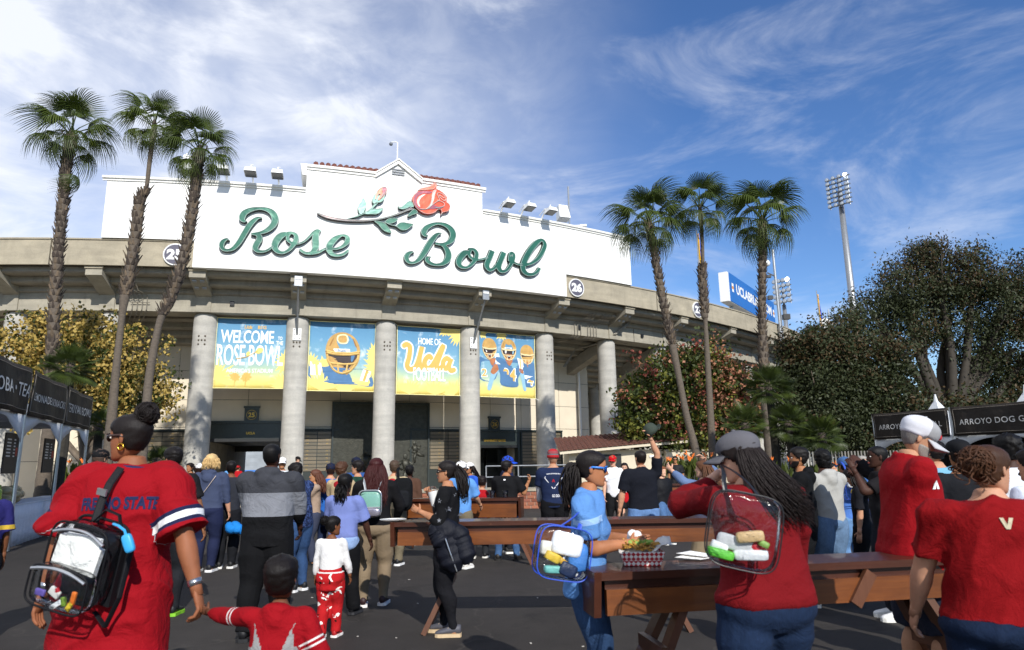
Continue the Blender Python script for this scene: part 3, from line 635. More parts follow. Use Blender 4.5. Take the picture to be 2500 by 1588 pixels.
def plate(name, outline, m, side, d1=DEP + .03, d0=0.0, neon=True, smooth=3):
    q = [psz(Z3, p) for p in cr(outline, smooth, True)]
    mb = MB(); mb.prism(q, fS, d0, d1); o = gb(mb, name, [m, side])
    if neon:
        nb = MB(); k = len(q); P = np.array(q); c = P.mean(0); T = np.roll(P, -1, 0) - np.roll(P, 1, 0); T /= np.linalg.norm(T, axis=1)[:, None] + 1e-9
        N_ = np.c_[-T[:, 1], T[:, 0]]; area = np.sum(P[:, 0] * np.roll(P[:, 1], -1) - np.roll(P[:, 0], -1) * P[:, 1]); P2 = P + N_ * (.022 if area > 0 else -.022)
        nb.tube([fS(*p, d1 + .01) for p in P2] + [fS(*P2[0], d1 + .01)], .010, 5, cap=False); n = gb(nb, 'neon_outline', NEON, o)
    return o
plate('leaf', [(785, 580), (750, 490), (755, 430), (800, 370), (838, 305), (885, 385), (888, 450), (840, 550)], GREEN_L, GSIDE)
plate('leaf', [(860, 572), (950, 495), (1060, 485), (1172, 476), (1140, 530), (1080, 572), (990, 578)], GREEN_L, GSIDE)
plate('leaf', [(1020, 695), (1100, 690), (1200, 728), (1265, 800), (1312, 888), (1240, 882), (1155, 835), (1090, 755)], GREEN, GSIDE)
plate('leaf', [(1200, 708), (1250, 655), (1330, 637), (1420, 655), (1385, 705), (1320, 735), (1250, 738)], GREEN, GSIDE)
plate('leaf', [(1390, 778), (1440, 725), (1510, 710), (1600, 726), (1680, 744), (1635, 795), (1565, 842), (1480, 845), (1415, 805)], GREEN, GSIDE)
plate('bud_sepal', [(1010, 400), (985, 345), (1003, 285), (1045, 235), (1120, 260), (1200, 235), (1190, 310), (1165, 355), (1115, 382), (1055, 388)], GREEN_L, GSIDE)
plate('bud_petal', [(1038, 325), (1065, 200), (1130, 135), (1205, 115), (1240, 160), (1205, 245), (1105, 345), (1085, 325), (1125, 250), (1085, 255), (1052, 325)], RED2, RSIDE, DEP + .05)
plate('bud_petal', [(1150, 150), (1205, 125), (1230, 165), (1195, 240), (1120, 325), (1160, 230)], MAUVE, RSIDE, DEP + .075, DEP + .05)
plate('sepal', [(1685, 455), (1655, 368), (1595, 360), (1535, 408), (1470, 458), (1425, 440), (1445, 485), (1505, 497), (1575, 480), (1615, 458)], GREEN_L, GSIDE)
plate('sepal', [(1690, 490), (1752, 535), (1728, 572), (1660, 592), (1600, 622), (1590, 590), (1625, 540)], GREEN, GSIDE)
plate('rose_flower', [(2050, 40), (2075, 90), (2068, 150), (2130, 180), (2200, 240), (2245, 300), (2240, 370), (2285, 410), (2297, 470), (2260, 530), (2180, 550), (2140, 592), (2150, 545), (2130, 500), (2080, 512), (2040, 550), (1960, 575), (1870, 570), (1790, 530), (1720, 470), (1680, 400), (1660, 320), (1680, 260), (1740, 200), (1780, 150), (1870, 125), (1960, 100), (2010, 60)], RED, RSIDE, DEP + .04)
e = DEP + .04
plate('rose_petal', [(1690, 290), (1740, 215), (1850, 190), (1985, 200), (1950, 232), (1830, 232), (1745, 290), (1725, 370), (1770, 470), (1880, 500), (1800, 510), (1720, 450), (1685, 370)], MAUVE, MAUVE, e + .02, e, False)
plate('rose_petal', [(1880, 245), (1790, 272), (1740, 330), (1740, 410), (1790, 465), (1772, 380), (1805, 310)], PINK, PINK, e + .025, e, False)
plate('rose_petal', [(2062, 170), (2012, 195), (1985, 260), (1980, 340), (1955, 420), (1915, 485), (1975, 445), (2018, 350), (2035, 260)], PINK, PINK, e + .03, e)
plate('rose_petal', [(1915, 490), (2010, 425), (2090, 452), (2180, 448), (2150, 478), (2040, 492)], MAUVE, MAUVE, e + .024, e, False)
plate('rose_petal', [(1750, 185), (1800, 150), (1900, 130), (1990, 95), (2048, 60), (2055, 110), (2010, 165), (1920, 175), (1830, 180)], RED2, RSIDE, e + .028, e)
nb = MB()
for L in ([(2065, 350), (2110, 345), (2090, 290), (2075, 235), (2140, 232), (2205, 290), (2180, 308), (2115, 262), (2125, 305), (2195, 360), (2220, 320)], [(2030, 180), (2000, 210), (1985, 300), (1960, 420), (1890, 495)], [(1780, 490), (1900, 495), (2000, 420), (2100, 360), (2190, 400), (2180, 450), (2110, 470), (2040, 470)]):
    nb.tube([fS(*psz(Z3, p), e + .04) for p in cr(L, 4)], .015, 5)
gb(nb, 'neon_outline', NEON)
LAMPG = mat('lamp_glass_dark', '#3a3c3e', .2, 0, bump=0); WMET = mat('white_metal', '#e9e9e6', .45, .04)
def floodlight(px, py, side):
    s = on_s(px, py, SO + .9)[0]; n = nrm(s); t = Vector((-n.y, n.x, 0))
    L = thing('sign_floodlight', 'white floodlight on an arm over the %s wing of the sign, %s' % side, 'floodlight', tuple(PC(s, SO, ZW + .03)), 0, 'floodlights on the sign wings')
    o = L.location.copy(); up = Vector((0, 0, 1))
    f = lambda a, b, c: t * a + n * b + up * c
    m = MB(); m.beam(f(0, -.3, .0), f(0, .35, .55), .07, .07); m.beam(f(-.05, -.3, .35), f(-.05, .3, .55), .04, .04); m.beam(f(0, .35, .55), f(0, .85, .42), .06, .06); m.build('arm', WMET, L)
    m = MB(); a = .27
    m.hexa([f(-a, .55, .12), f(a, .55, .12), f(a, 1.15, .2), f(-a, 1.15, .2), f(-a * .82, .62, .36), f(a * .82, .62, .36), f(a * .82, 1.05, .42), f(-a * .82, 1.05, .42)]); h = m.build('housing', WMET, L)
    m = MB(); m.hexa([f(-a * .9, .58, .09), f(a * .9, .58, .09), f(a * .9, 1.11, .17), f(-a * .9, 1.11, .17), f(-a * .9, .58, .118), f(a * .9, .58, .118), f(a * .9, 1.11, .198), f(-a * .9, 1.11, .198)]); m.build('lens', LAMPG, L)
    m = MB(); m.tube([f(.0, .8, .4), f(.0, .78, .62), f(.08, .7, .66)], .03, 6); m.build('knuckle', WMET, L)
for (x, y), sd in zip(((543, 440), (610, 443), (676, 449), (1244, 512), (1295, 519), (1347, 530)), (('left', 'leftmost of its three'), ('left', 'middle of its three'), ('left', 'nearest the tower'), ('right', 'nearest the tower'), ('right', 'middle of its three'), ('right', 'rightmost of its three'))): floodlight(x, y, sd)
p = PC(gP, -.1, ZPK + .06); cp = thing('camera_pole', 'thin white pole with a small dome camera on the gable top', 'camera pole', tuple(p))
m = MB(); m.tube([(0, 0, 0), (0, 0, 1.15)], .035, 8); m.tube([(0, 0, 1.13), (-.1, 0, 1.18), (-.32, 0, 1.16)], .025, 6); m.build('pole', WMET, cp); m = MB(); m.ell((-.34, 0, 1.06), (.1, .1, .1)); m.build('dome_camera', mat('camera_grey', '#6a7078', .3, .05), cp, smooth=True)
def speaker_mast(px, ybase, ytop, box, lab):
    s, zb = on_s(px, ybase, -1.4); q = PC(s, -1.4, ZW); zt = on_s(px, ytop, -1.4)[1] - ZW
    T = thing('speaker_mast', lab, 'speaker mast', tuple(q))
    m = MB(); m.tube([(0, 0, -1), (0, 0, zt)], .055, 8); m.build('mast', STEEL, T)
    bx, bz = box; m = MB(); rot = Matrix.Rotation(.35, 3, 'Z') @ Matrix.Rotation(-.25, 3, 'X')
    m.box((bx, -.35, bz), (.7, .55, .9), rot, (.8, .8)); m.build('loudspeaker', WMET, T)
    m = MB(); m.tube([(0, 0, bz + .2), (bx, -.2, bz + .2)], .03, 6); m.build('bracket', STEEL, T)
    for sx in (-.75, -.35, .4, .8):
        m = MB(); m.box((sx, -.1, .55 + .1 * sx), (.42, .2, .14)); m.tube([(0, 0, .55), (sx, 0, .55 + .1 * sx)], .02, 5); m.build('antenna', STEEL, T)
speaker_mast(1390, 540, 457, (-.42, 1.35), 'grey mast with a white box loudspeaker behind the right sign wing')
speaker_mast(452, 430, 376, (.35, 1.25), 'grey mast with a white loudspeaker behind the left palms')
def num_disc(num, px, py, lab):
    s, z = on_s(px, py, .06); n = nrm(s); t = Vector((-n.y, n.x, 0)); q = PC(s, .0, z)
    T = thing('section_number', lab, 'sign', tuple(q)); up = Vector((0, 0, 1)); rot = Matrix((t, up, n)).transposed()
    r = .52
    m = MB(); m.lathe([(r, .0), (r, .1)], (0, 0, 0), 40, rot); m.build('rim', WMET, T)
    m = MB(); m.lathe([(r - .055, .1), (r - .055, .108)], (0, 0, 0), 40, rot); m.build('disc', mat('number_disc_grey', '#585664', .5, .05), T)
    v, f = text2d(num, .62, 'CENTER', 1.12, .035); m = MB(); m.add([t * x + up * (y - .215) + n * .116 for x, y in v], f); m.build('numeral', WMET, T)
num_disc('25', 428, 622, 'round grey 25 sign half hidden behind a left palm trunk')
num_disc('26', 1407, 703, 'round grey 26 sign at the right end of the sign wall')
num_disc('27', 1703, 757, 'round grey 27 sign half hidden behind the thin right palm')
for k, (pb, pt_, lab) in enumerate((((728, 815), (733, 680), 'grey strut lamp arm rising from the second column under the letter e'), ((1151, 832), (1174, 710), 'grey strut lamp arm rising from the fourth column under the letter B'))):
    s = CS[4 + 2 * k]; n = nrm(s); t = Vector((-n.y, n.x, 0)); up = Vector((0, 0, 1)); q = PC(s, -2.4, 7.95) + n * .56
    T = thing('lamp_arm', lab, 'lamp arm', tuple(q))
    m = MB(); m.hexa([t * -.2 + up * -.3, t * .2 + up * -.3, t * .2 + up * -.3 + n * .04, t * -.2 + up * -.3 + n * .04, t * -.2 + up * .3, t * .2 + up * .3, t * .2 + up * .3 + n * .04, t * -.2 + up * .3 + n * .04]); m.build('base_plate', WMET, T)
    m = MB()
    for a in (-.13, .13):
        for b in (-.22, 0, .22): m.ell(t * a + up * b + n * .05, (.025, .025, .025), 6, 4)
    m.build('bolts', BLACK, T)
    e = PC(s, -.12, 10.1) - q; m = MB(); m.tube([n * .05, e], .05, 8); m.build('strut', STEEL, T)
    m = MB(); m.box(e + up * .12, (.36, .1, .5), Matrix((t, -n, up)).transposed()); m.build('lamp_box', STEEL, T)
    m = MB(); m.box(e + up * .24 + n * .06, (.3, .03, .1), Matrix((t, -n, up)).transposed()); m.build('lamp_cover', WMET, T)
# ================================================================ BANNERS
def cloth_print(name, kind):
    t = NT(name); cc = t.coord('Object'); s = t.n('ShaderNodeSeparateXYZ'); t.l(cc, s.inputs[0])
    n1 = t.noise(cc, .9, 6, .6); n2 = t.noise(cc, 1.6, 7, .6, .3)
    zf = t.n('ShaderNodeMapRange'); zf.inputs[1].default_value = -2; zf.inputs[2].default_value = 2; t.l(s.outputs[2], zf.inputs[0])
    ad = t.n('ShaderNodeMath', operation='MULTIPLY_ADD'); t.l(n1, ad.inputs[0]); ad.inputs[1].default_value = .22;
    sb_ = t.n('ShaderNodeMath', operation='SUBTRACT'); t.l(zf.outputs[0], sb_.inputs[0]); sb_.inputs[1].default_value = .11; t.l(sb_.outputs[0], ad.inputs[2])
    c = t.ramp(ad.outputs[0], [(0, '#e0c65c'), (.14, '#dfcf7c'), (.27, '#bccba0'), (.42, '#86b0bf'), (.7, '#6797b8'), (1, '#5687ad')])
    c = t.mix(t.ramp(n2, [(.56, (0, 0, 0)), (.74, (.7,) * 3)]), c, '#e6eef0')
    w = t.n('ShaderNodeTexWave'); w.inputs['Scale'].default_value = 60; t.l(cc, w.inputs[0]); t.base(c); t.bump(t.noise(cc, 3, 3), .3, .05); t.set(rough=.75, spec=.2); return t.m
BP = cloth_print('banner_print', 0)
YL = mat('banner_yellow', '#e6d07a', .75, .06); YL2 = mat('banner_gold', '#d8ae5c', .75, .08); BWH = mat('banner_white', '#f0f1ee', .75, .04); HG = mat('helmet_gold_print', '#bd9656', .7, .3, 2.6); HG2 = mat('helmet_dark_gold_print', '#9a6c34', .7, .2, 2); JB = mat('jersey_blue_print', '#4d769f', .75, .12, 2); VIS = mat('visor_print', '#2c1f20', .6, .5, 3); CRM = mat('banner_cream', '#f3e2b4', .75, .1); SKN = mat('print_skin', '#b0704a', .75, .25, 3); HEM = mat('banner_hem', '#f3e9a8', .75, .05); LBL = mat('print_light_blue', '#8db7cf', .75, .1)
def banner(tl, tr, br, bl, lab):
    OB = -2.35
    c = [on_s(*p, OB) for p in (tl, tr, br, bl)]; s0 = (c[0][0] + c[3][0]) / 2; s1 = (c[1][0] + c[2][0]) / 2; z1 = (c[0][1] + c[1][1]) / 2; z0 = (c[2][1] + c[3][1]) / 2
    A = PC(s0, OB, 0); B = PC(s1, OB, 0); mid = (A + B) / 2; ex = (B - A).normalized(); wd = (B - A).length; ht = z1 - z0
    T = thing('banner', lab, 'banner', (mid.x, mid.y, (z0 + z1) / 2), math.atan2(ex.y, ex.x), 'printed banners between the columns')
    nx, nz = 18, 16; m = MB(); W2, H2 = wd / 2, ht / 2
    def sag(x, z): return -.035 * math.sin(x * 3.1 + z) * .5 - .03 * math.cos(z * 2.2 + x * .7) * .5
    vs = [(-W2 + wd * i / nx, sag(-W2 + wd * i / nx, -H2 + ht * j / nz), -H2 + ht * j / nz) for j in range(nz + 1) for i in range(nx + 1)]
    m.add(vs, [(j * (nx + 1) + i, j * (nx + 1) + i + 1, (j + 1) * (nx + 1) + i + 1, (j + 1) * (nx + 1) + i) for j in range(nz) for i in range(nx)]); m.smooth = True
    cl = m.build('cloth', BP, T, smooth=True)
    so_ = cl.modifiers.new('thick', 'SOLIDIFY'); so_.thickness = .006; so_.offset = -1
    e = MB()
    for a, b in (((-W2, -H2), (W2, -H2)), ((-W2, -H2), (-W2, H2)), ((W2, -H2), (W2, H2)), ((-W2, H2), (W2, H2))):
        e.tube([(a[0] + (b[0] - a[0]) * q, sag(a[0] + (b[0] - a[0]) * q, a[1] + (b[1] - a[1]) * q) - .006, a[1] + (b[1] - a[1]) * q) for q in np.linspace(0, 1, 9)], .02, 5)
    e.build('hem', HEM, T)
    rp_ = MB()
    for sx in (-1, 1):
        for sz_ in (-1, 1): rp_.tube([(sx * W2, 0, sz_ * H2), (sx * (W2 + .22), -.1, sz_ * (H2 + .16))], .012, 5)
    rp_.build('tie_rope', BWH, T)
    f = lambda x, z, d: (x * W2, sag(x * W2, z * H2) - .004 - d, z * H2)      # normalised coordinates -1..1
    return T, f, W2, H2
def bpoly(T, f, name, pts, m, d, sm=3, closed=True):
    P = cr(pts, sm, True) if sm > 1 else pts
    mb = MB(); mb.prism([(p[0], p[1]) for p in P], f, 0, d, True); return mb.build(name, m, T)
def btext(T, f, name, txt, x, z, hgt, wid, m, d, bold=.02, shear=0, H2=2, W2=2):
    v, fa = text2d(txt, 1, 'CENTER', 1, bold, shear, .95); a = np.array(v); h = a[:, 1].max() - a[:, 1].min(); w = a[:, 0].max() - a[:, 0].min(); cx = (a[:, 0].max() + a[:, 0].min()) / 2; y0 = a[:, 1].min()
    mb = MB(); mb.add([f(x + (p[0] - cx) / w * wid, z + (p[1] - y0) / h * hgt, d) for p in a], fa); return mb.build(name, m, T)
def fronds(T, f, cx, cz, r, a0, a1, n, d, m=YL):
    mb = MB()
    for i in range(n):
        a = R_(a0 + (a1 - a0) * i / (n - 1)) + random.uniform(-.05, .05); w = .1; rr = r * random.uniform(.75, 1.1)
        p = lambda q, o: (cx + q * math.cos(a) - o * math.sin(a), cz + q * math.sin(a) + o * math.cos(a))
        pts = [p(0, -.02), p(rr * .55, -w * .5), p(rr, 0), p(rr * .55, w * .5), p(0, .02)]
        pts = [(min(.99, max(-.99, x)), min(.99, max(-.99, y))) for x, y in pts]
        mb.add([f(x, y, d + .0015 * (i % 2)) for x, y in pts], [(0, 1, 2, 3, 4)])
    return mb.build('printed_fronds', m, T)
T, f, W2, H2 = banner((531, 774), (703, 783), (695, 950), (520, 947), 'blue and yellow banner with big white WELCOME lettering')
fronds(T, f, -1.0, -.75, .7, -20, 80, 8, .002); fronds(T, f, 1.0, -.25, .38, 100, 260, 9, .002); fronds(T, f, 1.0, -.95, .5, 90, 180, 7, .002)
btext(T, f, 'lettering', 'Ucla', -.12, .70, .10, .22, YL2, .005, .03, .3); btext(T, f, 'lettering', 'B1G', .27, .70, .10, .24, YL2, .005, .03)
btext(T, f, 'lettering', 'WELCOME', -.13, .28, .38, 1.5, BWH, .006, .018); btext(T, f, 'lettering', 'TO', .80, .40, .10, .13, BWH, .006, .02); btext(T, f, 'lettering', 'THE', .79, .25, .12, .2, BWH, .006, .02)
btext(T, f, 'lettering', 'ROSE BOWL', -.02, -.36, .60, 1.86, BWH, .007, .015); btext(T, f, 'lettering', "AMERICA'S STADIUM", -.02, -.56, .12, 1.3, BWH, .006, .008)
mb = MB(); mb.tube([f(x, z, .012) for x, z in cr([(-.42, -.17), (-.15, -.12), (.05, -.02), (.18, .06)], 5)], .018, 5); mb.build('printed_rose_stem', YL2, T)
bpoly(T, f, 'printed_rose', [(.12, .02), (.2, -.02), (.3, .02), (.34, .1), (.28, .16), (.18, .14)], YL, .012); bpoly(T, f, 'printed_bud', [(-.14, -.06), (-.08, -.08), (-.02, .0), (-.06, .05), (-.12, .02)], YL, .012)
for px_ in (-.42, -.12):
    mb = MB(); mb.tube([f(px_, -.95, .002), f(px_ + .01, -.68, .002)], .02, 4); mb.build('printed_palm_trunk', YL2, T); fronds(T, f, px_ + .01, -.68, .16, 0, 360, 10, .003, YL2)
def helmet(T, f, cx, cz, s, face=False, asp=1.0):
    q = lambda L: [(cx + x * s, cz + y * s * asp) for x, y in L]
    B = lambda nm, L, m, d, sm=4: bpoly(T, f, nm, q(L), m, d, sm)
    B('printed_helmet_shell', [(-.98, -.15), (-.98, .35), (-.75, .82), (-.3, 1.08), (.2, 1.08), (.65, .85), (.95, .4), (1.0, -.1), (.85, -.6), (.35, -1.1), (0, -1.25), (-.35, -1.1), (-.75, -.65)], HG, .006)
    B('printed_helmet_shade', [(-.96, -.1), (-.9, .3), (-.8, .1), (-.72, -.5), (-.3, -1.05), (-.6, -.75)], HG2, .0075)
    B('printed_highlight', [(-.3, .95), (.15, 1.0), (.3, .75), (.2, .5), (-.2, .5), (-.38, .72)], CRM if not face else HG, .008)
    B('printed_helmet_plate', [(-.22, .9), (.12, .93), (.22, .72), (.14, .56), (-.18, .56), (-.3, .72)], HG, .0095)
    for sx in (-1, 1): B('printed_helmet_vent', [(sx * .55, .8), (sx * .72, .55), (sx * .8, .3), (sx * .68, .45)], HG2, .0085)
    B('printed_brow', [(-.55, .22), (.4, .22), (.42, .05), (-.55, .05)], BWH, .009, 1)
    btext(T, f, 'printed_helmet_script', 'Bruins', cx - .08 * s, cz + .07 * s * asp, .12 * s * asp, .5 * s, JB, .0105, .02, .3)
    B('printed_visor', [(-.82, .02), (.78, .02), (.7, -.38), (.45, -.52), (-.5, -.52), (-.74, -.36)], VIS, .009)
    B('printed_visor_glint', [(.5, -.02), (.7, -.02), (.6, -.4), (.48, -.42)], JB if not face else LBL, .0105)
    if face:
        B('printed_glint', [(-.5, -.05), (-.3, -.05), (-.36, -.4), (-.5, -.35)], BWH, .0105); B('printed_face', [(-.45, -.5), (.42, -.5), (.38, -.85), (0, -1.08), (-.36, -.85)], SKN, .009); B('printed_mouth', [(-.2, -.66), (.2, -.66), (.14, -.88), (-.12, -.88)], VIS, .0105); B('printed_teeth', [(-.16, -.68), (.16, -.68), (.13, -.73), (-.13, -.73)], BWH, .0112, 1)
    else: B('printed_chin_cavity', [(-.5, -.56), (.45, -.56), (.32, -.85), (0, -1.0), (-.32, -.85)], VIS, .009)
    mb = MB(); r = .05 * s * (2 if not face else 1.6)
    for L in ([(-1.0, .1), (-.5, .0), (0, -.02), (.5, .0), (1.0, .1)], [(-.95, .0), (-.5, -.08), (0, -.1), (.5, -.08), (.95, .0)], [(-.9, -.1), (-.8, -.5), (-.4, -.58), (0, -.6), (.4, -.58), (.8, -.5), (.9, -.1)], [(-.78, -.5), (-.5, -.9), (0, -1.08), (.5, -.9), (.78, -.5)], [(-.28, -.58), (-.22, -1.0)], [(.28, -.58), (.22, -1.0)], [(0, -.02), (0, -.1)]):
        mb.tube([f(*p, .016) for p in q(cr(L, 3))], r, 5)
    mb.build('printed_facemask', CRM if face else mat('facemask_print', '#d8b56e', .6, .2, 4), T)
T, f, W2, H2 = banner((757, 784), (918, 791), (912, 958), (749, 953), 'banner with one golden football helmet above a blue jersey')
fronds(T, f, 1.0, .1, .35, 90, 270, 9, .002); fronds(T, f, 1.05, -.3, .45, 110, 250, 8, .002); fronds(T, f, -.95, -.3, .4, 20, 120, 7, .002); fronds(T, f, -.55, -.3, .3, 20, 140, 7, .002)
bpoly(T, f, 'printed_jersey', [(-.62, -.2), (-.35, -.22), (-.1, -.3), (.4, -.35), (.75, -.36), (.9, -.5), (.95, -.85), (.4, -.8), (-.2, -.8), (-.8, -.7), (-.98, -.6), (-.98, -.22)], JB, .003)
bpoly(T, f, 'printed_shoulder_stripe', [(-.95, -.17), (-.62, -.2), (-.56, -.55), (-.92, -.55)], BWH, .0045, 1); bpoly(T, f, 'printed_shoulder_stripe', [(-.8, -.2), (-.73, -.2), (-.68, -.55), (-.76, -.55)], YL, .006, 1)
bpoly(T, f, 'printed_shoulder_stripe', [(.65, -.36), (.9, -.42), (.8, -.72), (.55, -.68)], BWH, .0045, 1); bpoly(T, f, 'printed_shoulder_stripe', [(.74, -.38), (.82, -.4), (.72, -.7), (.64, -.69)], YL2, .006, 1)
fronds(T, f, -.6, -1.0, .62, 20, 150, 12, .0068); fronds(T, f, .1, -1.0, .35, 20, 160, 8, .007)
helmet(T, f, .02, .1, .52, False, 1.05)
T, f, W2, H2 = banner((969, 796), (1122, 805), (1123, 968), (968, 961), 'banner with HOME OF and FOOTBALL in white around yellow script')
fronds(T, f, 1.0, .95, .5, 170, 290, 9, .002); fronds(T, f, .55, 1.0, .3, 200, 340, 7, .002); fronds(T, f, -.6, -1.0, .5, 30, 150, 10, .002); fronds(T, f, .2, -1.0, .45, 30, 150, 10, .002); fronds(T, f, .8, -1.0, .45, 60, 170, 8, .002)
btext(T, f, 'lettering', 'HOME OF', .02, .48, .2, .72, BWH, .006, .012)
def script(T, f, strokes, m, w, d):
    for st in strokes:
        P = np.array(cr(st, 6)); Tn = np.gradient(P, axis=0); Tn /= np.linalg.norm(Tn, axis=1)[:, None] + 1e-9; N_ = np.c_[-Tn[:, 1], Tn[:, 0]]
        mb = MB(); k = len(P); mb.add([f(*(P[i] + N_[i] * w), d) for i in range(k)] + [f(*(P[i] - N_[i] * w), d) for i in range(k)], [(i, i + 1, k + i + 1, k + i) for i in range(k - 1)])
        e0 = [(P[0][0] + w * math.cos(a), P[0][1] + w * math.sin(a)) for a in np.linspace(0, 6.28, 13)[:-1]]; e1 = [(P[-1][0] + w * math.cos(a), P[-1][1] + w * math.sin(a)) for a in np.linspace(0, 6.28, 13)[:-1]]
        for E in (e0, e1): mb.add([f(x, y, d + .0006) for x, y in E], [tuple(range(12))])
        mb.build('script_lettering', m, T); d += .0013
UC = [[(-.78, .42), (-.7, .46), (-.6, .38), (-.62, .1), (-.68, -.15), (-.6, -.27), (-.42, -.2), (-.3, .1), (-.22, .42), (-.3, .05), (-.26, -.2), (-.14, -.2)], [(.06, .1), (.0, .14), (-.1, .05), (-.14, -.1), (-.06, -.22), (.06, -.18), (.16, -.05), (.3, .2), (.42, .42), (.46, .46), (.4, .3), (.28, .0), (.24, -.16), (.32, -.22), (.42, -.16)], [(.66, .06), (.56, .1), (.46, .0), (.46, -.16), (.56, -.2), (.66, -.05), (.72, .1), (.64, -.14), (.7, -.26), (.8, -.24)]]
script(T, f, UC, BWH, .115, .007); script(T, f, UC, YL2, .075, .0125)
btext(T, f, 'lettering', 'FOOTBALL', .02, -.6, .4, 1.02, BWH, .02, .012)
T, f, W2, H2 = banner((1168, 810), (1304, 821), (1308, 975), (1170, 967), 'banner with three helmeted players in blue jerseys, number 24 in the middle')
fronds(T, f, -.2, 1.0, .25, 200, 340, 6, .002); fronds(T, f, -.9, 1.0, .25, 270, 350, 5, .002)
bpoly(T, f, 'printed_jersey', [(-.98, .2), (-.8, .15), (-.45, .1), (-.35, -.2), (-.5, -.5), (-.98, -.45)], JB, .003); bpoly(T, f, 'printed_jersey', [(.6, .15), (.98, .1), (.98, -.6), (.55, -.6), (.5, -.2)], JB, .003)
bpoly(T, f, 'printed_cloud', [(.55, .1), (.9, -.2), (.98, -.35), (.75, -.42), (.5, -.3)], BWH, .0045)
btext(T, f, 'printed_number', '4', .82, -.62, .35, .26, BWH, .006, .05); btext(T, f, 'printed_number', '4', .82, -.59, .29, .2, YL2, .0075, .02); btext(T, f, 'printed_number', '2', -.82, -.4, .28, .22, BWH, .006, .05); btext(T, f, 'printed_number', '2', -.82, -.38, .24, .17, YL2, .0075, .02)
bpoly(T, f, 'printed_arm', [(-.4, .0), (-.3, -.1), (-.5, -.5), (-.6, -.78), (-.72, -.75), (-.62, -.4), (-.52, -.1)], LBL, .0085); bpoly(T, f, 'printed_arm', [(.45, -.05), (.58, -.2), (.62, -.5), (.66, -.75), (.56, -.75), (.48, -.4), (.4, -.15)], LBL, .0085)
bpoly(T, f, 'printed_upper_arm', [(-.45, .02), (-.32, .0), (-.3, -.12), (-.48, -.3), (-.6, -.22)], SKN, .01); bpoly(T, f, 'printed_upper_arm', [(.42, -.02), (.54, -.12), (.56, -.24), (.42, -.18)], SKN, .01)
bpoly(T, f, 'printed_jersey', [(-.42, .25), (-.15, .2), (.05, .1), (.25, .2), (.5, .18), (.48, -.15), (.36, -.4), (.34, -.66), (-.22, -.62), (-.26, -.3), (-.36, .0)], JB, .0115)
bpoly(T, f, 'printed_shoulder_stripe', [(-.46, .34), (-.3, .36), (-.24, .02), (-.42, .02)], BWH, .013, 1); bpoly(T, f, 'printed_shoulder_stripe', [(.34, .26), (.54, .2), (.54, -.1), (.42, -.08)], BWH, .013, 1); bpoly(T, f, 'printed_shoulder_stripe', [(.42, .24), (.47, .22), (.49, -.09), (.45, -.08)], YL2, .0145, 1)
btext(T, f, 'printed_number', '24', .06, -.52, .44, .5, BWH, .014, .05); btext(T, f, 'printed_number', '24', .06, -.49, .38, .44, YL2, .016, .02)
bpoly(T, f, 'printed_neck', [(-.62, .15), (-.42, .2), (-.5, -.02), (-.58, .0)], SKN, .012); bpoly(T, f, 'printed_neck', [(-.08, .2), (.18, .2), (.06, -.02)], SKN, .013); bpoly(T, f, 'printed_neck', [(.68, .12), (.86, .12), (.76, -.04)], SKN, .012)
helmet(T, f, -.63, .5, .255, True, 1.15); helmet(T, f, .05, .5, .27, True, 1.15); helmet(T, f, .72, .38, .25, True, 1.15)
# ================================================================ SCOREBOARD, LIGHT TOWERS, MASTS, FLAGS
sb = thing('scoreboard', 'blue board with a white web address above the parapet', 'scoreboard', tuple(at_y(1770, 760, 66)))
o0 = sb.location.copy()
q = [at_y(1776, 683, 60), at_y(1886, 723, 73), at_y(1888, 785, 73), at_y(1783, 752, 60)]
BL = mat('scoreboard_blue', '#1f66b0', .55, .06, 1); ORG = mat('scoreboard_gold', '#d9923a', .6, .05)
ex = Vector((q[1].x - q[0].x, q[1].y - q[0].y, 0)); wd = ex.length; ex.normalize(); zt = (q[0].z + q[1].z) / 2; zb = (q[2].z + q[3].z) / 2; ht = zt - zb; nn = Vector((-ex.y, ex.x, 0)); org = Vector((q[0].x, q[0].y, zb)) - o0
f = lambda x, y, d=0: org + ex * x + Vector((0, 0, y)) - nn * d
m = MB(); m.hexa([f(0, 0, 0), f(wd, 0, 0), f(wd, 0, -.8), f(0, 0, -.8), f(0, ht, 0), f(wd, ht, 0), f(wd, ht, -.8), f(0, ht, -.8)]); m.build('cabinet', WMET, sb)
m = MB(); m.hexa([f(.4, .05, .0), f(wd, .05, .0), f(wd, .05, .05), f(.4, .05, .05), f(.4, ht, .0), f(wd, ht, .0), f(wd, ht, .05), f(.4, ht, .05)]); m.build('face_panel', BL, sb)
v, fa = text2d('UCLABRUINS.COM', 1, 'LEFT', 1, .035, 0, .95); a = np.array(v); k = (wd * .78) / (a[:, 0].max()); kh = ht * .33 / .7
m = MB(); m.add([f(wd * .14 + x * k, ht * .4 + y * kh, .06) for x, y in a], fa); m.build('lettering', WMET, sb)
for x in (.06, .955):
    for i, mm in enumerate((WMET, ORG, WMET)):
        m = MB(); y0 = ht * (.38 + i * .1); m.add([f(wd * x, y0, .06), f(wd * (x + .035), y0, .06), f(wd * (x + .035), y0 + ht * .1, .06), f(wd * x, y0 + ht * .1, .06)], [(0, 1, 2, 3)]); m.build('stripe', mm, sb)
m = MB()
for x in (.15, .5, .85): m.beam(f(wd * x, -5, -.6), f(wd * x, 0.05, -.6), .3, .3)
m.build('support', STEEL, sb)
LIT = NT('lit_lamp'); LIT.b.inputs['Emission Color'].default_value = (1, .97, .9, 1); LIT.b.inputs['Emission Strength'].default_value = 12; LIT.base('#ffffff'); LIT = LIT.m
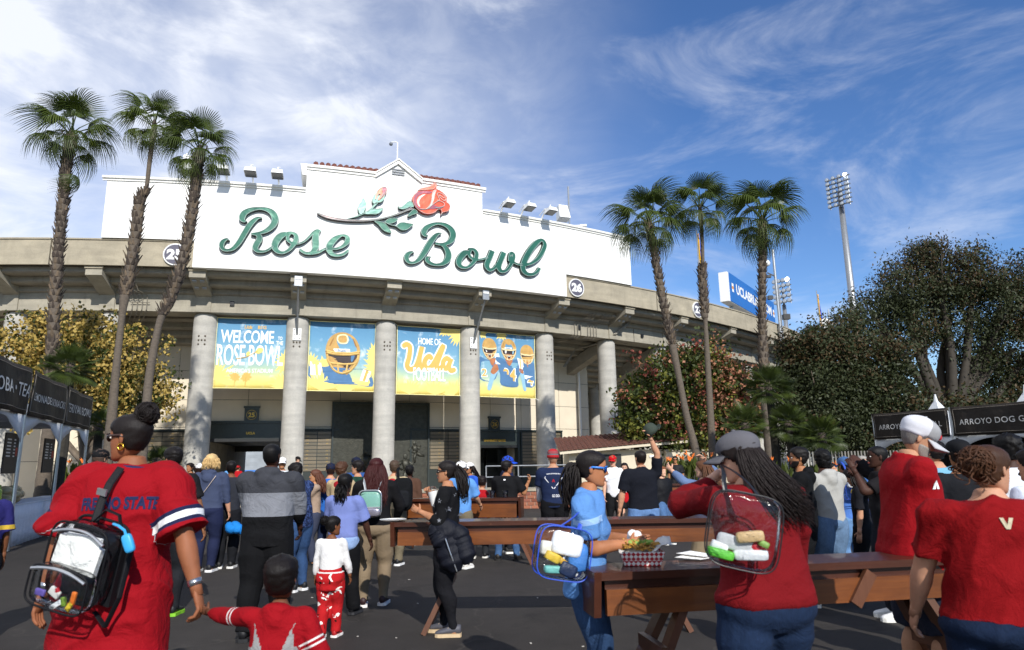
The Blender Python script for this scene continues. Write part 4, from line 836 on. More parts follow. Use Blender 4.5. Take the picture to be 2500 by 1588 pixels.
GLS = mat('lamp_glass', '#b9bfc6', .15, .05, bump=0, metal=.5); LH = mat('lamp_housing', '#6d7278', .45, .1, metal=.4)
def light_tower(bpx, tpx, hpx, Y, rows, cols, w, h, lab, lean=0.0):
    b = at_y(*bpx, Y); t_ = at_y(*tpx, Y); b = Vector((b.x, Y, 0)); zt = t_.z
    T = thing('light_tower', lab, 'light tower', (t_.x, Y, 0))
    m = MB(); m.tube([(0, 0, 0), (0, 0, zt * .5), (0, 0, zt)], [.55, .42, .3], 14); m.smooth = True; m.build('pole', STEEL, T, smooth=True)
    hc = at_y(*hpx, Y); c = Vector((hc.x - t_.x, -.5, hc.z)); rot = Matrix.Rotation(R_(-50), 3, 'Z')     # head turned towards the pitch (left-back)
    ex = rot @ Vector((1, 0, 0)); up = Vector((0, 0, 1)); nn = ex.cross(up)
    fr = MB()
    for j in range(rows):
        z = (j - (rows - 1) / 2) * h / rows; fr.beam(c + up * z - ex * w / 2, c + up * z + ex * w / 2, .12, .12)
    for x in (-w * .4, 0, w * .4): fr.beam(c + ex * x - up * h / 2, c + ex * x + up * h / 2, .1, .1)
    fr.beam(Vector((0, 0, c.z - h * .45)), c - up * h * .45, .3, .3); fr.beam(Vector((0, 0, zt - .3)), c, .3, .3); fr.build('frame', STEEL, T)
    for j in range(rows):
        for i in range(cols):
            p = c + ex * ((i + .5) / cols - .5) * w + up * ((j - (rows - 1) / 2) * h / rows) - nn * -.25
            m = MB(); r = .42 * h / rows
            rt = Matrix((ex, (nn * -.3 - up * .95).cross(ex) * -1, nn)).transposed()
            rt = Matrix((ex, nn.cross(ex), nn)).transposed()
            m.lathe([(r * .35, -.3), (r * .85, -.08), (r, .2), (r * .95, .2)], p, 10, rt); lit = (j == rows - 1 and i == cols - 1)
            l = m.build('lamp', LH, T); m2 = MB(); m2.lathe([(r * .93, .2), (r * .6, .26), (.02, .28)], p, 10, rt); m2.build('lamp_lens', LIT if lit else GLS, l)
light_tower((2090, 720), (2050, 470), (2043, 472), 78, 7, 4, 2.9, 4.0, 'tall light tower with a big lamp array at the upper right')
light_tower((1922, 800), (1914, 745), (1908, 714), 105, 5, 4, 3.0, 4.2, 'shorter far light tower beside the scoreboard')
s = on_s(1903, 800, .2)[0]; q = PC(s, .25, 0); tp = thing('loudspeaker_pole', 'tall grey pole with loudspeakers fixed to the parapet right of the scoreboard', 'pole', tuple(PC(s, .25, ZB - .6)))
zt = on_s(1882, 608, .25)[1] - (ZB - .6)
m = MB(); m.tube([(0, 0, 0), (0, 0, zt)], .1, 10); m.tube([(.16, 0, 0), (.16, 0, zt * .6)], .05, 8); m.build('pole', STEEL, tp)
m = MB(); m.ell((-.6, 0, zt * .86), (.3, .25, .28)); m.build('horn', WMET, tp, smooth=True)
m = MB(); m.beam((0, 0, zt * .72), (-.6, 0, zt * .76), .08, .08); m.box((-.5, 0, zt * .72), (.3, .25, .2)); m.box((.55, 0, zt * .3), (.5, .4, .4)); m.box((-.55, .0, zt * .5), (.35, .3, .3)); m.build('loudspeaker', BLACK, tp)
m = MB(); m.tube([(0, -.1, .1), (-.3, -.1, -1.0), (-1.3, -.1, -1.3), (-2.2, -.1, -1.0)], .04, 6); m.build('cable', BLACK, tp)
FB = mat('flag_blue', '#2f55c0', .8, .1); FY = mat('flag_gold', '#e3b02c', .8, .1)
def flag(bpx, tpx, Y, lab, z0):
    t_ = at_y(*tpx, Y); T = thing('flagpole', lab, 'flagpole', (t_.x, Y, z0)); h = t_.z - z0
    m = MB(); m.tube([(0, 0, 0), (0, 0, h)], [.09, .05], 8); m.build('pole', STEEL, T)
    for k, (mm, dz) in enumerate(((FY, 0), (FB, 0))):
        m = MB(); top = h * .97; L = h * .45; vs = []
        for i in range(10):
            z = top - L * i / 9
            for j in range(4):
                w = .55 * (.3 + .7 * i / 9) * j / 3 + (.0 if k == 0 else .38 * i / 9 + .05); vs.append((.07 + w * .55, .12 * math.sin(j * 2.2 + i * .8 + k), z))
        m.add(vs, [(i * 4 + j, i * 4 + j + 1, i * 4 + j + 5, i * 4 + j + 4) for i in range(9) for j in range(3)]); o = m.build('flag', mm, T, smooth=True); o.modifiers.new('s', 'SOLIDIFY').thickness = .02
flag((2010, 820), (1993, 710), 82, 'flagpole with limp blue and gold flag above the far parapet', 6)
flag((1708, 700), (1700, 562), 52, 'flagpole with gold and blue flag behind the thin right palm', 9)
s = at_y(2016, 795, 80); aw = thing('arrow_sign', 'small white down-pointing arrow sign on a post beside the far flagpole', 'sign', (s.x, 80, 4))
m = MB(); h = s.z - 4; m.prism([(-.55, .6), (0, .95), (.75, .35), (.85, .15), (.3, -.8), (-.2, -.4)], plane_fn((0, 0, h), (1, 0, 0), (0, 0, 1)), -.1, .1); m.build('arrow', [WMET, WMET], aw); MB().tube([(.6, .2, -2), (.6, .2, h + 2)], .07, 6).build('post', STEEL, aw)
# ================================================================ VEGETATION
def leafmat(name, a, b, rough=.5, trans=.25, rnd=True):
    t = NT(name); oi = t.n('ShaderNodeObjectInfo'); v = t.coord('Object'); f = t.noise(v, 1.7, 4, .6)
    c = t.mix(f, a, b)
    if rnd: c = t.mix(1.0, c, t.ramp(oi.outputs['Random'], [(0, (.75, .78, .7)), (.5, (1, 1, 1)), (1, (1.25, 1.2, .95))]), 'MULTIPLY')
    t.base(c); t.set(rough=rough, spec=.35)
    tr = t.n('ShaderNodeBsdfTranslucent'); t.l(c, tr.inputs[0]); mx = t.n('ShaderNodeMixShader'); mx.inputs[0].default_value = trans
    t.l(t.b.outputs[0], mx.inputs[1]); t.l(tr.outputs[0], mx.inputs[2]); t.l(mx.outputs[0], t.o.inputs[0]); return t.m
PALM = leafmat('palm_leaf', '#2f3c16', '#59682a', .42, .25); PALMD = leafmat('fan_palm_leaf', '#2c3916', '#4d5a28', .45, .2); BARK = mat('palm_bark', '#5f554a', .9, .35, 9, .5, 30, .02, scale=(1, 1, 3)); BOOT = mat('palm_boots', '#463c34', .9, .5, 7, .4, 30, .02); BOOT2 = mat('palm_boots_pale', '#6a5b4a', .9, .4, 7, .4, 30, .02); BARKT = mat('palm_upper_bark', '#a88d68', .85, .3, 8, .4, 20, .02, scale=(1, 1, 4))
def fan_leaf(nseg, spread, Lp, Rb, fuse, droop, tipdroop, seed, wp=.022, fold=.3):
    rg = random.Random(seed); mb = MB()
    mb.tube([(0, 0, 0), (Lp * .5, 0, .04 * Lp), (Lp, 0, 0)], [wp * 1.3, wp, wp * .7], 5)
    da = 2 * spread / nseg
    for i in range(nseg):
        a = -spread + da * (i + .5); R = Rb * (1 - .28 * abs(a / spread) ** 2) * rg.uniform(.92, 1.06)
        fo = fuse * rg.uniform(.9, 1.1); bend = rg.uniform(.75, 1.3)
        def P(r, aa, up):
            x, y = r * math.cos(aa), r * math.sin(aa)
            z = -droop * (r / Rb) ** 2 * Rb - fold * abs(math.sin(aa)) * r * .35 + up
            return [Lp + x, y, z]
        rows = []
        for r, w, dr in ((.05, 1, 0), (fo * .55, 1, 0), (fo, .96, 0), (fo + (1 - fo) * .4, .62, .10), (fo + (1 - fo) * .75, .36, .42), (1, .03, 1)):
            rr = r * R; h = da / 2 * w; pl = .32 * rr * da * w
            dz = -tipdroop * dr * bend * Rb; pull = 1 - .16 * dr * min(1, tipdroop * 2)
            q = [P(rr * pull, a - h, dz - pl * .5), P(rr * pull, a, dz + pl * .5), P(rr * pull, a + h, dz - pl * .5)]
            rows.append(q)
        vs = [p for q in rows for p in q]; k = len(rows)
        mb.add(vs, [(j * 3 + c, j * 3 + c + 1, j * 3 + c + 4, j * 3 + c + 3) for j in range(k - 1) for c in (0, 1)])
    return mb
def lmesh(mb, name, m):
    me = bpy.data.meshes.new(name); me.from_pydata(mb.v, [], mb.f); me.materials.append(m); me.update(); return me
TALL = [lmesh(fan_leaf(32, 1.75, 1.0, 1.05, .42, .18 + .1 * i, .5 + .12 * i, i, .024), 'leaf', PALM) for i in range(4)]
FANS = [lmesh(fan_leaf(26, 2.0, .62, .56, .32, .04 + .04 * i, .08, 20 + i, .012, .1), 'leaf', PALMD) for i in range(3)]
def palm(path, rad, segs, Y, lab, crown_sc=1.0, nleaf=30, extra=()):
    crown_sc *= Y / 25.5
    P = [dy_(x, y, Y) for x, y in path]; P.append(Vector((P[-1].x + (P[-1].x - P[-2].x) * .3, Y, 0)))
    r = [q * .6 for q in rad] + [rad[-1] * .75]
    base = Vector((P[-1].x, Y, 0)); T = thing('palm_tree', lab, 'palm tree', tuple(base), 0, 'tall fan palms')
    Q = [p - base for p in P]
    C = cr([tuple(q) + (rr,) for q, rr in zip(Q, r)], 6)
    pts = [Vector(c[:3]) for c in C]; rr = [max(.05, c[3]) for c in C]
    m = MB(); vs = []
    fine = []; fr = []
    for i in range(len(pts) - 1):
        L = (pts[i + 1] - pts[i]).length; n = max(1, int(L / .12))
        for k in range(n):
            t = k / n; fine.append(pts[i].lerp(pts[i + 1], t)); fr.append((rr[i] + (rr[i + 1] - rr[i]) * t) * (1 + .035 * (k % 2) + random.uniform(-.03, .03)))
    fine.append(pts[-1]); fr.append(rr[-1]); m.tube(fine, fr, 12); tr = m.build('trunk', BARK, T, smooth=True)
    tr.data.materials.append(BARKT)
    bmn = MB()
    for i0, i1 in segs:
        a, b = i0 * 6, min(i1 * 6, len(pts) - 1)
        sub = [];
        for i in range(a, b):
            L = (pts[i + 1] - pts[i]).length; n = max(1, int(L / .13))
            for k in range(n): sub.append((pts[i].lerp(pts[i + 1], k / n), rr[i] + (rr[i + 1] - rr[i]) * k / n))
        for j, (p, ra) in enumerate(sub):
            for k in range(8):
                an = 2 * math.pi * (k + .5 * (j % 2)) / 8 + random.uniform(-.18, .18); d = Vector((math.cos(an), math.sin(an), 0)); tng = Vector((-d.y, d.x, 0)); ln = random.uniform(.12, .22) * (1.5 if random.random() < .06 else 1)
                b0 = p + d * ra * .85; w = random.uniform(.05, .085); tilt = random.uniform(.4, .95); bmn.m = random.random() < .4; e = b0 + Vector((0, 0, ln)) + d * ln * tilt
                bmn.add([b0 - tng * w - Vector((0, 0, .05)), b0 + tng * w - Vector((0, 0, .05)), b0 + d * .05 + Vector((0, 0, -.03)), e + tng * w * random.uniform(.0, .5), e - tng * w * random.uniform(0, .5)], [(0, 1, 3, 4), (0, 2, 1), (1, 2, 3), (0, 4, 2), (2, 4, 3)])
    if bmn.v: tag(bmn.build('leaf_base_boots', [BOOT, BOOT2], T), kind='stuff')
    top = Q[0]; cro = MB(); cro.tube([top + Vector((0, 0, -.25)), top + Vector((0, 0, .1)), top + Vector((0, 0, .35))], [r[0] * 1.15, r[0] * .9, .05], 8); cr_ = cro.build('crown', BOOT, T)
    ga = random.uniform(0, 6)
    nleaf = int(nleaf * .7)
    for i in range(nleaf):
        t = (i + .5) / nleaf; el = R_(78 - 112 * t + random.uniform(-9, 9)); a = ga + i * 2.39996 + random.uniform(-.2, .2)
        k = min(3, int(t * 3.6 + random.random() * .8)); s = .8 * crown_sc * random.uniform(.85, 1.1) * (.8 + .25 * math.sin(math.pi * min(1, t + .25)))
        o = inst(TALL[k], 'leaf', cr_, tuple(top + Vector((0, 0, .22 - .3 * t))), (random.uniform(-.35, .35), -el, a), s);
    for px, py, a, el, s in extra:
        q = dy_(px, py, Y) - base; inst(TALL[3], 'leaf', cr_, tuple(q), (0, -R_(el), a), s)
palm([(167, 325), (155, 400), (148, 480), (140, 560), (133, 650), (127, 740), (123, 850), (120, 960)], [.27, .26, .25, .24, .25, .26, .28, .3], [(0, 7)], 21.4, 'leftmost tall fan palm with rough boots along its whole trunk', 1.12, 32, [(178, 380, 0.2, -75, .6)])
palm([(362, 305), (352, 380), (343, 450), (330, 470), (318, 560), (303, 650), (293, 700), (285, 760), (272, 880), (262, 990)], [.16, .12, .12, .26, .27, .27, .24, .16, .2, .24], [(2, 6)], 21.6, 'slender fan palm, middle of the three on the left, bare pale upper trunk', .98, 30)
palm([(468, 365), (458, 450), (447, 530), (428, 620), (402, 700), (380, 745), (368, 790), (352, 880), (343, 970)], [.25, .25, .24, .24, .22, .18, .17, .2, .22], [(0, 5)], 20.6, 'curving fan palm in front of the left sign wing, third from the left edge', 1.05, 30)
palm([(1526, 530), (1538, 590), (1552, 670), (1568, 750), (1583, 820), (1597, 890), (1615, 980), (1638, 1070)], [.24, .24, .25, .25, .25, .21, .22, .26], [(0, 4)], 27.0, 'leaning fan palm, leftmost of the three right of the sign', 1.08, 32)
palm([(1647, 500), (1651, 560), (1653, 625), (1651, 640), (1654, 690), (1657, 742), (1659, 760), (1664, 850), (1670, 960), (1676, 1075)], [.17, .13, .13, .27, .27, .25, .15, .19, .22, .26], [(2, 5)], 27.5, 'thin fan palm with a short collar of boots, middle of the right three', .95, 28)
palm([(1793, 525), (1793, 600), (1792, 680), (1792, 760), (1795, 840), (1800, 930)], [.27, .27, .26, .27, .3, .32], [(0, 5)], 28.0, 'thick fan palm with boots, rightmost of the right three', 1.12, 32, [])
def fan_palm(px, py, Y, r, lab, n=46, trunk=True, group='low fan palms'):
    c = dy_(px, py, Y); T = thing('fan_palm', lab, 'palm', (c.x, Y, 0), 0, group)
    if trunk:
        m = MB(); m.tube([(0, 0, 0), (.05, 0, c.z * .5), (0, 0, c.z)], [.16, .15, .13], 8); m.build('trunk', mat('dark_palm_trunk', '#33302a', .95, .4, 12, .6, 20, .03), T)
    cm = MB(); cm.ell((0, 0, c.z), (.14, .14, .2)); cr_ = cm.build('crown', BOOT, T)
    for i in range(n):
        t = (i + .5) / n; el = R_(85 - 130 * t + random.uniform(-8, 8)); a = i * 2.39996
        inst(FANS[i % 3], 'leaf', cr_, (0, 0, c.z), (random.uniform(-.5, .5), -el, a), .86 * r * random.uniform(.85, 1.1))
fan_palm(1808, 915, 24, .93, 'tallest low fan palm on a dark trunk below the thick palm')
fan_palm(1752, 1003, 23, .85, 'low fan palm left of the dark trunk, partly behind it')
fan_palm(1853, 1000, 23.5, .82, 'low fan palm just right of the dark trunk')
fan_palm(1933, 1028, 22.5, .82, 'lowest low fan palm at the right of its group')
fan_palm(165, 868, 20.4, .9, 'bushy fan palm above the left food tents', 50)
fan_palm(232, 1010, 23.0, .8, 'fan palm seen between the left tents and the hair bun', 30)
fan_palm(372, 1088, 23, .62, 'small fan palm in front of the left plaques', 30, False)
def crown_mesh(blobs, n, size, pal, rg, aspect=.6, hang=0.0, clump=.5, shell=.55, lpc=30):
    B = np.array([b[:3] for b in blobs]); Rr = np.array([b[3:6] for b in blobs]); w = np.prod(Rr, 1) ** (2 / 3); w /= w.sum()
    nc = max(20, int(n / lpc)); bi = rg.choice(len(blobs), nc, p=w)
    d = rg.normal(size=(nc, 3)); d /= np.linalg.norm(d, axis=1)[:, None]; rad = shell + (1 - shell) * rg.random(nc) ** .5; rad *= 1 + .2 * rg.normal(size=nc)
    cc = B[bi] + d * Rr[bi] * rad[:, None]
    ci = rg.integers(0, nc, n); p = cc[ci] + rg.normal(size=(n, 3)) * clump * np.array([1, 1, .75])
    ax = rg.normal(size=(n, 3)); ax[:, 2] -= hang; ax /= np.linalg.norm(ax, axis=1)[:, None]
    b2 = rg.normal(size=(n, 3)); b2 -= ax * np.sum(ax * b2, 1)[:, None]; b2 /= np.linalg.norm(b2, axis=1)[:, None]
    s = size * rg.uniform(.6, 1.3, n)[:, None]
    v = np.stack([p - ax * s * .5, p + b2 * s * aspect * .5, p + ax * s * .5, p - b2 * s * aspect * .5], 1).reshape(-1, 3)
    top = d[ci]; mi = pal(ci, nc, top, p, rg)
    return v, mi
def tree(name, lab, cat, base, trunk_r, blobs, n, size, mats, pal, seed, clump=.5, hang=0., aspect=.6, barkm=None, limbs=True, shell=.55, group=None, lpc=30):
    rg = np.random.default_rng(seed); T = thing(name, lab, cat, base, 0, group)
    bl = [(b[0] - base[0], b[1] - base[1], b[2] - base[2]) + tuple(b[3:]) for b in blobs]
    v, mi = crown_mesh(bl, n, size, pal, rg, aspect, hang, clump, shell, lpc)
    me = bpy.data.meshes.new('crown'); me.vertices.add(len(v)); me.vertices.foreach_set('co', v.ravel()); nf = len(v) // 4
    me.loops.add(nf * 4); me.loops.foreach_set('vertex_index', np.arange(nf * 4)); me.polygons.add(nf); me.polygons.foreach_set('loop_start', np.arange(nf) * 4); me.polygons.foreach_set('loop_total', np.full(nf, 4))
    for m in mats: me.materials.append(m)
    me.polygons.foreach_set('material_index', mi.astype(np.int32)); me.update(); me.validate()
    o = bpy.data.objects.new('crown', me); COL.objects.link(o); o.parent = T
    m = MB(); rnd = random.Random(seed); zc = min(b[2] for b in bl) * .75
    fork = Vector((0, 0, max(.8, zc * .6))); m.tube([(0, 0, 0), fork * .5 + Vector((.1, 0, 0)), fork], [trunk_r * 1.2, trunk_r, trunk_r * .85], 10)
    if limbs:
        for b in bl:
            c = Vector(b[:3]); mid = fork.lerp(c, .5) + Vector((rnd.uniform(-.6, .6), rnd.uniform(-.4, .4), rnd.uniform(-.2, .5)))
            m.tube([tuple(x[:3]) for x in cr([tuple(fork), tuple(mid), tuple(c)], 4)], [trunk_r * q for q in np.linspace(.6, .16, 9)], 7)
            for k in range(5):
                e = c + Vector((rnd.uniform(-1, 1) * b[3], rnd.uniform(-1, 1) * b[4], rnd.uniform(-.6, 1) * b[5])) * .85
                st = fork.lerp(c, rnd.uniform(.55, 1)); m.tube([st, st.lerp(e, .5) + Vector((0, 0, rnd.uniform(-.2, .3))), e], [trunk_r * .2, trunk_r * .12, .015], 5)
    m.build('trunk', barkm or mat('tree_bark', '#6b5f52', .9, .35, 6, .5, 14, .03, scale=(1, 1, .3)), T, smooth=True)
    return T
def blob(px, py, Y, r, ry=None, sy=1.0):
    c = dy_(px, py, Y); k = D * Y / FPX * (.86 if Y >= 39 else .86 if 32 <= Y < 34 else 1); return (c.x, c.y, c.z, r * k, (ry or r) * k, r * k * sy)
LG = leafmat('tree_leaf_green', '#2a3614', '#4a5420', .55, .25, False); LY = leafmat('tree_flower_yellow', '#a3883c', '#c9b068', .6, .25, False); LO = leafmat('tree_leaf_olive', '#6b5f26', '#8d7a35', .6, .25, False)
LP = leafmat('tree_pod_pink', '#9a6248', '#bd8a6a', .6, .25, False); LR = leafmat('tree_pod_red', '#7d3b34', '#a05a48', .6, .2, False); LY2 = leafmat('tree_leaf_yellowgreen', '#5f6420', '#858338', .55, .25, False)
LD = leafmat('dark_leaf_green', '#1e250e', '#363d1c', .6, .12, False); LD2 = leafmat('dark_leaf_grey', '#2a311b', '#434a2b', .6, .12, False); LBn = leafmat('dark_leaf_brown', '#3b2f1a', '#5a482c', .65, .15, False)
def pal_y(ci, nc, d, p, rg):
    k = rg.random(nc); base = np.where(k < .22, 0, np.where(k < .36, 2, 1))[ci]; j = rg.random(len(ci)); return np.where(j < .16, 0, np.where(j > .9, 1, base))
def pal_p(ci, nc, d, p, rg):
    k = rg.random(nc); hx = (p[:, 0] - p[:, 0].mean()) / p[:, 0].std(); base = np.where(k < .66, 0, np.where(k < .82, 3, np.where(k < .93, 1, 2)))[ci]; j = rg.random(len(ci))
    base = np.where((hx > .7) & (j < .35), 1, base); return np.where(j > .86, 0, base)
def pal_d(ci, nc, d, p, rg):
    k = rg.random(nc); up = (p[:, 2] - p[:, 2].min()) / np.ptp(p[:, 2]); base = np.where(k < .55, 0, np.where(k < .9, 1, 2))[ci]; j = rg.random(len(ci)); return np.where((up > .65) & (j < .3), 2, base)
tree('flowering_tree', 'yellow flowering tree behind the left palms', 'tree', (dy_(215, 900, 27.2).x, 27.2, 0), .2, [blob(45, 850, 27.2, 85, 75), blob(130, 800, 27.4, 62), blob(215, 820, 27.2, 85, 70), blob(290, 855, 27.2, 82, 70), blob(200, 910, 26.8, 80), blob(325, 925, 27, 70), blob(375, 940, 27, 38), blob(85, 910, 26.6, 70), blob(275, 950, 26.8, 45)], 30000, .15, [LG, LY, LO], pal_y, 3, .2, 0, .75)
tree('flowering_tree', 'green tree with pink seed pods behind the leaning right palm', 'tree', (dy_(1625, 1000, 30).x, 30, 0), .2, [blob(1640, 862, 30, 70, 60), blob(1570, 905, 29.8, 80, 70), blob(1690, 905, 30, 75, 60), blob(1620, 960, 29.6, 100, 70), blob(1510, 955, 29.8, 60), blob(1520, 1005, 29.6, 50), blob(1740, 930, 30, 48), blob(1720, 985, 29.8, 60), blob(1600, 1030, 29.5, 65), blob(1660, 1030, 29.6, 60)], 34000, .17, [LG, LP, LR, LY2], pal_p, 4, .22, 0, .7)
tree('oak_tree', 'dense dark grey-green oak right of the low fan palms', 'tree', (dy_(1975, 1000, 33).x, 33, 0), .35, [blob(1890, 840, 33, 62), blob(1960, 850, 33, 105, 80), blob(2060, 860, 33, 80), blob(1900, 930, 32.5, 80), blob(1990, 950, 32.5, 105, 80), blob(2080, 950, 32.5, 80), blob(1960, 1020, 32, 80), blob(2050, 1030, 32.5, 80), blob(1880, 1010, 32.5, 60), blob(1860, 880, 33.5, 45)], 75000, .17, [LD2, LD, LBn], pal_d, 5, .3, 0, .55, shell=.5, lpc=75)
tree('gum_tree', 'big dark gum tree with bare limbs at the right edge', 'tree', (dy_(2235, 1000, 40).x, 40, 0), .6, [blob(2210, 640, 40, 85), blob(2120, 680, 40, 80), blob(2290, 650, 40, 80), blob(2050, 740, 40, 70), blob(1995, 790, 39, 55), blob(2140, 770, 40, 75), blob(2240, 740, 40.5, 80), blob(2350, 720, 40, 85), blob(2400, 660, 40.5, 70), blob(2390, 820, 40, 80), blob(2290, 840, 40.5, 65), blob(2440, 900, 40, 80), blob(2180, 600, 40, 45), blob(2330, 930, 41, 60), blob(2480, 740, 40, 90)], 80000, .2, [LD2, LD, LBn], pal_d, 6, .42, .8, .42, mat('gum_bark', '#3a342c', .85, .3, 4, .3), shell=.55, lpc=95)
tree('dark_tree', 'shadowy dark tree low behind the right food tents', 'tree', (dy_(2140, 1000, 37).x, 37, 0), .3, [blob(2120, 990, 37, 80), blob(2180, 1010, 38, 90), blob(2280, 1020, 38, 90), blob(2390, 1010, 38, 100), blob(2060, 1040, 36, 60), blob(2480, 1000, 38, 90)], 22000, .24, [LD, LD2, LBn], pal_d, 8, .4, 0, .55, shell=.3)
c = dy_(1925, 800, 88); fp = thing('far_palm', 'distant palm crown peeping over the far parapet', 'palm', (c.x, 88, 0)); m = MB(); m.tube([(0, 0, 0), (0, 0, c.z)], .35, 8); m.build('trunk', BARK, fp)
cm = MB(); cm.ell((0, 0, c.z), (.3, .3, .4)); crn = cm.build('crown', BOOT, fp)
for i in range(34): inst(TALL[i % 4], 'leaf', crn, (0, 0, c.z), (0, -R_(80 - 115 * i / 33), i * 2.4), 1.35)
MT = mat('mountain_haze_blue', '#6f7d88', .95, .3, .01, 0); mb = MB(); vs = []; nx = 60  # blue of the distant air painted into the slope's own colour
for j in range(8):
    for i in range(nx + 1):
        x = 150 + 1400 * i / nx; y = 1200 + 90 * j; h = max(0, (j / 7) * (95 + 75 * mnoise.fractal(Vector((i * .13, j * .3, 2)), 1, 2, 5))); vs.append((x, y, h - 1))
mb.add(vs, [(j * (nx + 1) + i, j * (nx + 1) + i + 1, (j + 1) * (nx + 1) + i + 1, (j + 1) * (nx + 1) + i) for j in range(7) for i in range(nx)]); tag(mb.build('mountain', MT, smooth=True), 'distant mountain slope behind the right trees', None, None, 'structure')
BOP = leafmat('strap_leaf', '#33401c', '#59632f', .45, .2); BOF = mat('orange_flower', '#e8792a', .6, .2, 10)
def strap_plant(px, py, Y, h, n, nf, lab, w=.9):
    c = dy_(px, py, Y); T = thing('flowering_plant', lab, 'plant', (c.x, Y, 0), 0, 'bird of paradise plants'); rd = random.Random(int(px)); m = MB(); z0 = max(0, c.z - h)
    for i in range(n):
        a = rd.uniform(0, 6.28); b = Vector((rd.uniform(-w, w), rd.uniform(-.4, .4), z0)); l = h * rd.uniform(.6, 1.05); o = rd.uniform(.1, .45); d = Vector((math.cos(a), math.sin(a), 0)); s = Vector((-d.y, d.x, 0))
        pts = [b, b + Vector((0, 0, l * .5)) + d * l * o * .3, b + Vector((0, 0, l * .8)) + d * l * o * .7, b + Vector((0, 0, l)) + d * l * o]
        ws = [.012, .03, .06, .005]; m.add([p + s * q for p, q in zip(pts, ws)] + [p - s * q for p, q in zip(pts, ws)], [(j, j + 1, j + 5, j + 4) for j in range(3)])
    tag(m.build('strap_leaves', BOP, T), kind='stuff')
    for i in range(nf):
        m = MB(); p = Vector((rd.uniform(-w, w), rd.uniform(-.5, 0), z0 + h * rd.uniform(.8, 1.1)))
        for k in range(4):
            e = p + Vector((rd.uniform(-.12, .12), rd.uniform(-.05, .05), rd.uniform(.06, .18))); m.tube([p, p.lerp(e, .5) + Vector((.02, 0, 0)), e], [.012, .022, .004], 5)
        m.build('flower', BOF, T)
strap_plant(1605, 1078, 24.5, .75, 90, 8, 'orange flowering strap-leaf plant left of the palm trunks'); strap_plant(1655, 1075, 24.6, .8, 110, 12, 'orange flowering strap-leaf plant in front of the palm trunks', 1.1)
strap_plant(1840, 1085, 23, .8, 100, 5, 'strap-leaf plants under the dark fan palm trunk', 1.0); strap_plant(215, 1085, 22, .9, 70, 3, 'strap-leaf plant beside the left tent post', .7); strap_plant(1960, 1095, 23.5, .6, 60, 2, 'strap-leaf plants before the picket fence', 1.2)
# ================================================================ HUT, WALLS, FENCE, LEDGE
CREAM = mat('cream_stucco', '#cfc4ad', .85, .08, 2, .2, 60); TILE = mat('red_roof_tile', '#5f3a2f', .8, .3, 10, .3)
hb = dy_(1345, 1120, 29); hut = thing('ticket_hut', 'low cream hut with a red tiled roof beside the sixth column', 'hut', (hb.x + 2.2, 29, 0))
MB().box((0, 1.5, 1.0), (4.6, 3, 2.0)).build('wall', CREAM, hut)
def tiled(p00, p10, p01, p11, nu, nv, nm, T):
    m = MB(); p00, p10, p01, p11 = map(Vector, (p00, p10, p01, p11)); n = (p10 - p00).cross(p01 - p00).normalized()
    for i in range(nu):
        for j in range(nv):
            q = lambda u, v: (p00.lerp(p10, u)).lerp(p01.lerp(p11, u), v)
            u0, u1, v0, v1 = i / nu, (i + .94) / nu, j / nv, (j + 1.12) / nv; a, b, c_, d = q(u0, v0) + n * .05, q(u1, v0) + n * .05, q(u1, v1) + n * .01, q(u0, v1) + n * .01
            um = (u0 + u1) / 2; e, f2 = q(um, v0) + n * .09, q(um, v1) + n * .05
            m.add([a, e, b, c_, f2, d, a - n * .04, b - n * .04], [(0, 1, 4, 5), (1, 2, 3, 4), (6, 7, 2, 1, 0)])
    return tag(m.build(nm, TILE, T), kind='stuff')
MB().hexa([(-2.7, -.45, 1.85), (2.6, -.45, 2.25), (2.6, 3, 2.75), (-2.7, 3, 2.5), (-2.7, -.45, 1.95), (2.6, -.45, 2.35), (2.6, 3, 2.87), (-2.7, 3, 2.6)]).build('roof_slab', CREAM, hut)
tiled((-2.75, -.5, 1.97), (2.65, -.5, 2.37), (-2.75, 3, 2.62), (2.65, 3, 2.9), 26, 9, 'roof_tiles', hut)
MB().box((-.6, -.02, .95), (.95, .06, 1.75)).build('doorway', BLACK, hut); MB().box((1.3, -.03, 1.72), (.5, .02, .1)).build('notice', WMET, hut)
wb = thing('restroom_wall', 'cream wall box with a blue restroom sign behind the palm trunks', 'wall', (dy_(1630, 1100, 28.5).x, 28.5, 0)); MB().box((.4, .6, .95), (2.9, 1.2, 1.9)).build('wall', CREAM, wb); MB().box((.4, .6, 1.93), (3.0, 1.3, .06)).build('coping', CONC_P, wb)
MB().box((-.75, -.02, 1.35), (.32, .03, .42)).build('sign_plate', WMET, wb)
m = MB(); m.ell((-.82, -.045, 1.46), (.035, .012, .04)); m.box((-.82, -.045, 1.32), (.07, .02, .2)); m.ell((-.68, -.045, 1.46), (.035, .012, .04)); m.box((-.68, -.045, 1.32), (.1, .02, .2), None, (.5, 1)); m.build('pictogram', mat('sign_blue', '#2b5aa0', .5, .05), wb)
BR = NT('brick_red'); oi = BR.n('ShaderNodeObjectInfo'); c = BR.ramp(oi.outputs['Random'], [(0, '#7d4a38'), (.35, '#96604a'), (.7, '#a3684f'), (1, '#8a5648')]); v = BR.coord('Object'); BR.base(BR.mix(1.0, c, BR.ramp(BR.noise(v, 3, 6, .6), [(.3, (.8,) * 3), (.7, (1.15,) * 3)]), 'MULTIPLY')); BR.set(rough=.9, spec=.2); BR = BR.m
MORT = mat('mortar', '#b9ab9a', .95, .1)
X0, X1, YB = dy_(838, 1180, 24).x, dy_(1735, 1180, 24).x, 24.0
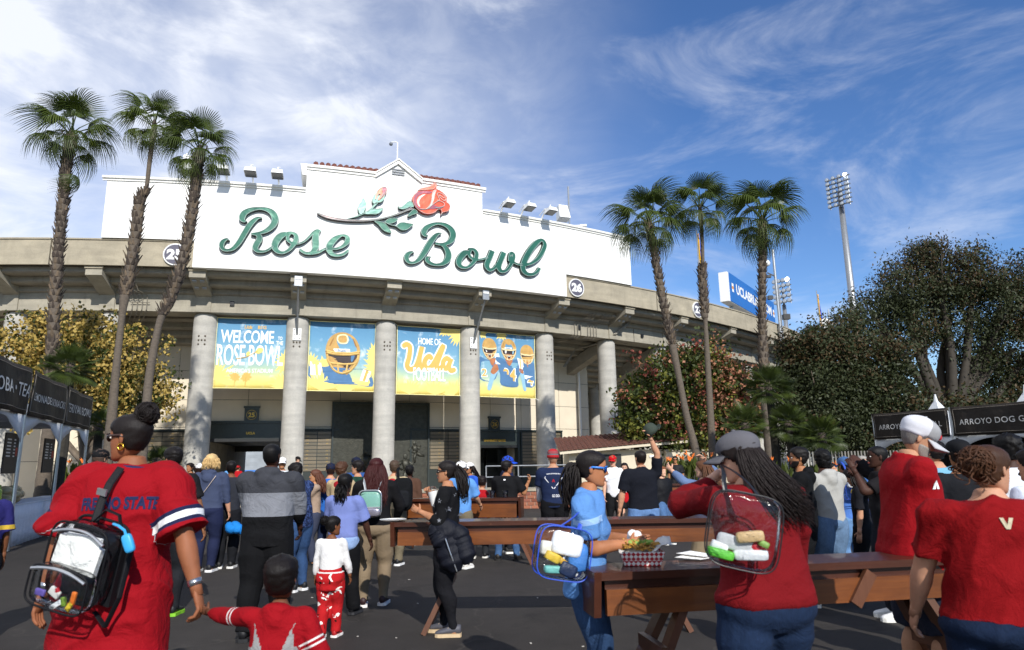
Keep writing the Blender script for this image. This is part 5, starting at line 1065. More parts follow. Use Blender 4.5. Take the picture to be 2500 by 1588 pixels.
bw = thing('brick_wall', 'low red brick planter wall under the pale concrete ledge', 'wall', ((X0 + X1) / 2, YB, 0)); hwid = (X1 - X0) / 2
MB().box((0, .2, .29), (hwid * 2, .36, .58)).build('mortar_core', MORT, bw)
bm = bmesh.new(); bmesh.ops.create_cube(bm, size=1); bmesh.ops.bevel(bm, geom=bm.edges[:], offset=.03, segments=1, affect='EDGES'); bmesh_ = bpy.data.meshes.new('brick'); bm.to_mesh(bmesh_); bm.free(); bmesh_.materials.append(BR)
nb = int(hwid * 2 / .27)
for j in range(5):
    for i in range(nb):
        x = -hwid + (i + .5 + (.5 if j % 2 else 0)) * hwid * 2 / nb
        if x > hwid - .1: continue
        inst(bmesh_, 'brick', bw, (x, .012 + random.uniform(-.004, .004), .055 + j * .112), (0, 0, 0), (.245, .06, .1))
MB().box((0, .35, .62), (hwid * 2 + .1, .8, .075)).build('ledge', CONC_P, bw)
lo = thing('terrace_plinth', 'pale concrete terrace base below the column row', 'ledge', (0, 27.5, 0)); MB().box((-2, 0, .3), (24, .6, .55)).build('block', PAVE, lo)
hr = thing('handrail', 'steel handrail on the ledge before gate 26', 'handrail', (dy_(1245, 1150, 26).x, 26, .58)); m = MB()
for z in (.45, .85): m.tube([(-1.6, 0, z), (2.2, 0, z)], .025, 6)
for x in (-1.6, -.4, .9, 2.2): m.tube([(x, 0, 0), (x, 0, .85)], .025, 6)
m.build('rail', STEEL, hr)
pf = thing('picket_fence', 'grey metal picket fence before the dark trees', 'fence', (dy_(2000, 1090, 29).x, 29, 0)); pk = MB().box((0, 0, .0), (.055, .055, 1.7)); pm = lmesh(pk, 'picket', mat('fence_grey', '#77756f', .7, .15, 5)); fx0, fx1 = dy_(1890, 1090, 29).x - pf.location.x, dy_(2420, 1090, 29).x - pf.location.x
nP = int((fx1 - fx0) / .135)
for i in range(nP): inst(pm, 'picket', pf, (fx0 + i * .135, 0, .95))
for z in (.45, 1.55): MB().box(((fx0 + fx1) / 2, .05, z), (fx1 - fx0, .04, .05)).build('rail', STEEL, pf)
MB().box((fx0 + 2.0, .0, .9), (.5, .4, 1.3)).build('utility_box', mat('box_tan', '#8e836c', .7, .1), pf)
# ================================================================ TENTS
BAN = mat('tent_banner_dark', '#2c2723', .7, .12, 3, .5, 4, .06, spec=.3); TWH = mat('tent_white', '#cfd2d6', .7, .05, 3, .4, 5, .04); BTX = mat('tent_lettering', '#d9d6d0', .6, .03); BEDGE = mat('tent_banner_border', '#8a8278', .6, .05); ALU = mat('tent_aluminium', '#b4b8bc', .3, .05, metal=.8); SKIRT = mat('table_skirt', '#dde0e6', .8, .05, 6, .5, 9, .04)
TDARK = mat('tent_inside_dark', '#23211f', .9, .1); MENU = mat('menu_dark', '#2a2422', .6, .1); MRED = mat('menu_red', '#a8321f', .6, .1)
def tent_row(posts, ztop, zbot, texts, name_lab, inward, depth, zsk=None, peak=1.0, italic=False):
    for i in range(len(posts) - 1):
        A, B = Vector(posts[i] + (0,)), Vector(posts[i + 1] + (0,)); ex = (B - A); w = ex.length; ex.normalize(); inn = Vector(inward).normalized(); inn = (inn - ex * inn.dot(ex)).normalized()
        T = thing('food_tent', name_lab[i], 'tent', tuple(A), 0); up = Vector((0, 0, 1)); sgn = 1 if ex.cross(up).dot(inn) < 0 else -1
        f = lambda x, y, z: ex * x + inn * y + up * z
        for x, y in ((0.03, 0), (w - .03, 0), (.03, depth), (w - .03, depth)):
            m = MB(); m.tube([f(x, y, 0), f(x, y, zbot if y else ztop)], .03, 8); m.build('post', ALU, T)
        nx, nz = 22, 8; m = MB(); wav = lambda x, z: -.05 + .018 * math.sin(x * 5 + z * 3 + i) + .022 * math.sin(x * 1.9 - z * 4)
        vs = [f(.06 + (w - .12) * a / nx, wav(.06 + (w - .12) * a / nx, zbot + (ztop - zbot) * b / nz), zbot + (ztop - zbot) * b / nz - .02 * math.sin(math.pi * a / nx) * (b / nz)) for b in range(nz + 1) for a in range(nx + 1)]
        m.add(vs, [(b * (nx + 1) + a, b * (nx + 1) + a + 1, (b + 1) * (nx + 1) + a + 1, (b + 1) * (nx + 1) + a) for b in range(nz) for a in range(nx)]); bo = m.build('banner', BAN, T, smooth=True); bo.modifiers.new('s', 'SOLIDIFY').thickness = .004
        rv = lambda x: x if sgn > 0 else w - x            # text must read left to right for someone in front
        sx = 1 if ex.cross(up).dot(inn) < 0 else 1
        m = MB()
        for q0, q1 in (((.12, .1), (.88 * 0 + 1 - .04, .1)),): pass
        for z in (zbot + .09, ztop - .09): m.tube([f(x, wav(x, z) - .012, z) for x in np.linspace(.14, w - .14, 14)], .006, 4)
        for x in (.14, w - .14): m.tube([f(x, wav(x, z) - .012, z) for z in np.linspace(zbot + .09, ztop - .09, 6)], .006, 4)
        m.build('banner_border', BEDGE, bo)
        v, fa = text2d(texts[i], 1, 'CENTER', 1, .004, .25 if (italic and i == 2) else 0, 1.05); a = np.array(v); tw = np.ptp(a[:, 0]); k = min(.36, (w * .8) / tw); m = MB(); zm_ = (zbot + ztop) / 2 - .13; cxk = .62 if texts[i][0] == 'B' else .5
        m.add([f(w * cxk + x * k, wav(w * cxk + x * k, zm_ + y * k) - .015, zm_ + y * k) for x, y in a], fa); m.build('lettering', BTX, bo)
        nx = 16; m = MB(); vs = []
        for b in range(3):
            for a_ in range(nx + 1):
                u = a_ / nx; drop = .12 + .5 * (abs(2 * u - 1) ** 2.2); vs.append(f(.03 + (w - .06) * u, .01 + .02 * math.sin(u * 18), zbot + .05 - drop * b / 2))
        m.add(vs, [(b * (nx + 1) + a, b * (nx + 1) + a + 1, (b + 1) * (nx + 1) + a + 1, (b + 1) * (nx + 1) + a) for b in range(2) for a in range(nx)]); vo = m.build('valance', TWH, T, smooth=True); vo.modifiers.new('s', 'SOLIDIFY').thickness = .006
        m = MB(); c = f(w / 2, depth / 2, 0); n = 6; vs = []
        ring = [f(0, 0, 0), f(w, 0, 0), f(w, depth, 0), f(0, depth, 0)]
        for j in range(n + 1):
            t = j / n; z = zbot + .05 + (peak) * (t ** 2.6);
            for p in ring: vs.append(p.lerp(c, t * .97) + up * z)
        m.add(vs, [(j * 4 + q, j * 4 + (q + 1) % 4, (j + 1) * 4 + (q + 1) % 4, (j + 1) * 4 + q) for j in range(n) for q in range(4)]); ro = m.build('roof', TWH, T, smooth=False); ro.modifiers.new('s', 'SOLIDIFY').thickness = .006
        m = MB(); m.tube([c + up * (zbot + peak - .05), c + up * (zbot + peak + .3)], [.1, .03], 6); m.build('finial', TWH, T)
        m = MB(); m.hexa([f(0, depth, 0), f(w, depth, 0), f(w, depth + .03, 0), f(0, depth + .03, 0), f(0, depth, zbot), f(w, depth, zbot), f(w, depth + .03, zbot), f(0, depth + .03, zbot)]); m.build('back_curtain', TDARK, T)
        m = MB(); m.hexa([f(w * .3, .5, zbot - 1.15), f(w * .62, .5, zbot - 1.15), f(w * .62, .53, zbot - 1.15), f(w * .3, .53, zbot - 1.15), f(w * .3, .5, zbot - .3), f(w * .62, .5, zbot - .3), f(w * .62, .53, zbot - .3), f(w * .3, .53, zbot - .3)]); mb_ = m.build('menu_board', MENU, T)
        m = MB()
        for r_ in range(6):
            for x0, x1 in ((.33, .42), (.48, .52)): m.add([f(w * x0, .495, zbot - .42 - r_ * .07), f(w * x1, .495, zbot - .42 - r_ * .07), f(w * x1, .495, zbot - .45 - r_ * .07), f(w * x0, .495, zbot - .45 - r_ * .07)], [(0, 1, 2, 3)])
        m.build('menu_lines', BTX, mb_); m = MB(); m.add([f(w * .53, .494, zbot - .6), f(w * .6, .494, zbot - .6), f(w * .6, .494, zbot - .78), f(w * .53, .494, zbot - .78)], [(0, 1, 2, 3)]); m.build('menu_picture', MRED, mb_)
        if zsk:
            tb = thing('skirted_table', 'white skirted serving table under the %s tent' % ('BOBA TEA', 'LEMONADE', 'TERIYAKI')[i], 'table', tuple(A + inn * .2)); nx = 40; m = MB(); vs = []
            for b in range(4):
                for a_ in range(nx + 1): vs.append(f(w * a_ / nx, -.02 + .025 * math.sin(a_ * 1.9 + i) * (1 - b / 3) + .06 * (1 - b / 3) * 0, zsk * b / 3))
            m.add(vs, [(b * (nx + 1) + a, b * (nx + 1) + a + 1, (b + 1) * (nx + 1) + a + 1, (b + 1) * (nx + 1) + a) for b in range(3) for a in range(nx)]); m.build('skirt', SKIRT, tb, smooth=True).modifiers.new('s', 'SOLIDIFY').thickness = .005
            m = MB(); m.hexa([f(0, -.03, zsk), f(w, -.03, zsk), f(w, .7, zsk), f(0, .7, zsk), f(0, -.03, zsk + .03), f(w, -.03, zsk + .03), f(w, .7, zsk + .03), f(0, .7, zsk + .03)]); m.build('table_top', SKIRT, tb)
    return
dirL = Vector((-1.14, 2.95)).normalized(); LP_ = [(-9.85 + dirL.x * (3.05 * k), 13.8 + dirL.y * (3.05 * k)) for k in (-1, 0, 1, 2)]
tent_row(LP_, 3.55, 2.62, ['BOBA • TEA', 'LEMONADE & SNACKS', 'TERIYAKI BOWLS'], ['dark-bannered tent lettered BOBA TEA at the left edge', 'tent with a dark LEMONADE and SNACKS banner', 'tent with a creased TERIYAKI BOWLS banner, far end of its row'], (-1, -.3, 0), 3.0, .82, .95, True)
RP = [(14.15, 27.2), (15.3, 24.1), (16.5, 21.0), (17.7, 17.9)]
tent_row(RP, 3.2, 2.2, ['ARROYO DOG GRILL', 'ARROYO DOG GRILL', 'ARROYO DOG GRILL'], ['black ARROYO DOG GRILL tent, farther of the two on the right', 'nearer black ARROYO DOG GRILL tent at the right edge', 'third black grill tent, mostly beyond the right edge'][:3], (1, .35, 0), 3.0, None, 1.35)
GJ = mat('green_drink', '#9ab83c', .2, .1, bump=0, spec=.6); q = dy_(38, 1190, 13.6)
jar = thing('drink_jar', 'big jar of green drink on the left serving table', 'jar', (LP_[1][0] - .35, LP_[1][1] - .1, .85)); m = MB(); m.lathe([(.12, 0), (.15, .04), (.15, .3), (.12, .34)], n=16); m.build('jar_body', GJ, jar, smooth=True); m = MB(); m.lathe([(.125, .34), (.125, .4), (.05, .42)], n=16); m.build('lid', mat('jar_lid', '#8fae4a', .4, .05), jar)
for i in range(2):
    bg = thing('bun_bag', ('bag of buns beside the green jar', 'second bag of buns farther along the serving table')[i], 'bag', (LP_[1][0] - .5 - .15 * i, LP_[1][1] + .45 + .5 * i, .85)); m = MB()
    for k in range(5): m.ell((random.uniform(-.1, .1), random.uniform(-.15, .15), .1 + .09 * (k % 3)), (.15, .16, .1), 10, 6)
    m.build('bag', mat('bun_plastic', '#b09a72', .3, .3, 12, .5, 25, .02), bg, smooth=True)
# ================================================================ TRESTLE TABLES
WT = M_wood('table_top_wood', '#36190f', '#4f2a1a', 'x', .38); WA = M_wood('table_apron_wood', '#4a2410', '#8a4f22', 'x', .42); WE = M_wood('table_leg_wood', '#4f2e1d', '#6d4530', 'z', .45)
def trestle(L, R, h, w, lab, ap=.19, legs=((.12, -1), (.88, 1)), brace=()):
    L, R = Vector((L[0], L[1], 0)), Vector((R[0], R[1], 0)); ex = R - L; ln = ex.length; ex.normalize(); bk = Vector((-ex.y, ex.x, 0)); ang = math.atan2(ex.y, ex.x)
    T = thing('trestle_table', lab, 'table', tuple((L + R) / 2), ang, 'wooden trestle tables'); hl = ln / 2
    m = MB(); m.box((0, w * .25, h - .02), (ln, w * .485, .04)); m.build('top_board', WT, T); m = MB(); m.box((0, w * .75, h - .021), (ln, w * .485, .04)); m.build('top_board', WT, T)
    m = MB(); m.box((0, .035, h - .04 - ap / 2 - .05), (ln - .06, .04, ap)); m.build('apron', WA, T); m = MB(); m.box((0, w - .035, h - .04 - ap / 2 - .05), (ln - .06, .04, ap)); m.build('apron', WA, T)
    m = MB(); m.box((0, .06, h - .066), (ln - .06, .03, .05)); m.box((0, w - .06, h - .066), (ln - .06, .03, .05)); m.build('batten', WT, T)
    for sx in (-1, 1):
        m = MB(); m.add([(sx * (hl + .0), -.005, h + .004), (sx * hl, w + .005, h + .004), (sx * hl, w - .03, h - .1 - ap), (sx * hl, .03, h - .1 - ap), (sx * (hl + .04), -.005, h + .004), (sx * (hl + .04), w + .005, h + .004), (sx * (hl + .04), w - .03, h - .1 - ap), (sx * (hl + .04), .03, h - .1 - ap)], [(0, 1, 2, 3), (7, 6, 5, 4), (0, 4, 5, 1), (1, 5, 6, 2), (2, 6, 7, 3), (3, 7, 4, 0)]); m.build('end_board', WT, T)
    for u, dr in legs:
        x = -hl + ln * u;
        for y in (.09, w - .09):
            m = MB(); m.beam((x, y, h - .1), (x + dr * .44, y + (-.1 if y < w / 2 else .1), 0.0), .09, .045, (1, 0, 0)); m.build('leg', WE, T)
        m = MB(); m.beam((x + dr * .2, .0, h * .5), (x + dr * .2, w, h * .5), .04, .14); m.build('cross_board', WE, T)
        m = MB(); m.beam((x, .06, h - .1 - ap * .5), (x, w - .06, h - .1 - ap * .5), .2, .12); m.build('leg_block', WT, T)
    for u in brace:
        x = -hl + ln * u; m = MB(); m.beam((x, .008, h - .06), (x - .12, .008, h - .1 - ap), .07, .03, (0, 1, 0)); m.build('brace', WE, T)
    return T
h2 = .92; Lf, Rf = at_z(1468, 1400, h2), at_z(2252, 1362, h2)
trestle((Lf.x, Lf.y), (Rf.x + .25, Rf.y), h2, .36, 'nearest long wooden trestle table with the paper food tray on it', .13, ((.24, -1), (.86, 1)), (.72,))
trestle((-1.13, 6.62), (2.5, 6.55), .98, .36, 'long wooden trestle table with a plate at its left end, behind the nearest one', .12, ((.2, -1), (.62, 1)))
trestle((-1.9, 11.2), (.05, 10.9), .98, .36, 'wooden trestle table behind the pointing man', .2)
q = at_z(1620, 1183, .98); trestle((q.x - .1, 16.5), (q.x + 2.6, 16.2), .98, .36, 'far wooden trestle table before the brick wall', .2, ((.02, 0), (.9, 1)))
# ================================================================ PEOPLE: generator
def cloth(hexc, var=.1, wr=.35, name=None, rough=.85, scale=1.0):
    key = 'cloth_' + (name or hexc)
    if key in MATS: return MATS[key]
    t = NT(key); v = t.coord('Object'); f1 = t.noise(v, 7 * scale, 5, .6, .8); f2 = t.noise(v, 2.5, 3); f3 = t.noise(v, 260, 2)
    t.base(t.mix(1.0, hexc, t.ramp(f2, [(.3, (1 - var,) * 3), (.7, (1 + var,) * 3)]), 'MULTIPLY'))
    t.bump(t.mix(.12, f1, f3), wr, .05); t.set(rough=rough, sheen=.0, spec=.15); MATS[key] = t.m; return t.m
def cloth_bands(name, stops, wr=.35, attr=None, extra=None, axis=2):
    t = NT(name); v = t.coord('Object'); f1 = t.noise(v, 7, 5, .6, .8)
    if attr: a = t.n('ShaderNodeAttribute', attribute_name=attr); fac = a.outputs['Fac']
    else:
        s = t.n('ShaderNodeSeparateXYZ'); t.l(v, s.inputs[0]); mr = t.n('ShaderNodeMath', operation='MULTIPLY'); t.l(s.outputs[axis], mr.inputs[0]); mr.inputs[1].default_value = .5; fac = mr.outputs[0]; stops = [(p * .5, c) for p, c in stops]
    c = t.ramp(fac, stops, 'CONSTANT')
    if extra: c = extra(t, c, v)
    t.base(c); t.bump(f1, wr, .05); t.set(rough=.85, spec=.15); return t.m
def denim(hexc):
    key = 'denim_' + hexc
    if key in MATS: return MATS[key]
    t = NT(key); v = t.coord('Object'); f1 = t.noise(v, 3, 5, .6, .5); f2 = t.noise(v, 9, 5, .6, 1.0); f3 = t.noise(t.coord('Object', (1, 1, .15)), 180, 2)
    c = t.mix(1.0, hexc, t.ramp(f1, [(.3, (.7,) * 3), (.72, (1.4,) * 3)]), 'MULTIPLY'); c = t.mix(1.0, c, t.ramp(f3, [(.3, (.85,) * 3), (.7, (1.15,) * 3)]), 'MULTIPLY')
    t.base(c); t.bump(f2, .45, .03); t.set(rough=.9, spec=.2); MATS[key] = t.m; return t.m
def skinm(hexc):
    key = 'skin_' + hexc
    if key in MATS: return MATS[key]
    t = NT(key); v = t.coord('Object'); f = t.noise(v, 9, 5, .6); f2 = t.noise(v, 70, 3)
    t.base(t.mix(1.0, hexc, t.ramp(f, [(.3, (.8, .77, .75)), (.7, (1.14, 1.1, 1.08))]), 'MULTIPLY')); t.bump(f2, .08, .004); t.set(rough=.6, spec=.25, sss=.06); t.b.inputs['Subsurface Radius'].default_value = (.02, .008, .004); MATS[key] = t.m; return t.m
def hairm(hexc):
    key = 'hair_' + hexc
    if key in MATS: return MATS[key]
    t = NT(key); v = t.coord('Object', (60, 60, 8)); f = t.noise(v, 2.0, 4, .7, 1.0); t.base(t.mix(1.0, hexc, t.ramp(f, [(.3, (.75,) * 3), (.75, (1.3,) * 3)]), 'MULTIPLY')); t.bump(f, .4, .008); t.set(rough=.55, spec=.25); MATS[key] = t.m; return t.m
def rubber(hexc): return mat('rubber_' + hexc, hexc, .6, .06, 10, .1)
def plastic(hexc, r=.3): return mat('plastic_%s_%s' % (hexc, r), hexc, r, .04, 10, .03)
def vinyl(name='clear_vinyl', tint=(.93, .95, .97)):
    if name in MATS: return MATS[name]
    t = NT(name); t.t.nodes.remove(t.b); tr = t.n('ShaderNodeBsdfTransparent'); tr.inputs[0].default_value = tint + (1,); gl = t.n('ShaderNodeBsdfGlossy'); gl.inputs['Roughness'].default_value = .08; fr = t.n('ShaderNodeFresnel'); fr.inputs[0].default_value = 1.22
    v = t.coord('Object'); b = t.n('ShaderNodeBump'); b.inputs['Strength'].default_value = .6; b.inputs['Distance'].default_value = .02; t.l(t.noise(v, 9, 4, .6, 1), b.inputs['Height']); t.l(b.outputs[0], gl.inputs['Normal']); t.l(b.outputs[0], fr.inputs['Normal'])
    ad = t.n('ShaderNodeMath', operation='ADD'); t.l(fr.outputs[0], ad.inputs[0]); ad.inputs[1].default_value = .02
    mx = t.n('ShaderNodeMixShader'); t.l(ad.outputs[0], mx.inputs[0]); t.l(tr.outputs[0], mx.inputs[1]); t.l(gl.outputs[0], mx.inputs[2]); t.l(mx.outputs[0], t.o.inputs[0]); MATS[name] = t.m; return t.m
HEADT = np.array([  # z, half width, y front, y back, y centre  (units: head height)
    (-.50, .085, .335, .16, .24), (-.47, .15, .37, .06, .2), (-.42, .205, .385, -.05, .12), (-.34, .245, .385, -.16, .06), (-.25, .272, .385, -.26, .02), (-.12, .298, .385, -.37, 0), (0, .315, .385, -.43, 0), (.12, .33, .40, -.465, 0), (.22, .33, .395, -.47, 0), (.32, .305, .35, -.43, 0), (.40, .255, .27, -.35, 0), (.455, .185, .17, -.25, -.02), (.488, .1, .05, -.15, -.04), (.5, .02, -.03, -.07, -.05)])
def hrow(z):
    return [np.interp(z, HEADT[:, 0], HEADT[:, k]) for k in (1, 2, 3, 4)]
def head_pts(n=40, m=34):
    zs = -.5 + np.linspace(0, 1, m) ** 1.0; zs = np.concatenate([[-.5, -.485], np.linspace(-.46, .44, m - 6), [.465, .482, .494, .5]]); T = np.linspace(0, 2 * np.pi, n, endpoint=False)
    V = []
    for z in zs:
        a, yf, yb, yc = hrow(z); c, s = np.cos(T), np.sin(T)
        x = a * np.sign(c) * np.abs(c) ** .9; y = np.where(s > 0, yc + (yf - yc) * np.abs(s) ** .85, yc - (yc - yb) * np.abs(s) ** .85)
        fr = np.clip(s * 3 - .2, 0, 1); g = lambda cx, cz, wx, wz: np.exp(-((np.abs(x) - cx) / wx) ** 2 - ((z - cz) / wz) ** 2)
        nz = np.interp(z, [-.17, -.145, -.11, .0, .08, .12], [0, .07, .125, .065, .02, 0])
        y = y + fr * (nz * np.exp(-(x / (.05 + .02 * (z < -.08))) ** 2) - .04 * g(.145, .03, .08, .05) + .02 * g(.13, .10, .12, .035) + .024 * g(0, -.235, .1, .022) + .026 * g(0, -.285, .09, .022) - .014 * g(0, -.262, .11, .012) + .025 * g(0, -.42, .1, .05) + .015 * g(.2, -.12, .09, .09))
        V.append(np.c_[x, y, np.full(n, z)])
    V = np.array(V); k = len(zs)
    F = [(i * n + j, i * n + (j + 1) % n, (i + 1) * n + (j + 1) % n, (i + 1) * n + j) for i in range(k - 1) for j in range(n)] + [tuple(range(n))[::-1], tuple((k - 1) * n + j for j in range(n))]
    return V.reshape(-1, 3), F, zs, T
HV, HF, HZ, HTh = head_pts()
TORSO = [  # z, half width, front, back
    (.455, .05, .035, .04), (.475, .082, .05, .062), (.50, .096, .056, .070), (.53, .099, .058, .070), (.565, .093, .056, .058), (.61, .084, .054, .048), (.66, .087, .058, .050), (.71, .095, .063, .056), (.75, .101, .060, .060), (.79, .102, .050, .060), (.82, .090, .041, .052), (.84, .062, .035, .045), (.858, .036, .031, .037), (.885, .030, .029, .031)]
JOBS = []; POST = []
def sm3(x): x = max(0., min(1., x)); return x * x * (3 - 2 * x)
class Fig:
    def __init__(s, lab, x, y, H, yaw=0, lean=0, side=0, twist=0, w=1.0, dpt=1.0, belly=0., hips=1.0, bust=0., skin='#b98a6a', head=(0, 0, 0), headk=1.0, R=None, L=None, RL=(.055, 0, 0, 0), LL=(.055, 0, 0, 0), z0=0.0, q=1, group=None, shw=1.0, legk=1.0, grip=(.35, .35), name='person'):
        H = H / (.87 + .13 * headk); s.H = H; s.T = thing(name, lab, 'person', (x, y, z0), R_(yaw), group); s.w = w; s.d = dpt; s.belly = belly; s.hips = hips; s.bust = bust; s.lean = R_(lean); s.side = R_(side); s.tw = R_(twist); s.skin = skinm(skin); s.q = q
        s.vx = {0: .011, 1: .015, 2: .021}[q]; s.hh = .13 * H * headk; s.hk = headk; s.grip = grip; s.seed = random.randint(0, 9999)
        sw = .108 * shw * (w ** .5); s.joint = {}
        for k, sg, arm in (('R', 1, R), ('L', -1, L)):
            S = s.bend((sg * sw * H, -.006 * H, .81 * H)); arm = arm or (sg * .15, .02, .43);
            t = Vector(arm[:3]) * H if len(arm) < 7 else Vector(arm[:3]) * H
            pole = Vector(arm[3:6]) if len(arm) >= 6 else Vector((sg * .5, -1, -.2)); s.joint[k] = s.ik(S, t, .165 * H, .145 * H, pole)
        for k, sg, lg in (('RL', 1, RL), ('LL', -1, LL)):
            Hp = Vector((sg * .052 * H * hips * (w ** .5), 0, .505 * H)); t = Vector((sg * lg[0] * H, lg[1] * H, .045 * H + (lg[2] if len(lg) > 2 else 0) * H)); s.joint[k] = s.ik(Hp, t, .235 * H, .232 * H, Vector((sg * .12, 1, 0)) if len(lg) < 5 else Vector(lg[4]))
        s.foot = {'RL': RL, 'LL': LL}; s.head = tuple(R_(a) for a in head)
        pv = Vector((0, -.006 * H, .872 * H)); s.hM = Matrix.Translation(s.bend(pv)) @ Matrix.Rotation(s.tw, 4, 'Z') @ Matrix.Rotation(-s.lean * .85, 4, 'X') @ Matrix.Rotation(s.head[0], 4, 'Z') @ Matrix.Rotation(-s.head[1], 4, 'X') @ Matrix.Rotation(s.head[2], 4, 'Y') @ Matrix.Translation(Vector((0, .012 * H, .5 * s.hh - .002 * H)))
        s.body()
    def bend(s, p):
        p = Vector(p); H = s.H; k = sm3((p.z / H - .50) / .22); o = Vector((0, 0, .53 * H)); v = p - o
        v = Matrix.Rotation(s.tw * sm3((p.z / H - .55) / .2), 3, 'Z') @ v; v = Matrix.Rotation(-s.lean * k, 3, 'X') @ v; v = Matrix.Rotation(s.side * k, 3, 'Y') @ v
        return o + v
    def ik(s, S, T, l1, l2, pole):
        d = T - S; L = d.length
        if L > (l1 + l2) * .998: T = S + d * ((l1 + l2) * .998 / L); d = T - S; L = d.length
        L = max(L, abs(l1 - l2) * 1.05); a = (l1 * l1 - l2 * l2 + L * L) / (2 * L); h = math.sqrt(max(0, l1 * l1 - a * a)); u = d.normalized(); p = pole - u * pole.dot(u)
        p = p.normalized() if p.length > 1e-5 else Vector((0, -1, 0)); return (S, S + u * a + p * h, S + d)
    def rings(s, z0, z1, infl=0., flare=0., step=.02, hang=False):
        H = s.H; zt = np.array([t[0] for t in TORSO]); zs = list(np.arange(z0, z1, step)) + [z1]; out = []
        for z in zs:
            ze = max(z, .51) if hang else z; a, f, b = (np.interp(ze, zt, [t[k] for t in TORSO]) for k in (1, 2, 3))
            if hang and z < .72: q_ = (z - .5) / .22; a = max(a, .096 + .002 * q_ - .004); f = max(f, .059); b = max(b, .066 - .008 * max(0, q_))
            t = sm3((z - .5) / .1) * (1 - sm3((z - .76) / .08))
            neck = sm3((z - .815) / .045); wf = s.w * (1 - neck) + neck * (.6 + .4 * s.w); df = s.d * (1 - neck) + neck
            hip = math.exp(-((max(z, .52) - .52) / .06) ** 2) if hang else math.exp(-((z - .52) / .05) ** 2); a = a * wf * (1 + (s.hips - 1) * hip); f = f * df + s.belly * math.exp(-((z - .6) / .06) ** 2) + s.bust * math.exp(-((z - .715) / .035) ** 2); b = b * df * (1 + (s.hips - 1) * hip)
            fl = flare * max(0, (z1 - z) / (z1 - z0)) ** 1.5
            fl -= infl * .55 * sm3((z0 + .05 - z) / .05) if hang and flare < .02 else 0
            out.append((z * H, a * H + infl + fl, f * H + infl + fl, b * H + infl + fl))
        return out
    def loft(s, mb, rs, n=22, pw=.86):
        V = []
        for z, a, f, b in rs:
            for j in range(n):
                t = 2 * math.pi * j / n; c, sn = math.cos(t), math.sin(t)
                V.append(s.bend((a * math.copysign(abs(c) ** pw, c), (f if sn > 0 else b) * math.copysign(abs(sn) ** pw, sn), z)))
        k = len(rs); mb.add(V, [(i * n + j, i * n + (j + 1) % n, (i + 1) * n + (j + 1) % n, (i + 1) * n + j) for i in range(k - 1) for j in range(n)] + [tuple(range(n))[::-1], tuple((k - 1) * n + j for j in range(n))])
    def limb(s, mb, chain, rad, n=12, bulge=None):
        C = cr([tuple(p) + (r,) for p, r in zip(chain, rad)], 5); mb.tube([Vector(c[:3]) for c in C], [max(.004, c[3]) for c in C], n)
    def body(s):
        H, w = s.H, s.w ** .5; mb = MB(); s.loft(mb, [(z, a - .03 * (1 - sm3((z / H - .8) / .04)), f - .025 * (1 - sm3((z / H - .8) / .04)), b - .028 * (1 - sm3((z / H - .8) / .04))) for z, a, f, b in s.rings(.455, .885)])
        for k in 'RL':
            S, E, W = s.joint[k]; i = s.bend((0, 0, .785 * H)); st = S.lerp(i, .35)
            s.limb(mb, [st, S, S.lerp(E, .45), E, E.lerp(W, .3), W], [.026 * H * w, .029 * H * w, .0295 * H * w, .0255 * H * w, .0265 * H * w, .0165 * H])
        for k in ('RL', 'LL'):
            P, K, A = s.joint[k]; back = Vector((0, -.012 * H, 0)); s.limb(mb, [P + Vector((0, 0, .02 * H)), P.lerp(K, .2), P.lerp(K, .6), K, K.lerp(A, .3) + back, K.lerp(A, .7), A, A - Vector((0, 0, .03 * H))], [.036 * H * w, .042 * H * w, .042 * H * w, .035 * H * w, .037 * H * w, .027 * H, .022 * H, .022 * H])
        s.job(mb, 'body', [s.skin], s.vx * 1.15, 3, kind='body')
    def headmesh(s):
        V = (HV * s.hh); e = MB()
        for sx in (-1, 1): e.ell((sx * .325 * s.hh, -.04 * s.hh, -.02 * s.hh), (.035 * s.hh, .075 * s.hh, .125 * s.hh), 8, 6, Matrix.Rotation(sx * .35, 3, 'Z'))
        o = len(V); V = np.vstack([V, np.array(e.v)]); F = HF + [tuple(i + o for i in f) for f in e.f]
        M = np.array(s.hM); return V @ M[:3, :3].T + M[:3, 3], F
    def handmesh(s, k):
        S, E, W = s.joint[k]; H = s.H; sg = 1 if k == 'R' else -1; d = (W - E).normalized(); gr = s.grip[0 if k == 'R' else 1]
        up = getattr(s, 'palm', {}).get(k, Vector((-sg, 0, 0)));  p = up - d * up.dot(d); p = p.normalized() if p.length > 1e-4 else Vector((1, 0, 0)); r = d.cross(p) * (1 if k == 'R' else -1)   # p: palm normal, r: towards the thumb
        m = MB(); u = .105 * H; L = .5 * u
        rot = Matrix((r, p, d)).transposed(); m.ell(W + d * L * .55, (.40 * L * .95, .2 * L, .72 * L), 12, 8, rot); m.tube([W - d * .03 * H, W + d * .02 * H], [(.0165 * H), (.0155 * H)], 10)
        for i, (off, ln) in enumerate(((.28, .46), (.1, .52), (-.09, .48), (-.26, .38))):
            b = W + d * L * 1.05 + r * off * L * 1.05; a1 = gr * 1.2 + .1; a2 = a1 + gr * 1.5; l = ln * u
            e1 = b + (d * math.cos(a1) + p * math.sin(a1)) * l * .5; e2 = e1 + (d * math.cos(a2) + p * math.sin(a2)) * l * .45; m.tube([b - d * L * .25, b, e1, e1.lerp(e2, .6), e2], [.0052 * H, .0053 * H, .005 * H, .0045 * H, .003 * H], 8)
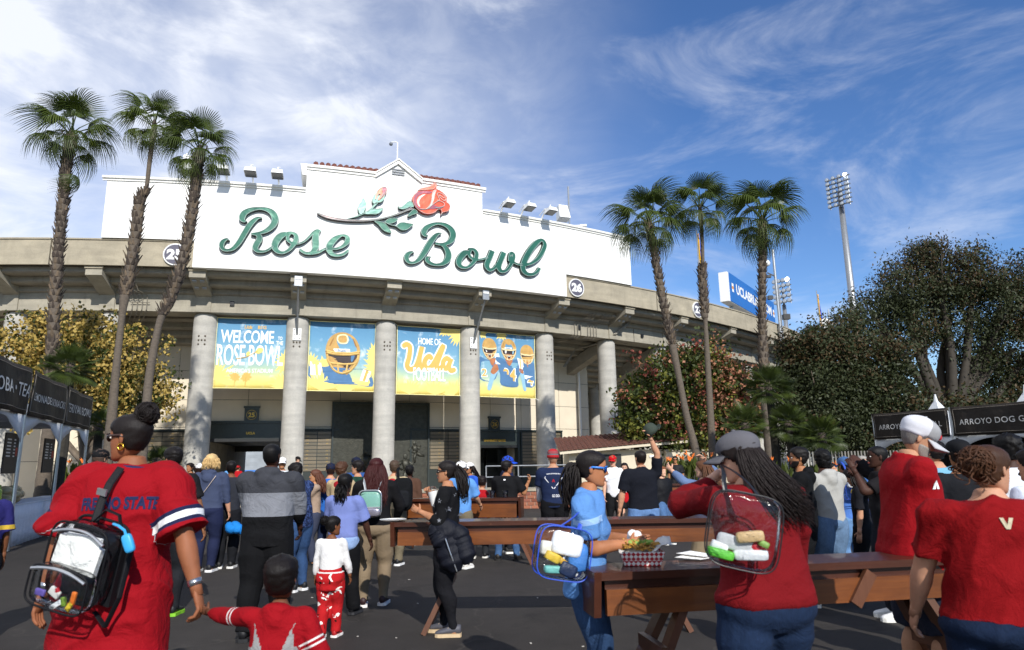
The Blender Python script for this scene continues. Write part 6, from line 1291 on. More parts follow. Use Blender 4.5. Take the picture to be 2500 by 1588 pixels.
        b = W + d * L * .3 + r * L * .3; e1 = b + (r * .75 + d * .6 + p * .35).normalized() * u * .22; e2 = e1 + (d * .85 + r * .1 + p * (.3 + gr)).normalized() * u * .2; m.tube([b - r * L * .2, b, e1, e2], [.007 * H, .0072 * H, .0056 * H, .0035 * H], 8)
        return m
    def job(s, mb, name, mats, vox, sm, kind=None, wr=0., parent=None, post=None):
        JOBS.append(dict(mb=mb, name=name, mats=mats, vox=vox, sm=sm, fig=s, kind=kind, wr=wr, parent=parent or s.T, post=post))
        return JOBS[-1]
    def child(s, mb, name, m, par=None, smooth=True): return mb.build(name, m, par or s.T, smooth=smooth)
    def top(s, m, sleeve=.55, hem=.49, loose=.012, hood=False, collar=None, flare=.0, wr=.009, sl_loose=None, name='shirt', neck=.852, post=None, cuff=1.0):
        H = s.H; w = s.w ** .45; mb = MB(); s.loft(mb, s.rings(hem, neck, loose, flare, hang=True)); sl = loose * .65 if sl_loose is None else sl_loose
        for k in 'RL':
            S, E, W = s.joint[k]; i = s.bend((0, 0, .78 * H)); st = S.lerp(i, .5)
            if sleeve <= 0: continue
            if sleeve <= 1:
                e = S.lerp(E, sleeve); s.limb(mb, [st, S, S.lerp(e, .5), e], [.034 * H * w + sl, .0365 * H * w + sl, .035 * H * w + sl * 1.4, .034 * H * w + sl * 2.2 * cuff])
            else:
                e = E.lerp(W, sleeve - 1); s.limb(mb, [st, S, S.lerp(E, .5), E, E.lerp(e, .5), e], [.034 * H * w + sl, .0365 * H * w + sl, .034 * H * w + sl, .030 * H * w + sl * 1.2, .029 * H * w + sl, .02 * H + sl * .6 * cuff])
        if hood:
            c = s.bend((0, -.042 * H, .848 * H)); R3 = Matrix.Rotation(-s.lean, 3, 'X'); mb.ell(c, (.07 * H * w, .042 * H, .034 * H), 14, 8, R3); mb.ell(s.bend((0, -.066 * H, .805 * H)), (.05 * H * w, .03 * H, .045 * H), 12, 8, R3)
        if collar == 'polo':
            ring = [s.bend((.043 * H * math.cos(a), -.006 * H + .043 * H * math.sin(a), (.853 - .012 * math.sin(a)) * H)) for a in np.linspace(-math.pi * 1.3, math.pi * .3, 14)]; mb.tube(ring, [(.006 * H, .014 * H)] * 14, 6)
        s.shirt = s.job(mb, name, m if isinstance(m, list) else [m], s.vx, 3, 'cloth', wr, post=post); return s.shirt
    def pants(s, m, length=2.0, loose=.01, waist=.6, wr=.006, ankle=1.0, name='trousers', legr=1.0, crotch=.462):
        H = s.H; w = s.w ** .6; mb = MB(); s.loft(mb, s.rings(crotch, waist, loose))
        for k in ('RL', 'LL'):
            P, K, A = s.joint[k]; a = loose; back = Vector((0, -.01 * H, 0))
            if length >= 2: s.limb(mb, [P + Vector((0, 0, .03 * H)), P.lerp(K, .2), P.lerp(K, .6), K, K.lerp(A, .35) + back, K.lerp(A, .75), A.lerp(K, -.02 + .0)], [.06 * H * w + a, (.063 * H * w + a) * legr, (.054 * H * w + a) * legr, (.041 * H * w + a) * legr, (.041 * H * w + a) * legr, (.032 * H + a) * ankle * legr, (.028 * H + a * 1.3) * ankle])
            else:
                e = P.lerp(K, length) if length <= 1 else K.lerp(A, length - 1); s.limb(mb, [P + Vector((0, 0, .03 * H)), P.lerp(K, .2), P.lerp(K, .55), e], [.06 * H * w + a, .064 * H * w + a, .058 * H * w + a * 1.4, .05 * H * w + a * 2.2])
        return s.job(mb, name, m if isinstance(m, list) else [m], s.vx, 3, 'cloth', wr)
    def shoes(s, up, sole='#e8e6e0', size=1.0):
        H = s.H
        for k in ('RL', 'LL'):
            P, K, A = s.joint[k]; lg = s.foot[k]; ty = R_(lg[3]) if len(lg) > 3 else 0; sg = 1 if k == 'RL' else -1; L = .152 * H * size; tp = R_(lg[5]) if len(lg) > 5 else 0
            M = Matrix.Translation(A - Vector((0, 0, .045 * H))) @ Matrix.Rotation(-sg * (.12 + ty), 4, 'Z') @ Matrix.Rotation(tp, 4, 'X')
            m = MB(); prof = [(-.27, .2, .40), (-.2, .26, .43), (0, .27, .42), (.2, .27, .34), (.42, .30, .25), (.6, .28, .19), (.7, .18, .13), (.73, .06, .06)]; n = 12; V = []
            for y, wd, h in prof:
                for j in range(n):
                    t = 2 * math.pi * j / n; V.append(M @ Vector((wd * .62 * L * math.cos(t) * .9, y * L, .09 * L + max(0, (.5 + .5 * math.sin(t))) * h * L * .8)))
            kk = len(prof); m.add(V, [(i * n + j, i * n + (j + 1) % n, (i + 1) * n + (j + 1) % n, (i + 1) * n + j) for i in range(kk - 1) for j in range(n)] + [tuple(range(n))[::-1], tuple((kk - 1) * n + j for j in range(n))])
            sh = m.build('shoe', mat('shoe_' + up, up, .6, .1, 20, .1), s.T, smooth=True); m = MB()
            out = [(-.29, .1), (-.24, .2), (0, .2), (.25, .19), (.45, .21), (.62, .19), (.72, .1)]; pts = [(w_ * L, y * L) for y, w_ in out] + [(-w_ * L, y * L) for y, w_ in out[::-1]]
            m.prism(pts, lambda x, y, d: M @ Vector((x, y, d)), .0, .12 * L); m.build('sole', [rubber(sole), rubber(sole)], sh)
            if s.q < 2:
                m = MB();
                for y in (.12, .22, .32): m.tube([M @ Vector((x * L, y * L, (.44 - .5 * y) * L * .95 + .0 * L)) for x in (-.1, 0, .1)], .012 * L * 2, 5)
                m.build('laces', rubber(sole), sh)
    def hp(s, p): return s.hM @ (Vector(p) * s.hh)
    def shell(s, hairline, th, name, m, noise=.02, drop=.0, inner=.9, zmin=-.45, extra=None):
        n = len(HTh); V = HV.copy().reshape(-1, n, 3); rg = np.random.default_rng(s.seed); out = np.zeros_like(V); c = np.array((0, -.03, .05))
        for i in range(V.shape[0]):
            for j in range(n):
                z = V[i, j, 2]; h = hairline(HTh[j]); k = sm3((z - h) / .05 + .5); p = V[i, j].copy()
                a, yf, yb, yc = hrow(z); cc, sn = math.cos(HTh[j]), math.sin(HTh[j]); p[0] = a * math.copysign(abs(cc) ** .9, cc); p[1] = yc + ((yf - yc) if sn > 0 else (yc - yb)) * math.copysign(abs(sn) ** .85, sn)
                nn = (p - c); nn /= np.linalg.norm(nn); t = th(HTh[j], z) if callable(th) else th
                t = t + noise * (mnoise.noise(Vector(p * 9 + s.seed)) + .6 * mnoise.noise(Vector(p * 23 + s.seed))) if noise else t
                out[i, j] = p + nn * (t * k - (1 - k) * .06)
        mb = MB(); mb.add([s.hp(p) for p in out.reshape(-1, 3)], HF); return s.child(mb, name, m)
    def strands(s, roots, m, name, rad=.012, n=4, par=None):
        mb = MB()
        for path in roots:
            C = cr(path, 3); k = len(C); mb.tube(C, [rad * (1 - .75 * (i / (k - 1)) ** 2) for i in range(k)], n)
        return tag(s.child(mb, name, m, par), kind='stuff')
    def hair(s, style, col):
        m = hairm(col); hh = s.hh; rg = random.Random(s.seed); sn = lambda t: math.sin(t)
        base = lambda front, side, back: (lambda t: np.interp(sn(t), [-1, -.35, .1, .45, .8, 1], [back, back + .05, side, side + .16, front - .03, front]))
        if style == 'buzz': return s.shell(base(.30, -.02, -.3), .018, 'hair', m, .006)
        if style == 'short': return s.shell(base(.30, -.04, -.3), lambda t, z: .045 + .05 * sm3((z - .1) / .3), 'hair', m, .03)
        if style == 'curly': return s.shell(base(.27, -.05, -.32), lambda t, z: .08 + .06 * sm3((z - .1) / .3), 'hair', m, .07)
        if style == 'afro': return s.shell(base(.25, -.1, -.35), lambda t, z: .2, 'hair', m, .06)
        if style in ('tied', 'bun', 'pony'):
            h = s.shell(base(.29, -.02, -.3), lambda t, z: .03 + .02 * sm3(z / .4), 'hair', m, .012)
            return h
        if style in ('long', 'bob'):
            return s.shell(base(.27, -.1, -.42), lambda t, z: .05 + .03 * sm3(z / .4), 'hair', m, .02)
    def long_hair(s, col, length, n=70, spread=1.0, flow=(0, -.1, 0), rad=.013, wave=.02, front=False, a0=180, a1=360):
        m = hairm(col); rg = random.Random(s.seed + 5); paths = []; hh = s.hh; n = int(n * (3.2 if s.q == 0 else 1.5)); rad *= .5 if s.q == 0 else .8
        for i in range(n):
            t = R_(rg.uniform(a0, a1)); a, yf, yb, yc = hrow(.05); x0 = a * math.cos(t); y0 = yc + (yf if math.sin(t) > 0 else -yb) * math.sin(t); z0 = rg.uniform(-.1, .35)
            p0 = s.hp((x0 * 1.02 * (1 - max(0, z0 - .2)), y0 * 1.04 * (1 - max(0, z0 - .2)), z0)); o = (s.hp((x0, y0, 0)) - s.hp((0, 0, 0))).normalized(); o.z = 0; L = length * rg.uniform(.75, 1.08); ph = rg.uniform(0, 6)
            p = [tuple(p0)]
            for k in range(1, 6):
                q = k / 5; d = Vector((0, 0, -1)) * L * q + o * (.05 * spread * math.sin(q * 2.2) + .015) + Vector(flow) * q * q + Vector((math.sin(ph + q * 7), math.cos(ph * 1.3 + q * 7), 0)) * wave * q
                p.append(tuple(p0 + d))
            paths.append(p)
        return s.strands(paths, m, 'long_hair', rad)
    def pony(s, col, at=(0, -.5, .1), L=.3, n=26, dirv=(0, -.35, -1), rad=.012, r0=.03, wave=.02):
        m = hairm(col); rg = random.Random(s.seed + 3); n = int(n * (2.6 if s.q == 0 else 1.3)); rad *= .55 if s.q == 0 else .8; b = s.hp(at); paths = []; dv = (s.hM.to_3x3() @ Vector((dirv[0], dirv[1], 0))) + Vector((0, 0, dirv[2]))
        for i in range(n):
            a = rg.uniform(0, 6.28); r = r0 * math.sqrt(rg.random()); o = Vector((math.cos(a) * r, math.sin(a) * r, rg.uniform(-r, r))); l = L * rg.uniform(.7, 1.05); p = [tuple(s.hp((at[0], at[1] * .8, at[2])) + o * .6), tuple(b + o)]
            for k in range(1, 4):
                q = k / 3; p.append(tuple(b + o * (1.0 + .8 * math.sin(q * 3)) + Vector((dv.x, dv.y, 0)) * l * .45 * math.sin(q * 1.9) + Vector((0, 0, dv.z)) * l * q ** 1.4 + Vector((math.sin(i + q * 5), math.cos(i * 2 + q * 5), 0)) * wave * q))
            paths.append(p)
        return s.strands(paths, m, 'ponytail', rad)
    def bun(s, col, at, r):
        m = MB(); c = s.hp(at); rg = random.Random(s.seed); m.ell(c, (r * .86, r * .86, r * .8), 16, 10)
        for i in range(150):
            ax = Vector((rg.gauss(0, 1), rg.gauss(0, 1), rg.gauss(0, .6))).normalized(); u = ax.orthogonal().normalized(); v = ax.cross(u); h = rg.uniform(-.55, .55); k = math.sqrt(1 - h * h) * rg.uniform(.88, 1.06); a0 = rg.uniform(0, 6)
            m.tube([c + ax * h * r + (u * math.cos(a0 + q) + v * math.sin(a0 + q)) * k * r for q in np.linspace(0, rg.uniform(1.5, 3.6), 9)], [r * .01, r * .035, r * .045, r * .05, r * .05, r * .05, r * .045, r * .035, r * .01], 4)
        return tag(s.child(m, 'hair_bun', hairm(col)), kind='stuff')
    def cap(s, col, brim=None, back=False, mesh=None, high=0.0, logo=None, low=.13):
        m = cloth(col, .06, .15, rough=.8); lowf = lambda t: low + (.02 if math.sin(t) > 0 else -.05)
        o = s.shell(lowf, lambda t, z: .055 + (.045 + high) * sm3((z - .1) / .3), 'cap', [m] if not mesh else [m, cloth(mesh, .05, .1)], 0)
        if mesh:
            n = len(HTh); mi = [1 if (math.sin(HTh[i % n]) < .15) else 0 for i in range(len(HF))]; o.data.polygons.foreach_set('material_index', mi)
        mb = MB(); sg = -1 if back else 1; V = []; nu, nv = 12, 5
        for k in range(nv + 1):
            for i in range(nu + 1):
                a = R_(-68 + 136 * i / nu); r = k / nv; x = math.sin(a) * (.36 + .05 * r); y0 = .40 * math.cos(a) + .01; y = y0 + r * .44 * math.cos(a * .95) ** .8; z = low + .05 - .09 * r - .13 * (math.sin(a)) ** 2 * (.6 + .6 * r); V.append(s.hp((x, sg * y, z)))
        F = [(k * (nu + 1) + i, k * (nu + 1) + i + 1, (k + 1) * (nu + 1) + i + 1, (k + 1) * (nu + 1) + i) for k in range(nv) for i in range(nu)]; mb.add(V, F); b = s.child(mb, 'cap_brim', cloth(brim or col, .06, .1), o); b.modifiers.new('s', 'SOLIDIFY').thickness = .008
        mb = MB(); mb.ell(s.hp((0, -.04, .605 + high * .9)), (.012, .012, .008), 8, 5); s.child(mb, 'cap_button', m, o)
        if logo:
            mb = MB(); cx = s.hp((0, sg * .49, .31)); t = Matrix.Rotation(0, 3, 'X'); R3 = s.hM.to_3x3();
            for q in range(3): mb.ell(s.hp(((q - 1) * .07, sg * (.478 - .01 * abs(q - 1)), .3)), (.016, .012, .02), 8, 5)
            s.child(mb, 'cap_logo', cloth(logo, .05, .1), o)
        return o
    def beanie(s, c1, c2):
        m = cloth_bands('knit_beanie', [(0, c1)], .5); t = NT('knit_stripes'); v = t.coord('Object'); sp = t.n('ShaderNodeSeparateXYZ'); t.l(v, sp.inputs[0]); top = s.hp((0, 0, .62)).z; bot = s.hp((0, 0, 0)).z; mr = t.n('ShaderNodeMapRange'); mr.inputs[1].default_value = bot; mr.inputs[2].default_value = top; t.l(sp.outputs[2], mr.inputs[0]); t.base(t.ramp(mr.outputs[0], [(0, c1), (.36, c2), (.56, c1), (.66, c2), (.72, c1), (.8, c2), (.84, c1)], 'CONSTANT')); t.bump(t.noise(t.coord('Object', (120, 120, 30)), 1.5, 3), .5, .01); t.set(rough=.95)
        o = s.shell(lambda t_: .02, lambda t_, z: .1 + .1 * sm3((z - .2) / .25) + (.03 if z < .2 else 0), 'beanie', t.m, .01); return o
    def flat_cap(s, col):
        o = s.shell(lambda t: .2, lambda t, z: .09 + .03 * math.sin(t), 'flat_cap', cloth(col, .1, .3), .02); mb = MB(); mb.ell(s.hp((0, .2, .3)), (.4 * s.hh, .48 * s.hh, .13 * s.hh), 14, 8, s.hM.to_3x3() @ Matrix.Rotation(-.25, 3, 'X')); s.child(mb, 'peak', cloth(col, .1, .3), o); return o
    def sunglasses(s, lens='#0d0d10', frame='#111111', up=0, refl=False):
        lm = mat('lens_' + lens, lens, .08, 0, bump=0, spec=.9, metal=.85 if refl else 0); hh = s.hh; R3 = s.hM.to_3x3(); mb = MB()
        for sx in (-1, 1): mb.ell(s.hp((sx * .155, .395 - .0, .03 + up)), (.125 * hh, .035 * hh, .095 * hh), 14, 8, R3 @ Matrix.Rotation(-sx * .28, 3, 'Z'))
        o = s.child(mb, 'sunglass_lenses', lm); mb = MB()
        for sx in (-1, 1): mb.tube([s.hp((sx * .27, .34, .06 + up)), s.hp((sx * .345, .2, .06 + up)), s.hp((sx * .355, -.02, .055 + up)), s.hp((sx * .345, -.1, .0 + up))], [(.012 * hh * 1.3, .03 * hh)] * 4, 6)
        mb.tube([s.hp((-.28, .36, .1 + up)), s.hp((-.15, .425, .115 + up)), s.hp((0, .44, .09 + up)), s.hp((.15, .425, .115 + up)), s.hp((.28, .36, .1 + up))], .016 * hh, 6); s.child(mb, 'sunglass_frame', plastic(frame), o); return o
    def face(s, brow='#2a1c14', lip='#a8584e', beard=None):
        hh = s.hh; R3 = s.hM.to_3x3(); mb = MB()
        for sx in (-1, 1): mb.ell(s.hp((sx * .145, .345, .025)), (.062 * hh, .04 * hh, .034 * hh), 10, 7, R3)
        e = s.child(mb, 'eyes', mat('eye_white', '#d8d2cc', .2, 0, bump=0)); mb = MB()
        for sx in (-1, 1): mb.ell(s.hp((sx * .145, .38, .025)), (.026 * hh, .012 * hh, .03 * hh), 8, 6, R3)
        s.child(mb, 'iris', mat('iris_dark', '#1c1310', .15, 0, bump=0), e); mb = MB()
        for sx in (-1, 1): mb.tube([s.hp((sx * .06, .405, .095)), s.hp((sx * .15, .395, .125)), s.hp((sx * .235, .35, .1))], [.012 * hh, .016 * hh, .008 * hh], 6)
        s.child(mb, 'eyebrows', hairm(brow)); mb = MB()
        for dz, th in ((-.235, .02), (-.283, .024)): mb.tube([s.hp((-.1, .375, -.262)), s.hp((-.04, .413, dz)), s.hp((.04, .413, dz)), s.hp((.1, .375, -.262))], [.004 * hh, th * hh, th * hh, .004 * hh], 7)
        s.child(mb, 'lips', skinm(lip))
        if beard: s.shell(lambda t: 9, 0, 'beard', hairm(beard), 0) if False else s.beard(beard)
    def beard(s, col):
        n = len(HTh); V = HV.copy().reshape(-1, n, 3); out = V.copy(); c = np.array((0, .02, -.1))
        for i in range(V.shape[0]):
            for j in range(n):
                p = V[i, j]; sn = math.sin(HTh[j]); k = sm3((sn + .12) / .2) * sm3((-.13 - .25 * max(0, abs(p[0]) < .16 and p[2] > -.2) - p[2]) / .05 + (.6 if abs(p[0]) > .17 else .0));
                if abs(p[0]) < .09 and -.3 < p[2] < -.21: k *= .2
                nn = p - c; nn /= np.linalg.norm(nn); out[i, j] = p + nn * (.022 * k - .05 * (1 - k))
        mb = MB(); mb.add([s.hp(p) for p in out.reshape(-1, 3)], HF); return s.child(mb, 'beard', hairm(col))
    def mark(s, txt_or_poly, m, cx, cz, wid, hgt, side='back', name='print', off=.004, **k):
        POST.append((s, txt_or_poly, m, cx * s.H, cz * s.H, wid, hgt, side, name, off, k))
def laplacian(co, edges, it, lam=.5):
    n = len(co); e0, e1 = edges[:, 0], edges[:, 1]; deg = np.bincount(e0, minlength=n) + np.bincount(e1, minlength=n); deg = np.maximum(deg, 1)[:, None]
    for _ in range(it):
        s = np.zeros_like(co)
        for k in range(3): s[:, k] = np.bincount(e0, co[e1, k], n) + np.bincount(e1, co[e0, k], n)
        co = co + lam * (s / deg - co)
    return co
def wrinkle(co, seed):
    rg = np.random.default_rng(seed); out = np.zeros(len(co))
    for sc, am in ((20, .9), (34, .5), (11, 1.2)):
        k1 = rg.normal(size=3) * np.array([.6, .6, 1.9]); k1 *= sc / np.linalg.norm(k1); k2 = rg.normal(size=3) * sc * .45; w = co @ k1 + 1.8 * np.sin(co @ k2 + rg.uniform(0, 6)); out += am * (1 - 2 * np.abs(np.sin(w * .5)) ** .8)
    return out / 2.0
def run_jobs():
    srcs = []
    for j in JOBS:
        me = bpy.data.meshes.new('src'); me.from_pydata(j['mb'].v, [], j['mb'].f); o = bpy.data.objects.new('src', me); COL.objects.link(o)
        r = o.modifiers.new('r', 'REMESH'); r.mode = 'VOXEL'; r.voxel_size = j['vox']; r.adaptivity = 0; srcs.append(o)
    bpy.context.view_layer.update(); dg = bpy.context.evaluated_depsgraph_get()
    for j, o in zip(JOBS, srcs):
        ev = o.evaluated_get(dg); em = ev.data; n = len(em.vertices); co = np.empty(n * 3); em.vertices.foreach_get('co', co); co = co.reshape(-1, 3)
        ne = len(em.edges); ed = np.empty(ne * 2, np.int32); em.edges.foreach_get('vertices', ed); ed = ed.reshape(-1, 2); F = np.empty(len(em.polygons) * 4, np.int32)
        nl = len(em.loops); lv = np.empty(nl, np.int32); em.loops.foreach_get('vertex_index', lv); ls = np.empty(len(em.polygons), np.int32); em.polygons.foreach_get('loop_start', ls); lt = np.empty(len(em.polygons), np.int32); em.polygons.foreach_get('loop_total', lt)
        co = laplacian(co, ed, j['sm'])
        if j['wr']:
            nr = np.empty(n * 3); em.vertices.foreach_get('normal', nr); nr = laplacian(nr.reshape(-1, 3), ed, 2); co = co + nr * ((wrinkle(co, j['fig'].seed) + .35) * j['wr'] * 1.2)[:, None]; co = laplacian(co, ed, 1, .35)
        parts_v = [co]; faces = [tuple(lv[a:a + b]) for a, b in zip(ls, lt)]; mi = [0] * len(faces); f = j['fig']
        if j['kind'] == 'body':
            hv, hf = f.headmesh(); off = n; parts_v.append(hv); faces += [tuple(i + off for i in q) for q in hf]; off += len(hv)
            for k in 'RL':
                hm = f.handmesh(k); parts_v.append(np.array([tuple(p) for p in hm.v])); faces += [tuple(i + off for i in q) for q in hm.f]; off += len(hm.v)
        V = np.vstack(parts_v); me = bpy.data.meshes.new(j['name']); me.from_pydata(V.tolist(), [], faces)
        for m in j['mats']: me.materials.append(m)
        me.polygons.foreach_set('use_smooth', [True] * len(faces))
        if j['post']:
            j['post'](j, me, V)
        me.update(); ob = bpy.data.objects.new(j['name'], me); COL.objects.link(ob); ob.parent = j['parent']; j['obj'] = ob; j['V'] = V; j['F'] = faces
    for o in srcs: me = o.data; bpy.data.objects.remove(o); bpy.data.meshes.remove(me)
    for (s, src, m, cx, cz, wid, hgt, side, name, off, k) in POST:
        j = s.shirt if not k.get('job') else k['job']; bv = BVHTree.FromPolygons([tuple(v) for v in j['V']], j['F'])
        if isinstance(src, str):
            v, fa = text2d(src, 1, 'CENTER', 1, k.get('bold', .03), k.get('shear', 0)); a = np.array(v); a = np.c_[(a[:, 0] - (a[:, 0].max() + a[:, 0].min()) / 2) / np.ptp(a[:, 0]), (a[:, 1] - (a[:, 1].max() + a[:, 1].min()) / 2) / np.ptp(a[:, 1])]
        else:
            P = src; tri = tessellate_polygon([[Vector((p[0], p[1], 0)) for p in P]]); a = np.array(P, float); fa = [tuple(t) for t in tri]
        d = Vector({'back': (0, 1, 0), 'front': (0, -1, 0), 'right': (-1, 0, 0), 'left': (1, 0, 0)}[side]); rot = R_(k.get('rot', 0)); arc = k.get('arc', 0); pts = []
        for x, y in a:
            x, y = x * wid, y * hgt; y += arc * (wid * wid / 4 - x * x); x, y = x * math.cos(rot) - y * math.sin(rot), x * math.sin(rot) + y * math.cos(rot)
            h = {'back': Vector((cx + x, -2, cz + y)), 'front': Vector((cx - x, 2, cz + y)), 'right': Vector((2, cx + x, cz + y)), 'left': Vector((-2, cx - x, cz + y))}[side]
            loc, nr, i, ds = bv.ray_cast(h, d)
            pts.append((loc - d * off) if loc else (h + d * (2 + .1)))
        mb = MB(); mb.add(pts, fa); mb.build(name, m, j['obj'])
# ================================================================ PEOPLE: the crowd
LT, TAN, BRN, DRK, PALE = '#bf8f72', '#a3714f', '#74492f', '#42291f', '#cfa389'
def spot(xd, yt, Y):
    p = dy_(xd, yt, Y); return p.x, p.y, p.z
def spot_f(xd, yt, yf):
    Y = dz_(xd, yf, 0).y; return spot(xd, yt, Y)
def tgt(xd, yd, Y, pos, yaw, H, hk=1.0):
    w = dy_(xd, yd, Y) - Vector((pos[0], pos[1], 0)); v = Matrix.Rotation(-R_(yaw), 3, 'Z') @ w; h = H / (.87 + .13 * hk); return (v.x / h, v.y / h, v.z / h)
def sleeve_attr(rule=None):
    def post(j, me, V):
        f = j['fig']; val = np.zeros(len(V))
        for k in 'RL':
            S, E, W = (np.array(p) for p in f.joint[k]); d = E - S; L2 = d @ d; t = ((V - S) @ d) / L2; q = S + np.clip(t, 0, 1.05)[:, None] * d; ds = np.linalg.norm(V - q, axis=1); ok = (t > .12) & (ds < .075 * f.H) & (np.abs(V[:, 0]) > .085 * f.H * f.w ** .5 * .9); val[ok] = np.clip(t[ok], 0, 1)
            d2 = W - E; t2 = ((V - E) @ d2) / (d2 @ d2); q2 = E + np.clip(t2, 0, 1)[:, None] * d2; o2 = (t2 > .02) & (np.linalg.norm(V - q2, axis=1) < .06 * f.H); val[o2] = 1 + np.clip(t2[o2], 0, 1)
        if rule: val = rule(f, V, val)
        a = me.attributes.new('st', 'FLOAT', 'POINT'); a.data.foreach_set('value', (val * .5).astype(np.float32))
    return post
STARP = [(math.cos(math.pi / 2 + i * math.pi / 5) * (.5 if i % 2 == 0 else .21), math.sin(math.pi / 2 + i * math.pi / 5) * (.5 if i % 2 == 0 else .21)) for i in range(10)]
def rbox(mb, c, size, pw=.35, n=18, m=12, rot=None):
    vs = []; c = Vector(c); sg = lambda v, p: math.copysign(abs(v) ** p, v)
    for i in range(m + 1):
        ph = -math.pi / 2 + math.pi * i / m
        for j in range(n):
            t = 2 * math.pi * j / n; p = Vector((size[0] / 2 * sg(math.cos(ph), pw) * sg(math.cos(t), pw), size[1] / 2 * sg(math.cos(ph), pw) * sg(math.sin(t), pw), size[2] / 2 * sg(math.sin(ph), pw))); vs.append(c + (rot @ p if rot is not None else p))
    mb.add(vs, [(i * n + j, i * n + (j + 1) % n, (i + 1) * n + (j + 1) % n, (i + 1) * n + j) for i in range(m) for j in range(n)]); return mb
P1 = (-2.0, 3.6); H1 = 1.78
Wj = Fig('woman in a long red football jersey seen from behind, wearing a clear backpack', P1[0], P1[1], H1, 0, 0, 2.5, 0, 1.12, 1.12, .02, 1.15, 0, '#8e5a3e', (80, 2, 0), 1.0, tgt(478, 1448, 3.5, P1, 0, H1) + (.7, -.5, -.2), tgt(62, 1490, 3.55, P1, 0, H1) + (-.8, -.6, 0), (.06, .06), (.06, -.12, .02), q=0, grip=(.55, .3))
jm = cloth_bands('jersey_red', [(0, '#8c0a16'), (.29, '#1d2140'), (.325, '#dcdcdc'), (.385, '#1d2140'), (.42, '#8c0a16')], .5, 'st')
Wj.top([jm], .95, .34, .03, flare=.035, wr=.016, post=sleeve_attr(lambda f, V, val: np.where(val > 1, .96, val)), name='jersey', sl_loose=.032)
Wj.pants(cloth('#1c1c20'), 2, .006, .58); Wj.shoes('#202024'); Wj.hair('bun', '#17100e'); Wj.bun('#17100e', (.0, -.40, .52), .06); Wj.sunglasses('#17120f', '#3a2620'); Wj.face('#1a100c')
Wj.pony('#17100e', (0.02, -.46, .40), .07, 10, (0, -.6, -.2), .008, .02)
Wj.mark('FRESNO STATE', cloth('#232a4c', .05, .2), .03, .752, .36, .062, 'back', 'lettering', arc=.12, bold=.05)
m = MB(); m.tube([Wj.bend((.058 * Wj.H * math.cos(a), -.004 * Wj.H + .046 * Wj.H * math.sin(a), (.842 - .008 * math.sin(a)) * Wj.H)) for a in np.linspace(0, 2 * math.pi, 24)], [(.008, .014)] * 24, 6, False); Wj.child(m, 'collar', cloth('#232a4c', .05, .2))
m = MB(); c = Wj.hp((-.33, -.05, -.2)); m.tube([c + Wj.hM.to_3x3() @ Vector((0, math.cos(a), math.sin(a))) * .016 for a in np.linspace(0, 6.28, 13)], .005, 6, False); Wj.child(m, 'earring', mat('gold_earring', '#d8a83c', .2, 0, bump=0, metal=1))
for k, cc, nm in (('L', '#b9bcc0', 'watch'), ('R', '#a7abb0', 'bracelet')):
    S, E, W = Wj.joint[k]; d = (W - E).normalized(); m = MB(); m.tube([W - d * .045, W - d * .015], .034, 14); Wj.child(m, nm, mat('steel_band', cc, .25, .1, metal=.9))
bp = thing('backpack', 'clear vinyl backpack with black piping and white paper inside, worn by the jersey woman', 'backpack', tuple(dy_(200, 1322, 3.32))); bp.rotation_euler = (R_(6), R_(14), R_(-8)); bp.scale = (.9, .9, .9)
VIN = vinyl(); BKT = cloth('#17171a', .1, .2, rough=.6)
m = MB(); rbox(m, (0, 0, 0), (.33, .16, .4), .4); m.build('clear_shell', VIN, bp, smooth=True); m = MB(); rbox(m, (0, -.11, -.1), (.33, .09, .2), .4); m.build('clear_pocket', VIN, bp, smooth=True)
def rloop(cx, cz, w, h, y, r, n=40, pw=.4):
    sg = lambda v, p: math.copysign(abs(v) ** p, v); return [(cx + w / 2 * sg(math.cos(a), pw), y, cz + h / 2 * sg(math.sin(a), pw)) for a in np.linspace(0, 2 * math.pi, n + 1)]
m = MB()
for cz, w, h, y, r in ((0, .335, .41, -.078, .006), (0, .34, .415, .075, .008), (-.1, .332, .202, -.155, .0055)): m.tube(rloop(0, cz, w, h, y, r), r, 7, False)
m.build('piping', BKT, bp, smooth=True)
m = MB(); m.tube([(x, -.09 + .004 * math.sin(x * 30), .13 + .05 * math.cos(x * 9)) for x in np.linspace(-.15, .15, 16)], .008, 6); m.tube([(x, -.165, .0 - .03 * (x / .16) ** 2) for x in np.linspace(-.155, .155, 14)], .008, 6); m.build('zip', mat('zip_silver', '#b9bbbd', .3, .1, metal=.8), bp)
m = MB(); m.box((.0, -.06, .05), (.25, .03, .14), Matrix.Rotation(.1, 3, 'Y')); m.box((.01, -.055, .11), (.2, .02, .08), Matrix.Rotation(-.06, 3, 'Y')); m.build('paper', mat('white_paper', '#eceae4', .8, .04, 6, .4, 8, .03), bp)
for i, (hx, x, z, sx, sz_) in enumerate((('#6a5aa8', -.11, -.15, .06, .04), ('#d8d4cc', -.03, -.13, .07, .05), ('#b0202a', -.02, -.12, .03, .03), ('#7a9a3a', .03, -.16, .05, .03), ('#e0742a', .08, -.13, .07, .03), ('#e6c53a', .07, -.17, .06, .03), ('#efefef', .0, -.18, .1, .03))):
    m = MB(); rbox(m, (x, -.12, z), (sx * .9, .015, sz_ * .8), .22, 12, 8, Matrix.Rotation(i * .4, 3, 'Y')); m.build('small_item', plastic(hx, .4), bp, smooth=True)
m = MB(); m.box((.02, .05, -.02), (.3, .04, .36)); m.build('back_panel', BKT, bp)
m = MB(); m.tube([(-.04, .05, .19), (-.07, .10, .28), (-.085, .15, .37), (-.095, .22, .445)], [(.02, .005)] * 4, 8); m.build('strap', BKT, bp)
